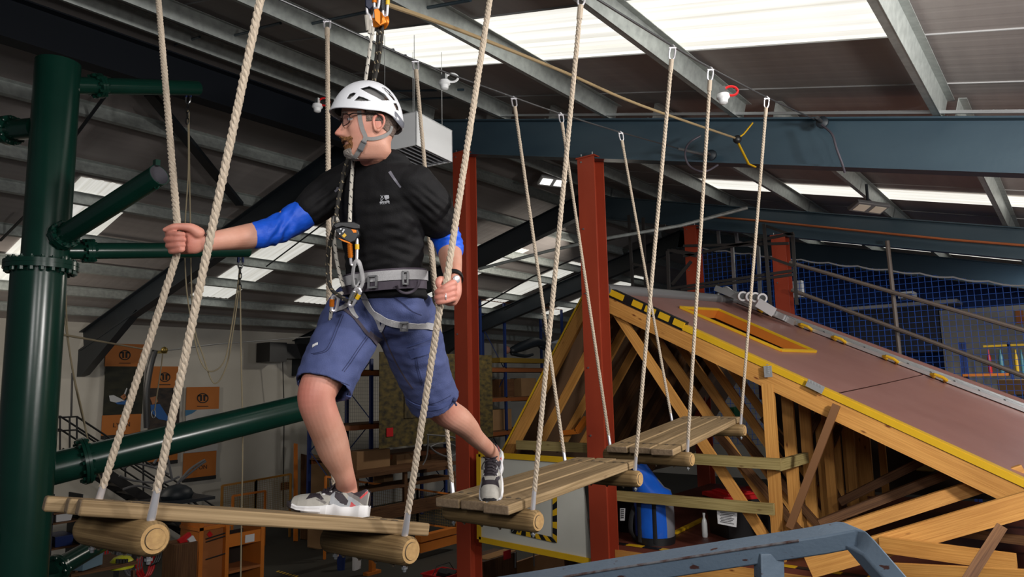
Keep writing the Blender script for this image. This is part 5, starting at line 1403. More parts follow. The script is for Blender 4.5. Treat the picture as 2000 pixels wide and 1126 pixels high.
sl2, SL2 = mesh_obj('undershirt_sleeve', sl_me, M_blues, man, lambda c: .0022 * math.sin(pix(c)[1] * .5 + 2 * noise.noise(c * 25)) * g(pix(c)[1] - 455, 22), label='royal blue undershirt sleeve')
# shorts
mb = MB()
loft(mb, [tuple(P(752, 560, 2.715)) + (.150, .112), tuple(P(754, 588, 2.735)) + (.166, .126), tuple(P(756, 622, 2.76)) + (.178, .142), tuple(P(752, 648, 2.775)) + (.15, .12), tuple(P(748, 662, 2.78)) + (.11, .09)], 36, LATv, capk=(.15, .15), tfix=-UZ)
tube_hem(mb, [tuple(P(712, 590, 2.79)) + (.118, .118), tuple(P(690, 630, 2.75)) + (.124, .12), tuple(P(664, 682, 2.68)) + (.114, .112), tuple(P(640, 735, 2.615)) + (.106, .106), tuple(P(631, 757, 2.588)) + (.105, .104)], 36, CR)
tube_hem(mb, [tuple(P(784, 595, 2.78)) + (.120, .12), tuple(P(795, 640, 2.83)) + (.126, .122), tuple(P(816, 700, 2.92)) + (.120, .115), tuple(P(836, 755, 3.01)) + (.112, .108), tuple(P(846, 780, 3.055)) + (.112, .106)], 36, CR)
sh_me = solid(mb, .0055, 5)
def shorts_disp(c):
    x, y, _ = pix(c); k = wr(c, 1.6)
    for (x0, y0, x1, y1, s_, am) in ((742, 640, 700, 600, 12, .006), (745, 660, 690, 650, 9, .005), (748, 650, 800, 690, 11, .006), (750, 668, 815, 760, 10, .006), (748, 690, 790, 780, 9, .004), (640, 700, 700, 720, 8, .003), (610, 720, 670, 745, 7, .003), (850, 700, 800, 740, 9, .003), (760, 590, 840, 600, 8, .003), (885, 730, 840, 745, 8, .004), (720, 600, 735, 660, 7, .004)):
        vx, vy = x1 - x0, y1 - y0; L = math.hypot(vx, vy); t = ((x - x0) * vx + (y - y0) * vy) / L / L; dperp = ((x - x0) * vy - (y - y0) * vx) / L
        k -= am * g(dperp, s_) * g(t - .5, .55)
    return k
M_shorts = mat('faded_blue_cotton', (.040, .056, .155), .82, 0, (.060, .078, .195), (22, 22, 22), .35, .2, (240, 240, 240))
shorts, SHORTS = mesh_obj('shorts', sh_me, M_shorts, man, shorts_disp, label='faded blue knee-length shorts')
M_seam = mat('dark_blue_seam', (.014, .02, .07), .8); M_hemf = mat('blue_hem_cloth', (.034, .05, .15), .85, 0, (.055, .075, .20), (90, 20, 60))
def stitch(pxs, double=0):
    mb = MB(); ribbon(mb, SHORTS, pxs, .0022, .0003, .0012)
    if double: ribbon(mb, SHORTS, [(x + double, y + double * .4) for x, y in pxs], .0022, .0003, .0012)
    mb.build('seam', M_seam, shorts)
stitch([(667, 613), (656, 640), (646, 665), (636, 682), (622, 688), (608, 690)], 4)
stitch([(716, 655), (700, 678), (682, 705), (668, 724)], 4)
stitch([(768, 580), (785, 592), (800, 605), (818, 613)], 5); stitch([(808, 680), (812, 710), (818, 735), (824, 752)], 4)
stitch([(604, 727), (630, 733), (655, 741), (682, 752)]); stitch([(795, 776), (820, 788), (850, 786), (880, 772)])
mb = MB(); ribbon(mb, SHORTS, [(794, 677), (815, 670), (835, 662), (848, 655)], .004, .0015, .003); ribbon(mb, SHORTS, [(800, 692), (820, 686), (840, 680), (852, 674)], .036, .002, .004); mb.build('pocket_flap', M_hemf, shorts)
mb = MB(); ribbon(mb, SHORTS, [(583, 741), (600, 744), (625, 750), (650, 759), (672, 769), (682, 775)], .020, .0012, .003); mb.build('hem', M_hemf, shorts)
mb = MB(); ribbon(mb, SHORTS, [(795, 781), (812, 791), (830, 796), (850, 796), (870, 789), (886, 778)], .020, .0012, .003); mb.build('hem', M_hemf, shorts)
mb = MB(); h = hit(SHORTS, 884, 780) or hit(SHORTS, 878, 778)
if h: mb.ball(h[0] + h[1] * .008, .011, 10); mb.tube([h[0], h[0] + h[1] * .02 - UZ * .02], .004, 6); mb.build('drawcord_toggle', M_seam, shorts)
mb = MB(); ribbon(mb, SHORTS, [(611, 676), (616, 673), (621, 671)], .012, .001, .002); mb.build('brand_tag', M_paper, shorts)
# shirt prints and neckline
mb = MB(); ribbon(mb, SHIRT, [(761, 335), (768, 346), (776, 357), (783, 366)], .011, .001, .0008, wl=.006); mb.build('reflective_stripe', mat('reflective_grey', (.12, .115, .14), .5), shirt)
mb = MB(); ribbon(mb, SHIRT, [(660, 365), (658, 370), (654, 374)], .008, .001, .0008); mb.build('reflective_stripe', MATS['reflective_grey'], shirt)
lg = MB()
def print_on(s, px, py, wpx, hpx, bvs, mbx, size=1.0, dy=.08):
    vs, fs = text_mesh(s, 1.0); w_ = max(v.x for v in vs); hh = max(v.y for v in vs); n = len(mbx.v); ok = True; new = []
    for v in vs:
        x, y = px + v.x / w_ * wpx, py + dy * v.x / w_ * wpx * -1 - v.y / hh * hpx; h = hit(bvs, x, y)
        if h is None: return
        nn_ = h[1] if h[1].dot(CF) < 0 else -h[1]; new.append(h[0] + nn_ * .0022)
    mbx.v += new
    for f_ in fs: mbx.face([n + i for i in f_])
print_on('RUN', 742, 399, 19, 6, SHIRT, lg); print_on('X', 743, 388, 7, 6.5, SHIRT, lg); print_on('B', 752, 388, 8, 7, SHIRT, lg); print_on('K', 743, 394.0, 7, 6, SHIRT, lg); print_on('S', 752, 393.5, 8, 6, SHIRT, lg)
ribbon(lg, SHIRT, [(742, 394.6), (751, 393.8), (761, 393)], .004, .002, .0006)
ribbon(lg, SHIRT, [(751, 384.5), (760, 383.6)], .011, .0014, .0005)
lg.build('chest_print', mat('pale_print', (.42, .43, .46), .6), shirt, smooth=False)
# wrist band, watch, ring
def bracelet(nodes_c, axis, r, h, name, m, rb=None, lab=None):
    mb = MB(); t, s, u = frame(axis, UZ); n = 24
    i = [mb.ring(nodes_c + t * z, s, u, r + o, (rb or r) + o, n) for z, o in ((-h / 2, 0), (-h / 2, .003), (h / 2, .003), (h / 2, 0))]
    for a, b in zip(i, i[1:]): mb.skin(a, b, n)
    return mb.build(name, m, man, label=lab)
nax = (hd(0, 0, -.085) - P(744, 345, 2.62)).normalized(); nax = (nax + Fh * .45).normalized() * 1.0
nfr = (Fh - nax * Fh.dot(nax)).normalized(); ncl = nfr.cross(nax)
def neck_ring(c, ra, rb, h, th, name, m, lab=None):
    mb = MB(); n = 40; ii = []
    for z, o in ((-h / 2, 0), (-h / 2, th), (h / 2, th * .6), (h / 2, 0)): ii.append(mb.ring(c + nax * z, ncl, nfr, ra + o, rb + o, n))
    for a_, b2 in zip(ii, ii[1:]): mb.skin(a_, b2, n)
    mb.skin(ii[-1], ii[0], n); return mb.build(name, m, man, smooth=True, label=lab)
ncc = P(735, 320, 2.592)
neck_ring(ncc + nax * .006, .066, .068, .020, .006, 'collar', M_shirt)
neck_ring(ncc + nax * .018, .062, .065, .009, .004, 'undershirt_collar', M_blues, 'blue undershirt collar')
neck_ring(ncc + nax * .026, .0595, .0625, .0035, .003, 'cord_necklace', mat('dark_cord', (.02, .012, .012), .7))
wa = (P(435, 468, 2.475) - P(400, 473, 2.43)).normalized()
for z in (.0, .006): bracelet(P(398, 473, 2.428) + wa * z, wa, .0325, .004, 'braided_wristband', mat('brown_leather', (.03, .012, .010), .7), .029)
wb = (P(885, 545, 2.50) - P(881, 512, 2.59)).normalized()
bracelet(P(885, 543, 2.503), wb, .0325, .020, 'watch_strap', M_black, .030)
wc_ = P(890, 545, 2.472); mb = MB(); mb.lathe(wc_, [(.014, 0), (.015, .004), (.013, .008), (.011, .009)], axis=(CR * .7 - CF * .7 - UZ * .1).normalized(), n=18); mb.build('watch', M_chrome, man)
mb = MB(); hr = hit(BODY, 871, 578.5); 
if hr: mb.tube([hr[0] - CF * -.007 + (UZ * math.cos(a) * .0112 + CF * (math.sin(a)) * .0112) for a in [2 * PI * k / 16 for k in range(16)]], .0022, 6, closed=True); mb.build('finger_ring', M_chrome, man)
# --- harness
M_web = mat('pale_grey_webbing', (.30, .295, .30), .7, 0, (.37, .36, .37), (120, 120, 120), .3, .2, (300, 300, 300)); M_pad = mat('aubergine_padding', (.045, .034, .048), .8, 0, (.06, .048, .064), (80, 80, 80))
bz = P(751, 546, 2.70)
def hoop(c, a, b_, h, th, name, m, parent, tilt=0.0, n=48, part=None):
    mb = MB(); ii = []
    for z, o in ((-h / 2, 0), (-h / 2, th), (h / 2, th), (h / 2, 0)):
        ii.append(len(mb.v))
        for k in range(n):
            an = 2 * PI * k / n; q = c + LATv * math.cos(an) * (a + o) + FRO * math.sin(an) * (b_ + o) + UZ * (z + tilt * math.sin(an)); mb.v.append(q)
    for a_, b2 in zip(ii, ii[1:]): mb.skin(a_, b2, n)
    mb.skin(ii[-1], ii[0], n)
    return mb.build(name, m, parent)
harness = hoop(bz - UZ * .012, .168, .128, .075, .009, 'harness', M_pad, man, -.012); harness['label'] = 'grey climbing harness with padded waist belt'
hoop(bz, .178, .138, .036, .004, 'waist_webbing', M_web, harness, -.012)
HB = BVHTree.FromPolygons([v.co + ORG[man] for v in harness.data.vertices], [tuple(p.vertices) for p in harness.data.polygons])
ALLH = [SHORTS, SHIRT, HB]
mb = MB()
ribbon(mb, ALLH, [(700, 562), (711, 576), (719, 592), (731, 609), (748, 622), (768, 630), (790, 633), (812, 634), (832, 635), (847, 638)], .026, .006, .003)
ribbon(mb, ALLH, [(731, 609), (739, 626), (743, 642)], .024, .005, .002, wl=.008)
ribbon(mb, ALLH, [(752, 624), (748, 636), (744, 646)], .018, .004, .002, wl=.008)
ribbon(mb, ALLH, [(698, 585), (684, 592), (672, 601), (658, 607)], .018, .006, .003)
ribbon(mb, ALLH, [(684, 596), (690, 612), (698, 622)], .020, .005, .002, wl=.01)
mb.build('leg_loop', M_web, harness)
mb = MB(); ribbon(mb, SHORTS, [(670, 602), (690, 618), (712, 645), (730, 665), (743, 682)], .012, .002, .003); ribbon(mb, SHORTS, [(744, 645), (752, 660), (770, 700), (790, 735), (806, 758)], .006, .001, .0015); ribbon(mb, SHORTS, [(720, 650), (732, 660), (742, 664)], .02, .002, .003); mb.build('leg_loop_edge', M_pad, harness)
for (x, y, w_, h_, an) in ((731, 551, .030, .040, 0), (790, 543, .016, .044, 0), (789, 633, .024, .034, 0), (697, 553, .012, .03, 0)):
    h = hit(ALLH, x, y)
    if h:
        n_ = h[1] if h[1].dot(CF) < 0 else -h[1]; s = UZ.cross(n_).normalized(); u_ = n_.cross(s); p = h[0] + n_ * .014; mb = MB()
        for dx in (-.5, .5): mb.box(p + s * dx * w_, (.006, h_, .007), axes=(s, u_, n_))
        for dy in (-.5, .5): mb.box(p + u_ * dy * h_, (w_ + .006, .006, .007), axes=(s, u_, n_))
        mb.build('buckle', M_grey, harness)
mb = MB(); gp = [(775, 556), (780, 566), (793, 572), (808, 568), (818, 557), (820, 547)]
pts = [(hit(ALLH, *q) or hit(ALLH, q[0] - 6, q[1])) for q in gp]; pts = [q[0] - CF * .018 for q in pts if q]
mb.tube(smooth_path(pts), .005, 8); mb.build('gear_loop', MATS['aubergine_padding'], harness)
mb = MB(); dB = 2.525
mb.tube(smooth_path([P(703, 548, dB), P(693, 560, dB - .01), P(689, 540, dB - .02), P(692, 516, dB - .03), P(697, 509, dB - .032), P(703, 516, dB - .03), P(708, 540, dB - .015), P(707, 556, dB), P(698, 572, dB)]), .0075, 8, flat=(1.1, .5)); mb.build('belay_loop', M_web, harness)
# --- belay device, karabiners and ropes (things of their own)
def karabiner(p0, p1, w_, lab, sleeve=None, bandm=None, thick=.0055):
    t = thing('karabiner', p1, lab, 'karabiner'); d = (p1 - p0).normalized(); s = d.cross(CF).normalized(); L = (p1 - p0).length
    if s.dot(CR) < 0: s = -s
    pts = [p0 + s * w_ * .8, p0 + d * L * .12 + s * w_, p0 + d * L * .88 + s * w_ * .75, p1 + s * w_ * .3, p1 - s * w_ * .3, p0 + d * L * .88 - s * w_ * .75, p0 + d * L * .12 - s * w_, p0 - s * w_ * .8, p0 - d * w_ * .5]
    mb = MB(); mb.tube([V(q) for q in catmull([tuple(q) for q in pts] + [tuple(pts[0])], 5)][:-1], thick, 8, closed=True); mb.build('frame', M_chrome, t)
    if sleeve is not None:
        mb = MB(); a, b_ = p0 + d * L * .18 - s * w_ * .98, p0 + d * L * .72 - s * w_ * .8; mb.tube([a, b_], thick * 1.6, 10)
        for k in range(6): mb.tube([a.lerp(b_, .08 + k * .15), a.lerp(b_, .13 + k * .15)], thick * 1.8, 10)
        mb.build('screw_sleeve', sleeve, t)
    if bandm: mb = MB(); a = p0 + d * L * .2 + s * w_ * .98; mb.tube([a, a + d * .018], thick * 1.35, 10); mb.build('marker_band', bandm, t)
    return t
M_or = mat('orange_anodised', (.62, .17, .01), .3, .5)
karabiner(P(690, 466, 2.49), P(691, 517, 2.50), .013, 'steel karabiner with an orange sleeve hanging from the belay device', M_or, M_yellow)
t = thing('belay_device', P(678, 455, 2.49), 'black belay device with yellow marks on the man\'s chest', 'belay device')
def plate(mb, pxs, d0, th, mi=0):
    a = [P(x, y, d0) for x, y in pxs]; b_ = [p + CF * th for p in a]; n = len(a); i0 = len(mb.v); mb.v += a + b_
    mb.face(range(i0 + n - 1, i0 - 1, -1), mi); mb.face(range(i0 + n, i0 + 2 * n), mi)
    for k in range(n): mb.face((i0 + k, i0 + (k + 1) % n, i0 + n + (k + 1) % n, i0 + n + k), mi)
mb = MB(); plate(mb, [(650, 438), (660, 434), (694, 436), (699, 450), (701, 458), (694, 470), (684, 474), (668, 466), (657, 453)], 2.478, .028); mb.build('cover_plate', mat('anthracite', (.018, .019, .022), .35, .3), t, bevel=.003)
mb = MB(); plate(mb, [(650, 439), (660, 433), (692, 433), (702, 438), (702, 447), (692, 447), (668, 442), (656, 446)], 2.470, .014); mb.build('handle', M_black, t, bevel=.003)
mb = MB(); plate(mb, [(668, 460), (673, 455), (677, 459), (672, 464)], 2.4755, .004); mb.build('yellow_mark', M_yellow, t)
mb = MB(); plate(mb, [(686, 447), (696, 449), (696, 454), (690, 454)], 2.4755, .006); plate(mb, [(660, 464), (668, 470), (684, 476), (684, 473), (668, 467)], 2.477, .01); mb.build('orange_catch', M_or, t)
mb = MB()
for (x, y) in ((666, 447), (672, 449), (664, 456), (670, 452), (694, 440)): mb.lathe(P(x, y, 2.4765), [(.004, 0), (.003, .003)], axis=-CF, n=8)
mb.build('rivets', M_zinc, t)
M_wrope = mat('white_flecked_rope', (.40, .37, .32), .85, 0, (.48, .45, .40), (90, 90, 90)); M_brope = mat('black_rope', (.012, .011, .011), .85, 0, (.03, .026, .02), (120, 120, 120))
M_fleck = mat('tan_fleck', (.30, .24, .15), .85)
def fleck_rope(pts, r, m, mf, lab, gap=.028, spiral=False):
    path = smooth_path(pts, 10); t = thing('climbing_rope', path[-1], lab, 'rope')
    mb = MB(); mb.tube(path, r, 10); mb.build('sheath', m, t)
    seg = 0.0; mb = MB(); k = 0; nxt = gap
    for i in range(1, len(path)):
        a, b_ = path[i - 1], path[i]; L = (b_ - a).length
        while seg + L > nxt:
            p = a.lerp(b_, (nxt - seg) / L); d = (b_ - a).normalized(); tt, s, u = frame(d)
            for q in range(3):
                an = q * 2.1 + k * 1.3; o = s * math.cos(an) + u * math.sin(an); sd_ = u * math.cos(an) - s * math.sin(an)
                mb.beam(p + o * r * .96 - d * .004 - sd_ * .003, p + o * r * .96 + d * .004 + sd_ * .003, .003, .002, up=o)
            k += 1; nxt += gap
        seg += L
    mb.build('fleck_pattern', mf, t, kind='stuff')
    return t
fleck_rope([P(729, 52, 2.66), P(719, 120, 2.68), P(709, 190, 2.70), P(697, 270, 2.64), P(689, 325, 2.565), P(685, 385, 2.525), P(683, 438, 2.49)], .0068, M_wrope, M_black, 'white flecked climbing rope running down past the chin to the belay device')
fleck_rope([P(747, 44, 2.66), P(744, 90, 2.68), P(733, 150, 2.72), P(705, 250, 2.70), P(677, 318, 2.61), P(666, 365, 2.57), P(658, 410, 2.53), P(655, 440, 2.49)], .0068, M_brope, M_fleck, 'black climbing rope hanging beside the white one in front of the chest', .035)
fleck_rope([P(739, 46, 2.66), P(737, 90, 2.69), P(730, 150, 2.73), P(715, 220, 2.74)], .0068, M_brope, M_fleck, 'second strand of black rope going up to the orange pulley', .035)
fleck_rope([P(653, 442, 2.50), P(645, 470, 2.56), P(640, 520, 2.60), P(645, 560, 2.58), P(662, 577, 2.55), P(680, 588, 2.52), P(690, 592, 2.51)], .0068, M_brope, M_fleck, 'black rope tail looping from the belay device to the harness', .035)
fleck_rope([P(660, 432, 2.50), P(655, 424, 2.52), P(652, 440, 2.54), P(655, 490, 2.58), P(662, 530, 2.58), P(671, 560, 2.56)], .0066, M_wrope, M_black, 'white flecked rope tail hanging below the belay device')
fleck_rope([P(668, 572, 2.57), P(655, 578, 2.60), P(648, 600, 2.62), P(643, 640, 2.64), P(634, 680, 2.66)], .0066, M_wrope, M_black, 'white flecked rope end hanging at the man\'s right hip')
karabiner(P(655, 580, 2.57), P(652, 606, 2.575), .011, 'karabiner with an orange sleeve clipped at the right hip', M_or)
karabiner(P(700, 566, 2.50), P(684, 596, 2.51), .010, 'steel karabiner with a yellow band under the belay loop', M_zinc, M_yellow)
# overhead trolley and pulley
t = thing('rope_pulley', P(742, 44, 2.66), 'orange rope pulley hanging above the helmet', 'pulley')
ax_ = (CR * .55 + CF * .83).normalized()
mb = MB(); mb.lathe(P(742, 40, 2.66) - ax_ * .018, [(.030, 0), (.030, .006), (.020, .012), (.020, .024), (.030, .030), (.030, .036)], axis=ax_, n=20); mb.build('sheave', M_or, t)
mb = MB(); plate(mb, [(730, 18), (738, 16), (752, 34), (755, 44), (742, 50), (732, 40)], 2.635, .008); mb.build('side_plate', M_or, t, bevel=.002)
mb = MB(); mb.tube([P(734, 20, 2.65), P(731, 36, 2.65)], .008, 8); mb.build('swivel', M_chrome, t)
karabiner(P(753, -8, 2.66), P(752, 32, 2.66), .009, 'steel karabiner with a yellow band beside the orange pulley', M_black, M_yellow)
karabiner(P(737, -20, 2.65), P(735, 16, 2.65), .010, 'karabiner with an orange gate above the pulley', M_or)
t = thing('rope_trolley', P(720, 10, 2.66), 'dark blue rope trolley at the top edge above the man', 'trolley')
mb = MB(); plate(mb, [(712, -30), (728, -30), (732, 10), (722, 20), (713, 12)], 2.65, .03); mb.build('body', mat('navy_alloy', (.012, .015, .035), .35, .4), t, bevel=.004)
mb = MB(); mb.tube(smooth_path([P(717, 14, 2.66), P(718, 26, 2.66), P(724, 34, 2.66), P(728, 52, 2.66)]), .006, 8); mb.build('eye', M_chrome, t)
mb = MB(); mb.tube([P(717, 30, 2.66), P(720, 60, 2.665)], .010, 8); mb.tube([P(726, 40, 2.66), P(722, 66, 2.665)], .0085, 8); mb.build('rope_eye', M_wrope, t)
# ------------------------------------------------------------------ far side of the hall
def boxY(mb, x0, y0, x1, y1, Y, th, mi=0):
    a, b = onY(x0, (y0 + y1) / 2, Y), onY(x1, (y0 + y1) / 2, Y); zt_, zb = onY((x0 + x1) / 2, y0, Y).z, onY((x0 + x1) / 2, y1, Y).z
    mb.box2((min(a.x, b.x), Y, zb), (max(a.x, b.x), Y + th, zt_), mi)
def rectY(x0, y0, x1, y1, Y, th, name, m, parent=None, **kw):
    mb = MB(); boxY(mb, x0, y0, x1, y1, Y, th); return mb.build(name, m, parent, smooth=False, **kw)
def polyY(mb, pts, Y, mi=0, th=.004):
    a = [onY(x, y, Y) for x, y in pts]; c = sum(a, V((0, 0, 0))) / len(a); i0 = len(mb.v); n = len(a); mb.v += a + [p + V((0, th, 0)) for p in a]
    mb.face(range(i0, i0 + n), mi); mb.face(range(i0 + 2 * n - 1, i0 + n - 1, -1), mi)
    for k in range(n): mb.face((i0 + k, i0 + n + k, i0 + n + (k + 1) % n, i0 + (k + 1) % n), mi)
def emblem(mb, x, y, r, Y):
    ring_ = []
    for k in range(20):
        a0, a1 = 2 * PI * k / 20, 2 * PI * (k + 1) / 20
        q = lambda a, s: onY(x + r * s * math.cos(a), y + r * s * .86 * math.sin(a), Y)
        mb.quad(q(a0, 1), q(a1, 1), q(a1, .8), q(a0, .8))
    for dx in (-.28, .28):
        polyY(mb, [(x + (dx - .16) * r, y - .55 * r), (x + (dx + .16) * r, y - .55 * r), (x + (dx + .16) * r, y + .5 * r), (x + (dx - .16) * r, y + .5 * r)], Y)
        polyY(mb, [(x + (dx * 2.2 - .22) * r, y - .55 * r), (x + (dx * 2.2 + .22) * r, y - .55 * r), (x + (dx * 2.2 + .22) * r, y - .3 * r), (x + (dx * 2.2 - .22) * r, y - .3 * r)], Y)
M_ban = mat('orange_banner_print', (.40, .125, .018), .7); M_banblk = mat('black_print', (.012, .011, .011), .8)
M_ph1 = mat('forest_photo_print', (.004, .005, .003), .8, 0, (.022, .022, .010), (3, 3, 6), .2)
M_ph2 = mat('rock_photo_print', (.006, .006, .008), .8, 0, (.05, .035, .025), (4, 4, 7), .2)
M_ph3 = mat('pale_sky_print', (.36, .35, .34), .8, 0, (.44, .43, .42), (1, 1, 1))
M_pw, M_pb, M_po = mat('white_print', (.45, .46, .48), .8), mat('blue_print', (.02, .09, .28), .8), mat('skin_print', (.30, .12, .05), .8)
Yb = 19.5
def banner(x0, x1, xs, y0, ya, yb, y1, ph, lab, word, pol):
    t = thing('wall_banner', onY((x0 + x1) / 2, y1, Yb), lab, 'banner', 'orange headed banners on the back wall')
    rectY(x0, y0, x1, ya, Yb, .02, 'header', M_ban, t); rectY(x0 + xs * .3, ya, x1 + xs * .3, yb, Yb, .02, 'photo_print', ph, t)
    rectY(x0 + xs, yb, x1 + xs, y1, Yb, .02, 'footer', M_ban, t); rectY(x0 + xs, y1, x1 + xs, y1 + 7, Yb - .03, .06, 'foot_bar', M_banblk, t)
    mb = MB(); emblem(mb, (x0 + x1) / 2, (y0 + ya) / 2, (ya - y0) * .26, Yb - .01)
    for k in range(1): polyY(mb, [((x0 + x1) / 2 - 11, ya - 7), ((x0 + x1) / 2 + 11, ya - 7), ((x0 + x1) / 2 + 11, ya - 5.6), ((x0 + x1) / 2 - 11, ya - 5.6)], Yb - .01)
    mb.build('emblem', M_banblk, t, smooth=False)
    if word:
        c = onY((x0 + x1) / 2 + xs, y1 - 15, Yb - .012); mb = MB(); put_text(mb, 'LYON', c, V((1, 0, 0)), UZ, .16); mb.build('lettering', M_banblk, t, smooth=False)
    for nm, m, ps in pol:
        mb = MB(); polyY(mb, ps, Yb - .012); mb.build(nm, m, t, smooth=False)
banner(206, 282, -7, 671, 715, 809, 848, M_ph1, 'tall orange headed banner with a dark kayak photograph, leftmost on the back wall', True,
       [('boat_print', M_pw, [(213, 772), (222, 771), (236, 778), (245, 783), (228, 786), (215, 783)]), ('paddler_print', M_po, [(235, 774), (243, 768), (247, 775), (242, 781)]), ('paddle_print', M_pw, [(240, 774), (247, 757), (249, 758), (243, 775)]), ('water_print', M_pb, [(225, 786), (250, 780), (262, 784), (258, 790), (230, 789)])])
banner(292, 352, -5, 715, 757, 862, 900, M_ph2, 'orange headed banner with a climber in blue, half behind the green pipe', False,
       [('jacket_print', M_pb, [(294, 790), (312, 788), (326, 810), (332, 822), (310, 818), (295, 805)]), ('helmet_print', M_po, [(293, 776), (305, 773), (309, 784), (298, 790)])])
banner(364, 428, -6, 755, 799, 882, 931, M_ph3, 'orange headed banner with a pale sky photograph, rightmost of the row', True,
       [('cloud_print', mat('blue_sky_print', (.04, .14, .26), .8), [(362, 800), (385, 800), (375, 807), (362, 812)]), ('climber_print', M_po, [(383, 824), (388, 820), (390, 832), (384, 834)])])
# black steel stair
t = thing('steel_stair', onY(280, 1000, 17.0), 'black steel stair with handrails going down along the back wall', 'stair')
Ys = 17.0
mb = MB()
for dy in (0, .9):
    for off_ in (0, 26): mb.tube([onY(110, 815 + off_, Ys) + V((0, dy, 0)), onY(150, 813 + off_, Ys) + V((0, dy, 0)), onY(430, 996 + off_, Ys) + V((0, dy, 0))], .022, 6)
    for x in (136, 150, 205, 280, 354, 382, 428):
        y_ = 813 + max(0, x - 150) * .655; mb.beam(onY(x, y_, Ys) + V((0, dy, 0)), onY(x, y_ + 70, Ys) + V((0, dy, 0)), .03, .03)
mb.build('handrails', M_black, t)
mb = MB()
for dy in (0, .9): mb.beam(onY(150, 885, Ys) + V((0, dy, 0)), onY(440, 1075, Ys) + V((0, dy, 0)), .04, .2)
mb.build('stringers', M_black, t)
for k in range(12):
    x = 150 + k * 24; c = onY(x, 885 + k * 24 * .655, Ys); mb = MB(); mb.box(c + V((0, .45, 0)), (.24, .86, .03)); mb.build('tread', M_black, t)
mb = MB(); mb.box(onY(120, 890, Ys) + V((-.3, .45, 0)), (1.4, .9, .06)); mb.build('landing', M_black, t)
mb = MB(); mb.tube([onY(141, 728, Ys), onY(139, 813, Ys)], .02, 6); mb.build('upright', M_black, t)
# yellow mesh fences
def mesh_fence(pts, hpx, Y, lab, cell=.06, m=None):
    m = m or M_orange
    t = thing('mesh_fence', onY(*pts[0], Y), lab, 'fence')
    for (a, b) in zip(pts, pts[1:]):
        A, B = onY(*a, Y), onY(*b, Y); zb = onY(a[0], a[1] + hpx, Y).z; zb2 = onY(b[0], b[1] + hpx, Y).z
        for (qa, qb) in ((A, B), (V((A.x, Y, zb)), V((B.x, Y, zb2)))): mb = MB(); mb.beam(qa, qb, .04, .05); mb.build('rail', m, t)
        for q, z in ((A, zb), (B, zb2)):
            mb = MB(); mb.beam(q, V((q.x, Y, 0)), .05, .05, up=V((0, 1, 0))); mb.build('post', m, t)
        mb = MB(); n = max(int((B.x - A.x) / cell), 1)
        for k in range(1, n):
            p = A.lerp(B, k / n); mb.beam(p, V((p.x, Y, lerp(zb, zb2, k / n))), .006, .006, up=V((0, 1, 0)))
        nz_ = int((A.z - zb) / cell)
        for k in range(1, nz_): mb.beam(V((A.x, Y, lerp(A.z, zb, k / nz_))), V((B.x, Y, lerp(B.z, zb2, k / nz_))), .006, .006)
        mb.build('wire_mesh', mat('dull_yellow_wire', (.25, .15, .04), .6), t, kind='stuff')
mesh_fence([(434, 948), (500, 937), (568, 925)], 78, 17.6, 'yellow wire mesh fence by the white wall, behind the bridge step', .05, mat('dull_fence_orange', (.34, .15, .02), .5))
mesh_fence([(455, 968), (518, 958)], 50, 17.2, 'small orange mesh gate in front of the yellow fence', .06)
mesh_fence([(636, 930), (716, 942), (815, 955), (890, 966)], 66, 14.6, 'low orange mesh fence behind the man\'s legs', .07)
def mbuild(fn, name, m, parent=None, **kw):
    mb = MB(); fn(mb); return mb.build(name, m, parent, **kw)
# orange cabinet frame
t = thing('open_cabinet', onY(450, 1140, 13.2), 'orange open fronted cabinet under the nearest bridge step', 'cabinet')
rectY(388, 1020, 516, 1026, 13.2, .7, 'top', M_orange, t)
rectY(388, 1022, 396, 1150, 13.2, .7, 'side_panel', M_orange, t); rectY(440, 1022, 447, 1150, 13.15, .1, 'post', M_orange, t); rectY(509, 1022, 516, 1150, 13.2, .7, 'side_panel', M_orange, t)
rectY(390, 1024, 440, 1150, 13.26, .02, 'left_panel', mat('dull_orange_ply', (.30, .095, .02), .7, 0, (.36, .12, .03), (3, 3, 3)), t)
rectY(447, 1038, 509, 1062, 13.2, .05, 'front_rail', M_orange, t); rectY(447, 1108, 509, 1113, 13.2, .6, 'shelf', MATS['dull_orange_ply'], t); rectY(447, 1030, 509, 1150, 13.85, .02, 'back', mat('dark_interior', (.02, .01, .006), .8), t)
rectY(479, 1043, 497, 1058, 13.18, .01, 'notice', M_paper, t); mbuild(lambda mb: polyY(mb, [(410, 1036), (416, 1043), (410, 1050), (404, 1043)], 13.24), 'hazard_diamond', M_redplastic, t)
mbuild(lambda mb: [mb.tube([onY(402, y, 13.22), onY(440, y - 12, 13.15)], .012, 6) for y in (1052, 1058, 1092)], 'brace', M_black, t)
# bench with odds and ends at lower left
t = thing('workbench', onY(220, 1120, 10.2), 'dark workbench at the bottom left, under the nearest step', 'bench')
rectY(140, 1108, 268, 1114, 10.0, .8, 'top', M_pinedark, t); rectY(145, 1114, 150, 1200, 10.05, .06, 'leg', M_pinedark, t); rectY(258, 1114, 263, 1200, 10.05, .06, 'leg', M_pinedark, t)
bt = onY(230, 1108, 10.1)
t = thing('yellow_helmet', bt, 'yellow climbing helmet lying on the workbench', 'helmet')
mb = MB(); prof = [(.15, 0), (.155, .03), (.14, .09), (.10, .135), (.04, .155), (.005, .158)]; mb.lathe(onY(237, 1108, 10.2), prof, n=20); mb.build('shell', mat('lime_yellow', (.55, .55, .02), .4), t)
mb = MB(); mb.box(onY(222, 1106, 10.15), (.25, .14, .02)); mb.build('peak', mat('lime_yellow', (.55, .55, .02), .4), t)
for k in range(4): mbuild(lambda mb: mb.box(onY(229 + k * 6, 1095, 10.05), (.03, .03, .05)), 'vent', M_black, t)
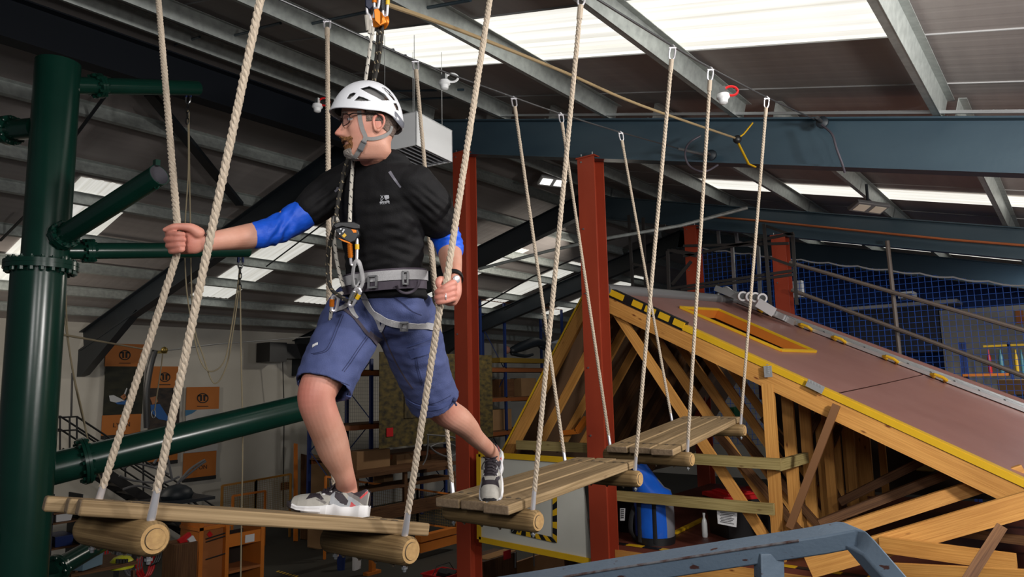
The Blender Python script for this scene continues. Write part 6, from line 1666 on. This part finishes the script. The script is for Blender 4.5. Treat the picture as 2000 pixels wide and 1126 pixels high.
p = onY(168, 1108, 10.15); mbuild(lambda mb: mb.box(p + V((0, 0, .08)), (.34, .2, .16), rz=.5), 'storage_box', mat('pale_blue_plastic', (.14, .22, .28), .5), label='pale blue box lying on the workbench beside the yellow helmet', cat='box', bevel=.01)
def pile(lab, cat, name, items):
    pass
for (x, y, w_, h_, m, nm, lab, cat, Y) in ((112, 985, 34, 14, M_paper, 'plastic_tray', 'white tray on the dark shelf beside the green pole, upper', 'tray', 11.2), (110, 1004, 32, 14, M_paper, 'plastic_tray', 'white tray on the dark shelf beside the green pole, lower', 'tray', 11.2), (108, 1048, 36, 18, M_blue, 'storage_bin', 'blue bin on the dark shelf beside the green pole', 'bin', 11.2)):
    mb = MB(); a, b = onY(x, y, Y), onY(x + w_, y + h_, Y); c = (a + b) / 2; hw, hh = (b.x - a.x) / 2, (a.z - b.z) / 2; i0 = []
    for z, k in ((-hh, .85), (hh, 1), (hh, 1.06), (hh * .9, 1.06)):
        i0.append(len(mb.v)); mb.v += [c + V((sx * hw * k, sy * .2 * k + .2, z)) for sx, sy in ((-1, -1), (1, -1), (1, 1), (-1, 1))]
    for q, r in zip(i0, i0[1:]): mb.skin(q, r, 4)
    mb.cap(i0[0], 4, 0, True); mb.cap(i0[2], 4); mb.build(nm, m, label=lab, cat=cat)
t = thing('shelf_unit', onY(125, 1126, 11.2), 'dark shelf unit right of the green pole, holding white trays', 'shelf')
for y in (999, 1018, 1067, 1100): rectY(100, y, 156, y + 3, 11.15, .45, 'shelf', M_pinedark, t)
for x in (99, 155): rectY(x, 965, x + 3, 1130, 11.15, .45, 'upright', M_steeldark, t)
for k, (x, y, m) in enumerate(((196, 1075, M_redplastic), (222, 1070, M_grey), (262, 1090, M_grey), (285, 1095, M_redplastic), (300, 1070, M_black))):
    c = onY(x, y + 30, 11.5); t = thing('harness_bundle', c, ['red climbing kit hanging left of the yellow helmet', 'grey climbing kit hanging above the yellow helmet', 'grey climbing kit hanging right of the yellow helmet', 'red climbing kit hanging below the nearest pole', 'black climbing kit under the nearest pole'][k], 'climbing kit')
    mb = MB()
    for j in range(3): mb.tube([c + V((.05 * (j - 1) + .10 * math.cos(a), .03 * j, .18 + .2 * math.sin(a))) for a in [2 * PI * i / 12 for i in range(12)]], .018, 6, closed=True)
    mb.build('webbing', m, t)
t = thing('fire_tool', onY(365, 1060, 13), 'red and white tool lying beside the orange cabinet', 'tool'); mbuild(lambda mb: mb.beam(onY(350, 1060, 13), onY(372, 1044, 13), .08, .12), 'body', M_redplastic, t); mbuild(lambda mb: mb.beam(onY(368, 1058, 12.95), onY(378, 1050, 12.95), .1, .12), 'head', M_paper, t)
# blue bin, orange stand, red crate on the floor
def tub(base, r, h, m, name, lab, cat, squ=True):
    t = thing(name, base, lab, cat); mb = MB(); prof = [(r * .82, 0), (r, h), (r * 1.08, h), (r * 1.08, h * .94)]
    if squ:
        i0 = []
        for rr, z in prof: i0.append(len(mb.v)); mb.v += [base + V((sx * rr, sy * rr, z)) for sx, sy in ((-1, -1), (1, -1), (1, 1), (-1, 1))]
        for a, b in zip(i0, i0[1:]): mb.skin(a, b, 4)
        mb.cap(i0[0], 4, 0, True)
        i1 = len(mb.v); mb.v += [base + V((sx * r * .95, sy * r * .95, h * .8)) for sx, sy in ((-1, -1), (1, -1), (1, 1), (-1, 1))]; mb.face((i1, i1 + 1, i1 + 2, i1 + 3)); mb.skin(i0[1], i1, 4)
    else: mb.lathe(base, prof, n=20)
    mb.build('tub', m, t); mb = MB(); mb.tube([base + V((-r, 0, h)), base + V((-r * .6, 0, h + r * .5)), base + V((r * .6, 0, h + r * .5)), base + V((r, 0, h))], .008, 6); mb.build('handle', M_black, t); return t
tub(onZ(666, 1112, 0.0), .10, .32, M_blue, 'bucket', 'blue bucket standing on the dark floor under the man', 'bucket', False)
t = thing('timber_stand', onZ(727, 1122, 0), 'small orange timber stand on the floor right of the blue bucket', 'stand'); q = onZ(727, 1120, 0); mbuild(lambda mb: mb.box(q + V((0, 0, .22)), (.11, .11, .44)), 'post', M_orange, t); mbuild(lambda mb: mb.box(q + V((0, 0, .03)), (.38, .16, .06)), 'foot', M_orange, t); mbuild(lambda mb: mb.box(q + V((-.35, .1, .3)), (.22, .06, .3), rz=.2), 'board', M_paper, t)
t = tub(onZ(866, 1150, 0) , .30, .33, M_redplastic, 'crate', 'open red plastic crate at the bottom, left of the red column', 'crate')
# black rag in the crate
mb = MB(); c = onZ(872, 1150, 0) + V((0, 0, .3)); mb.ball(c, 1, 16, sc=(.22, .2, .1)); [v.__setitem__(2, v[2] + .05 * noise.noise(v * 9)) for v in mb.v]; mb.build('black_rag', M_blackcloth, label='black cloth heaped in the red crate', cat='cloth')
# yellow dashes on the floor
mb = MB()
for k in range(7):
    a = onZ(543 + k * 6, 1115 + k * 1.6, .004); mb.box(a, (.10, .05, .004), rz=.4)
mb.build('floor_marking', M_yellow, label='dashed yellow line on the dark floor', cat='floor marking')
# boards leaning on the wall
for (x0, y0, x1, y1, m, lab) in ((574, 866, 581, 985, M_orange, 'tall narrow brown post leaning at the end of the yellow fence'), (588, 888, 606, 985, M_pinedark, 'dark board leaning right of the narrow brown post'), (608, 905, 616, 985, mat('grey_green_board', (.16, .17, .12), .6), 'pale grey-green strip leaning among the boards'), (606, 890, 640, 940, M_cardboard, 'brown board leaning highest behind the pale strips'), (618, 922, 634, 988, mat('pale_strip', (.26, .27, .24), .6), 'pale wide strip leaning beside the man\'s calf')):
    mb = MB(); a, b = onY((x0 + x1) / 2, y1, 17.4), onY((x0 + x1) / 2, y0, 18.2); w_ = onY(x1, y1, 17.4).x - onY(x0, y1, 17.4).x; a = a + (a - b).normalized() * (a.z / max((b - a).normalized().z, .1)); mb.beam(a, b, .03, w_, up=V((1, 0, 0))); mb.build('leaning_board', m, label=lab, cat='board')
rectY(549, 941, 566, 956, 19.4, .03, 'wall_sign', mat('dark_red_sign', (.10, .02, .015), .6), label='small dark red sign on the wall above the yellow fence', cat='sign')
t = thing('extractor_box', onY(562, 700, 18.6), 'black box and duct fixed high on the back wall left of the man\'s shorts', 'duct'); rectY(527, 668, 560, 706, 18.8, .7, 'box', M_black, t); rectY(556, 672, 640, 700, 18.9, .5, 'duct', M_black, t); mbuild(lambda mb: mb.tube([onY(552, 705, 18.9), onY(555, 800, 19.0), onY(553, 990, 19.3)], .016, 6), 'cable', M_black, t)
# pallet racking
def rack(xs, ytop, ybot, Y, beams, lab, shelf=True, dep=1.0):
    t = thing('pallet_rack', onY(xs[0], ybot, Y), lab, 'rack')
    for x in xs:
        for dy in (0, dep):
            p0, p1 = onY(x, ytop, Y), onY(x, ybot, Y); mb = MB(); mb.box2((p0.x - .045, Y + dy, p1.z), (p0.x + .045, Y + dy + .07, p0.z)); mb.build('upright', M_blue, t)
        mb = MB(); z0, z1 = onY(x, ybot, Y).z, onY(x, ytop, Y).z; X_ = onY(x, ytop, Y).x; n = 5
        for k in range(n):
            za, zb = lerp(z0, z1, k / n), lerp(z0, z1, (k + 1) / n); mb.tube([V((X_, Y + (0 if k % 2 else dep), za)), V((X_, Y + (dep if k % 2 else 0), zb))], .015, 6)
        mb.build('bracing', M_blue, t)
    a, b = onY(xs[0], ytop, Y).x, onY(xs[-1], ytop, Y).x
    for y in beams:
        z = onY(xs[0], y, Y).z
        for dy in (-.02, dep): mbuild(lambda mb: mb.box2((a, Y + dy, z - .06), (b, Y + dy + .05, z + .06)), 'shelf_beam', mat('rack_beam_orange', (.22, .065, .015), .5), t)
        if shelf: mbuild(lambda mb: mb.box2((a, Y, z + .06), (b, Y + dep, z + .09)), 'shelf_deck', M_pinedark, t)
    return t
rack([655, 727, 870], 700, 1010, 15.0, [728, 838, 905], 'blue and orange pallet rack behind the man\'s legs')
rack([938, 985, 1096], 548, 1010, 15.4, [582, 722, 782, 850], 'blue and orange pallet rack between the two red columns')
mbuild(lambda mb: [mb.beam(onY(673 + i * 4.0, 735, 15.9), onY(673 + i * 4.0, 905, 15.9), .006, .006, up=V((0, 1, 0))) for i in range(18)] + [mb.beam(onY(670, 735 + j * 7, 15.9), onY(745, 735 + j * 7, 15.9), .006, .006) for j in range(24)], 'rack_mesh', M_grey, label='grey wire mesh panel behind the pallet rack, seen between the legs', cat='mesh panel', kind='stuff')
M_mural = mat('autumn_photo_print', (.006, .005, .003), .8, 0, (.13, .09, .016), (5, 5, 9), .2, detail=15)
t = thing('hanging_mural', onY(850, 865, 14.4), 'hanging autumn woodland photograph behind the man\'s rear leg', 'mural')
rectY(741, 690, 962, 864, 14.4, .02, 'print', M_mural, t)
for (x0, y0, x1, y1, m) in ((755, 835, 768, 852, M_redplastic), (900, 690, 930, 864, M_banblk), (790, 730, 835, 815, mat('dark_trunks_print', (.015, .011, .006), .8, 0, (.10, .07, .02), (20, 20, 6), .2))): rectY(x0, y0, x1, y1, 14.38, .01, 'figure_print', m, t)
def cbox(x0, y0, x1, y1, Y, lab, m=None, dep=.5):
    a, b = onY(x0, y0, Y), onY(x1, y1, Y); c = (a + b) / 2 + V((0, dep / 2, 0)); w_, h_ = b.x - a.x, a.z - b.z
    t = thing('cardboard_box', V((c.x, c.y, c.z - h_ / 2)), lab, 'box'); mb = MB(); mb.box(c, (w_, dep, h_)); mb.build('carton', m or M_cardboard, t, bevel=.006)
    mb = MB(); mb.beam(c + V((-w_ / 2, 0, h_ / 2 + .001)), c + V((w_ / 2, 0, h_ / 2 + .001)), .05, .003); mb.build('tape', M_pinedark, t)
for a in ((697, 882, 762, 912, 14.7, 'long cardboard box on the bench behind the shorts'), (775, 888, 815, 918, 14.8, 'cardboard box right of the long one on the bench'), (750, 928, 768, 950, 14.8, 'small carton under the bench beside the hanging rope'), (825, 885, 880, 915, 15.0, 'wide dark carton near the left red column', M_pinedark), (1018, 738, 1048, 782, 15.6, 'upright carton on the rack right of the leftmost red column'), (1050, 745, 1072, 780, 15.7, 'smaller carton beside the upright one on the rack'), (975, 740, 1005, 780, 15.7, 'dark carton on the rack by the red column', M_pinedark), (960, 800, 1000, 850, 15.7, 'low carton on the third shelf of the rack'), (345, 1064, 383, 1150, 12.85, 'dark crate standing left of the orange cabinet under the red tool', M_pinedark), (944, 1097, 1012, 1210, 7.86, 'dark wooden box below the caddy with the red tag', M_pinedark)): cbox(*a[:6], **(dict(m=a[6]) if len(a) > 6 else {}))
t = thing('workbench', onY(790, 1000, 14.4), 'long wooden workbench behind the man\'s legs', 'bench'); rectY(690, 914, 892, 921, 13.9, .9, 'top', M_pinedark, t); rectY(690, 945, 892, 950, 13.95, .8, 'lower_shelf', M_pinedark, t)
for x in (695, 790, 884): rectY(x, 920, x + 6, 1010, 13.95, .08, 'leg', M_pinedark, t)
rectY(640, 985, 892, 1012, 13.4, .06, 'long_plank', M_pinedark, label='long dark plank on edge behind the low orange fence', cat='timber')
for (y0, y1, lab) in ((1038, 1050, 'upper orange timber beam stacked beside the left red column'), (1053, 1070, 'lower orange timber beam stacked beside the left red column')): rectY(822, y0, 893, y1, 12.6, .2, 'timber_beam', M_orange, label=lab, cat='timber')
rectY(790, 1070, 893, 1120, 13.2, .05, 'plywood_sheet', mat('brown_plywood', (.16, .09, .035), .7), label='brown plywood sheet below the stacked orange beams', cat='sheet')
# grey tubular trolleys and rescue stretcher frames
def tubeframe(name, loops, Y, lab, cat, r=.018, m=None):
    t = thing(name, onY(*loops[0][0], Y), lab, cat)
    for lp in loops: mb = MB(); mb.tube(smooth_path([onY(x, y, Y + (z[0] if z else 0)) for x, y, *z in lp], 5), r, 6); mb.build('tube', m or M_grey, t)
tubeframe('tube_trolley', [[(833, 848), (880, 852), (893, 858)], [(836, 850), (835, 880), (830, 900), (815, 922)], [(840, 872), (860, 865), (885, 868), (893, 880), (880, 892), (855, 885), (840, 872)], [(845, 878), (870, 890), (892, 886)]], 14.1, 'grey tubular trolley frame left of the red column', 'trolley', .02)
tubeframe('stretcher_frame', [[(240, 915), (262, 905), (300, 912), (330, 925)], [(233, 928), (262, 938), (318, 942), (350, 930)], [(350, 940), (372, 915), (400, 897)], [(345, 945), (385, 912), (402, 900)], [(300, 905), (322, 880), (336, 935)], [(240, 955), (270, 948), (310, 958)]], 14.0, 'grey tubular stretcher frame heaped below the slanting green pipe', 'frame', .022)
t = thing('kit_table', onY(330, 985, 13.9), 'dark low table holding the stretcher frame behind the nearest step', 'table'); rectY(228, 982, 420, 988, 13.8, .9, 'top', M_steeldark, t)
for x in (232, 412): q_ = onY(x, 988, 13.85); mbuild(lambda mb: mb.box2((q_.x, 13.85, 0), (q_.x + .06, 13.93, q_.z)), 'leg', M_steeldark, t)
mb = MB(); mb.ball(onY(345, 965, 14.2), 1, 12, sc=(.32, .25, .2)); mb.build('kit_bundle', M_steeldark, label='dark bundle of kit under the stretcher frame', cat='bundle')
t = thing('curved_pole', onY(290, 720, 15), 'black curved pole carrying the zip line trolley left of the centre banner', 'pole'); mb = MB(); mb.tube(smooth_path([onY(303, 684, 15), onY(294, 715, 15), onY(286, 770, 15), onY(287, 835, 15)]), .06, 10); mb.build('curve', M_black, t)
# thin lines at left
M_cord = mat('pale_cord', (.34, .28, .18), .9)
line_thing('zip_line', [P(122, 653, 8.0), onY(290, 683, 15)], .014, M_cord, 'pale line stretched from the green pole to the zip trolley', 'line', sm=0)
line_thing('zip_line', [onY(326, 684, 15), onY(420, 672, 15.5), onY(640, 655, 16.5)], .012, M_zinc, 'steel line running right from the zip trolley above the banners', 'line', sm=0)
t = thing('zip_trolley', onY(318, 690, 15), 'small brass zip trolley with a hanging lanyard before the banners', 'trolley')
mb = MB(); mb.ball(onY(321, 683, 14.95), .07, 12); mb.beam(onY(302, 687, 15), onY(325, 687, 15), .08, .06); mb.build('wheel_block', mat('brass', (.25, .18, .05), .35, .7), t); mb = MB(); mb.tube([onY(318, 690, 15), onY(315, 715, 15), onY(302, 800, 15)], .012, 6); mb.build('lanyard', M_cord, t); mb = MB(); mb.tube([onY(300 + 4 * math.cos(a), 808 + 8 * math.sin(a), 15) for a in [2 * PI * k / 12 for k in range(12)]], .01, 6, closed=True); mb.build('connector', M_zinc, t)
line_thing('cord', [P(128, 560, 8.2), P(132, 650, 8.4), P(143, 725, 8.6), P(160, 800, 8.8), P(172, 860, 9.0)], .008, M_cord, 'thin cord hanging down right of the green pole, outer', 'cord')
line_thing('cord', [P(125, 615, 8.2), P(140, 715, 8.5), P(155, 790, 8.8), P(178, 880, 9.0), P(205, 960, 9.2)], .008, M_cord, 'thin cord hanging down right of the green pole, inner', 'cord')
line_thing('cord', [P(367, 215, 9.0), P(368, 330, 9.0), P(361, 450, 9.0), P(364, 560, 9.0), P(378, 650, 9.0), P(392, 705, 9.0), P(412, 725, 9.0), P(438, 705, 9.0), P(452, 640, 9.0), P(464, 560, 9.0), P(468, 520, 9.0)], .009, M_cord, 'pale cord looping low between the two blue pulleys', 'cord')
line_thing('cord', [P(369, 215, 9.1), P(370, 330, 9.1), P(372, 450, 9.1), P(374, 560, 9.1), P(380, 640, 9.1), P(395, 690, 9.1), P(418, 748, 9.1), P(442, 715, 9.1), P(456, 640, 9.1), P(467, 560, 9.1), P(469, 520, 9.1)], .009, M_cord, 'pale cord with the longer loop between the two blue pulleys', 'cord')
line_thing('cord', [P(469, 560, 8.9), P(471, 700, 8.9), P(474, 850, 8.9), P(472, 1000, 8.9), P(470, 1130, 8.9)], .009, M_cord, 'pale cord hanging straight down past the slanting pipe', 'cord')
for (x, y, lab) in ((368, 178, 'blue rope pulley under the upper green arm'), (470, 500, 'blue rope pulley under the lower green arm')):
    c = P(x, y, 9.0); t = thing('blue_pulley', c, lab, 'pulley'); mbuild(lambda mb: [mb.box(c + CR * s * .028, (.02, .03, .16)) for s in (-1, 1)], 'cheek', M_blue, t); mbuild(lambda mb: mb.tube([c - UZ * .1 + CR * .03 * math.cos(a) + UZ * .06 * math.sin(a) for a in [2 * PI * k / 12 for k in range(12)]], .01, 6, closed=True), 'shackle', M_zinc, t); mbuild(lambda mb: [mb.tube([c - UZ * (.18 + j * .07) + (CR if j % 2 else CF) * .02 * math.cos(a) + UZ * .045 * math.sin(a) for a in [2 * PI * k / 10 for k in range(10)]], .006, 6, closed=True) for j in range(4)], 'chain', M_black, t)
# tubes crossing behind the columns
line_thing('steel_tube', [P(935, 525, 13.0), P(1070, 490, 12.5), P(1185, 465, 12), P(1330, 440, 11.6), P(1460, 405, 11.3)], .028, M_galv, 'long grey scaffold tube crossing behind the near red column', 'tube', sm=0)
line_thing('steel_tube', [P(935, 600, 13.0), P(1040, 540, 12.8), P(1135, 500, 12.6)], .014, M_black, 'thin dark rod rising behind the two red columns', 'tube', sm=0)
line_thing('steel_tube', [P(985, 605, 13.6), P(1100, 545, 13.2), P(1135, 530, 13)], .012, M_black, 'second thin dark rod below the first between the red columns', 'tube', sm=0)
# dark rescue dummy on the rack
t = thing('rescue_dummy', onY(1020, 700, 15.5), 'dark clothed training dummy lying on the rack in a yellow tray', 'dummy')
q = lambda x, y: tuple(onY(x, y, 15.7))
mb = MB(); loft(mb, [q(1000, 684) + (.12, .14), q(1020, 676) + (.18, .17), q(1045, 668) + (.17, .16), q(1062, 672) + (.12, .12)], 14, UZ); loft(mb, [q(1055, 676) + (.08, .08), q(1072, 684) + (.07, .07), q(1086, 688) + (.05, .05)], 12, UZ); loft(mb, [q(1000, 690) + (.07, .07), q(1025, 695) + (.06, .06), q(1040, 692) + (.05, .05)], 12, UZ); mb.build('clothing', M_steeldark, t, smooth=True)
mb = MB(); mb.ball(onY(990, 683, 15.65), .12, 14, sc=(1, 1, 1.15)); mb.build('head', mat('dummy_skin', (.22, .10, .07), .7), t); mb = MB(); loft(mb, [q(1015, 676) + (.03, .03), q(1030, 668) + (.03, .03), q(1042, 664) + (.02, .02)], 8); mb.build('strap', mat('teal_strap', (.03, .14, .19), .7), t)
rectY(977, 699, 1068, 708, 15.35, .5, 'tray', mat('dull_yellow_tray', (.20, .12, .01), .6), label='yellow tray under the dark training dummy on the rack', cat='tray')
# boxes and odds under the white panel
rectY(942, 1085, 1150, 1160, 8.3, .05, 'plywood_sheet', mat('orange_plywood', (.27, .12, .035), .7, 0, (.33, .15, .05), (3, 3, 3)), label='orange plywood sheet under the white panel, bottom centre', cat='sheet')
t = thing('tool_caddy', onY(985, 1095, 8.0), 'brown wooden caddy with a red tag below the white panel', 'caddy'); rectY(952, 1083, 1008, 1096, 7.9, .25, 'tray', M_pine, t); rectY(984, 1074, 998, 1091, 7.85, .01, 'tag', M_redplastic, t); mbuild(lambda mb: mb.beam(onY(1006, 1078, 7.84), onY(1006, 1108, 7.84), .03, .02, up=V((0, 1, 0))), 'clamp', M_zinc, t)
mbuild(lambda mb: mb.beam(onY(1042, 1075, 7.9), onY(1043, 1105, 7.9), .02, .02, up=V((0, 1, 0))), 'hand_clamp', M_zinc, label='steel clamp on the plywood below the white panel', cat='clamp')
# ------------------------------------------------------------------ right side: net, rails, tower, far wall
Xn = 16.0
t = thing('safety_net', onX(1700, 700, Xn), 'blue safety net hanging behind the roof rig at right', 'net')
nl, nr_ = onX(1372, 484, Xn), onX(2080, 566, Xn); zb = HC - 1.4
M_net = mat('blue_net_cord', (.015, .12, .62), .6); cell = .112
mb = MB(); n = int((nl.y - nr_.y) / cell)
for k in range(n + 1):
    p = nl.lerp(nr_, k / n); mb.beam(p, V((Xn, p.y, zb)), .008, .008, up=V((0, 1, 0)))
z = zb
while z < nl.z:
    f = min(1, max(0, (nl.z - z) / max(nl.z - nr_.z, 1e-6))) if z > nr_.z else 1
    mb.beam(V((Xn, nl.y, z)), V((Xn, lerp(nl.y, nr_.y, f), z)), .008, .008); z += cell
mb.build('mesh', M_net, t, kind='stuff')
mb = MB(); pts = []
for k in range(61):
    p = nl.lerp(nr_, k / 60); pts.append(p - UZ * (.035 * abs(math.sin(PI * k / 5))))
mb.tube(pts, .017, 6); mb.build('edge_rope', M_paper, t)
Xr = 13.5
for (a, b, lab) in (((1542, 512), (2060, 662), 'upper sloping brown handrail in front of the blue net'), ((1546, 566), (2060, 756), 'lower sloping brown handrail in front of the blue net')): line_thing('sloping_rail', [onX(*a, Xr), onX(*b, Xr)], .036, mat('brown_grey_tube', (.13, .10, .085), .5), lab, 'rail', sm=0)
line_thing('net_post', [onX(1733, 470, Xr + .1), onX(1757, 692, Xr + .1)], .036, MATS['brown_grey_tube'], 'upright brown tube in front of the blue net', 'post', sm=0)
# railing tower
Xt = 11.8
t = thing('railing_tower', onX(1400, 600, Xt), 'dark tubular railing tower above the roof ridge', 'railing')
M_dkt = mat('dark_tube', (.028, .024, .022), .5)
for (a, b, dx) in (((1304, 490), (1307, 585), 0), ((1492, 437), (1505, 600), 0), ((1548, 456), (1556, 595), .6), ((1228, 420), (1236, 560), .8), ((1256, 425), (1261, 562), .8), ((1312, 488), (1360, 496), .3), ((1313, 555), (1350, 510), .3)): mbuild(lambda mb: mb.beam(onX(*a, Xt + dx), onX(*b, Xt + dx), .05, .05, up=V((1, .1, 0))), 'post', M_dkt, t)
for (a, b) in (((1304, 488), (1360, 500)), ((1335, 500), (1550, 455)), ((1310, 563), (1550, 528)), ((1330, 566), (1548, 536)), ((1335, 480), (1540, 475)), ((1493, 440), (1550, 460)), ((1495, 500), (1552, 520)), ((1180, 470), (1300, 440)), ((1235, 515), (1260, 520))): mbuild(lambda mb: mb.beam(onX(*a, Xt + .05), onX(*b, Xt + .05), .035, .045), 'rail', M_dkt, t)
t = thing('alloy_frame', onX(1440, 560, 14.6), 'bright aluminium scaffold frame behind the blue net', 'frame')
for (a, b) in (((1402, 440), (1405, 480)), ((1436, 440), (1440, 475)), ((1405, 478), (1480, 478)), ((1440, 472), (1482, 484)), ((1430, 480), (1436, 580)), ((1481, 482), (1485, 590))): mbuild(lambda mb: mb.beam(onX(*a, 14.6), onX(*b, 14.6), .06, .06, up=V((1, 0, .2))), 'tube', M_alu, t)
# ladder and rolls lying on the ridge
t = thing('roof_ladder', onX(1450, 590, 11.3), 'aluminium roof ladder with four dark wheels lying on the ridge', 'ladder')
for k in range(4): mbuild(lambda mb: mb.beam(onX(1398 + k * 14, 562 + k * 4, 11.2 + k * .1), onX(1492 + k * 20, 600 + k * 10, 11.2 + k * .1), .08, .09), 'stile', M_alu, t)
for k, (x, y) in enumerate(((1450, 578), (1465, 579), (1474, 580), (1488, 582))):
    c = onX(x - (k == 1) * 0, y, 11.0); w1 = MB(); w1.lathe(c, [(.03, -.03), (.078, -.03), (.078, .03), (.03, .03)], axis=CF, n=18); wo = w1.build('wheel', M_paper, t); mbuild(lambda mb: mb.lathe(c, [(.012, -.036), (.05, -.034), (.05, .03)], axis=CF, n=16), 'hub', M_black, wo)
mb = MB(); mb.tube(smooth_path([onX(1402, 590, 11.4), onX(1404, 572, 11.4), onX(1418, 562, 11.4), onX(1432, 572, 11.4)]), .03, 8); mb.build('hook', M_alu, t)
mbuild(lambda mb: mb.beam(onX(1480, 590, 10.9), onX(1512, 610, 10.9), .02, .14), 'sticker', [M_paper], t)
# far wall beyond the net
M_navy = mat('navy_cladding', (.012, .045, .21), .6, 0, (.018, .06, .26), (1, 1, 1))
XF = 27.0
def boxX(mb, x0, y0, x1, y1, X, th, mi=0):
    a, b = onX(x0, (y0 + y1) / 2, X), onX(x1, (y0 + y1) / 2, X); zt_, zb_ = onX((x0 + x1) / 2, y0, X).z, onX((x0 + x1) / 2, y1, X).z
    mb.box2((X, min(a.y, b.y), zb_), (X + th, max(a.y, b.y), zt_), mi)
def rectX(x0, y0, x1, y1, X, th, name, m, parent=None, **kw):
    mb = MB(); boxX(mb, x0, y0, x1, y1, X, th); return mb.build(name, m, parent, smooth=False, **kw)
rectX(1300, 440, 1560, 700, XF, .1, 'blue_cladding', M_navy, label='navy wall cladding behind the railing tower', cat='cladding')
rectX(1560, 460, 2080, 770, XF, .1, 'blue_cladding', M_navy, label='navy wall cladding behind the middle of the blue net', cat='cladding')
rectX(1660, 600, 1836, 690, 24, .4, 'dark_cabinet', mat('slate_blue', (.03, .035, .065), .5), label='wide slate blue cabinet behind the blue net', cat='cabinet')
rectX(1640, 592, 1870, 598, 23.5, 1.2, 'roof_edge', M_paper, label='thin white roof edge of the office behind the net', cat='roof edge')
rectX(1842, 598, 2060, 770, 24, .4, 'office_wall', M_wall, label='white office wall behind the net at the far right', cat='wall')
rectX(1545, 548, 1566, 580, 19, .2, 'white_case', M_white, label='white case seen just right of the far red column', cat='case')
t = thing('white_heater', onX(1772, 580, 20), 'small white unit heater hung behind the blue net', 'heater'); rectX(1754, 569, 1784, 581, 20, .5, 'casing', M_white, t); rectX(1757, 573, 1781, 579, 19.98, .03, 'grille', M_grey, t)
t = thing('far_shelf', onX(1930, 735, 21), 'far shelf unit with coloured bottles beyond the net at right', 'shelf')
for x in (1871, 1879, 1966): q_ = onX(x, 668, 21); mbuild(lambda mb: mb.box2((21, q_.y - .07, 0), (21.1, q_.y, q_.z)), 'upright', M_blue, t)
rectX(1880, 729, 1970, 734, 20.9, .5, 'shelf', M_orange, t); rectX(1920, 672, 2010, 676, 21, .3, 'top_shelf', M_yellow, t)
for k, (x, w_, m, lab) in enumerate(((1958, 10, mat('teal_bottle', (.06, .20, .24), .4), 'teal bottle shaped bundle on the far shelf'), (1976, 8, M_yellow, 'yellow cylinder on the far shelf, left of two'), (1988, 8, M_yellow, 'yellow cylinder on the far shelf, right of two'), (1935, 8, M_redplastic, 'red cylinder hanging on the far shelf'), (1999, 7, MATS['teal_bottle'], 'teal bottle at the right end of the far shelf'))):
    c = onX(x, 729, 21.1); h_ = onX(x, 682, 21.1).z - c.z; mb = MB(); r = abs(onX(x + w_ / 2, 728, 21.1).y - c.y); mb.lathe(c, [(r * .9, 0), (r, h_ * .1), (r, h_ * .65), (r * .45, h_ * .85), (r * .45, h_)], n=12); mb.build('bottle', m, label=lab, cat='bottle')
t = thing('wall_sign', onX(1990, 610, 23.9), 'orange panel on the far right office wall', 'sign'); rectX(1984, 606, 2000, 632, 23.9, .03, 'panel', M_orange, t)
cbx = onX(1985, 755, 18); mb = MB(); mb.box(cbx, (.5, .6, .3)); mb.build('carton', M_cardboard, label='cardboard carton behind the ramp at the right edge', cat='box', bevel=.01)
# orange netting and stored goods glimpsed through the timber frames
for (x0, y0, x1, y1, X, m, nm, lab, cat) in ((1480, 705, 1500, 780, 13.2, mat('dull_red_crate', (.16, .02, .02), .6), 'stacked_crate', 'dull red crate glimpsed between the timber posts', 'crate'), (1560, 770, 1590, 790, 13.5, M_redplastic, 'stacked_crate', 'red crate behind the mesh between the posts', 'crate'), (1655, 820, 1700, 900, 14.0, M_paper, 'stacked_paper', 'pale stacked goods glimpsed between the posts', 'stack'), (1785, 850, 1820, 920, 13.0, mat('ochre_net', (.24, .17, .05), .7), 'netting_roll', 'ochre netting roll under the ramp', 'netting'), (1585, 935, 1610, 960, 12.6, M_blue, 'blue_bundle', 'small blue bundle on the floor behind the posts', 'bundle'), (1420, 795, 1436, 815, 12.5, mat('hi_vis_green', (.03, .22, .10), .6), 'hi_vis_vest', 'green hi-vis vest glimpsed between the struts', 'vest')):
    mb = MB(); boxX(mb, x0, y0, x1, y1, X, .4); mb.build(nm, m, label=lab, cat=cat, bevel=.02)
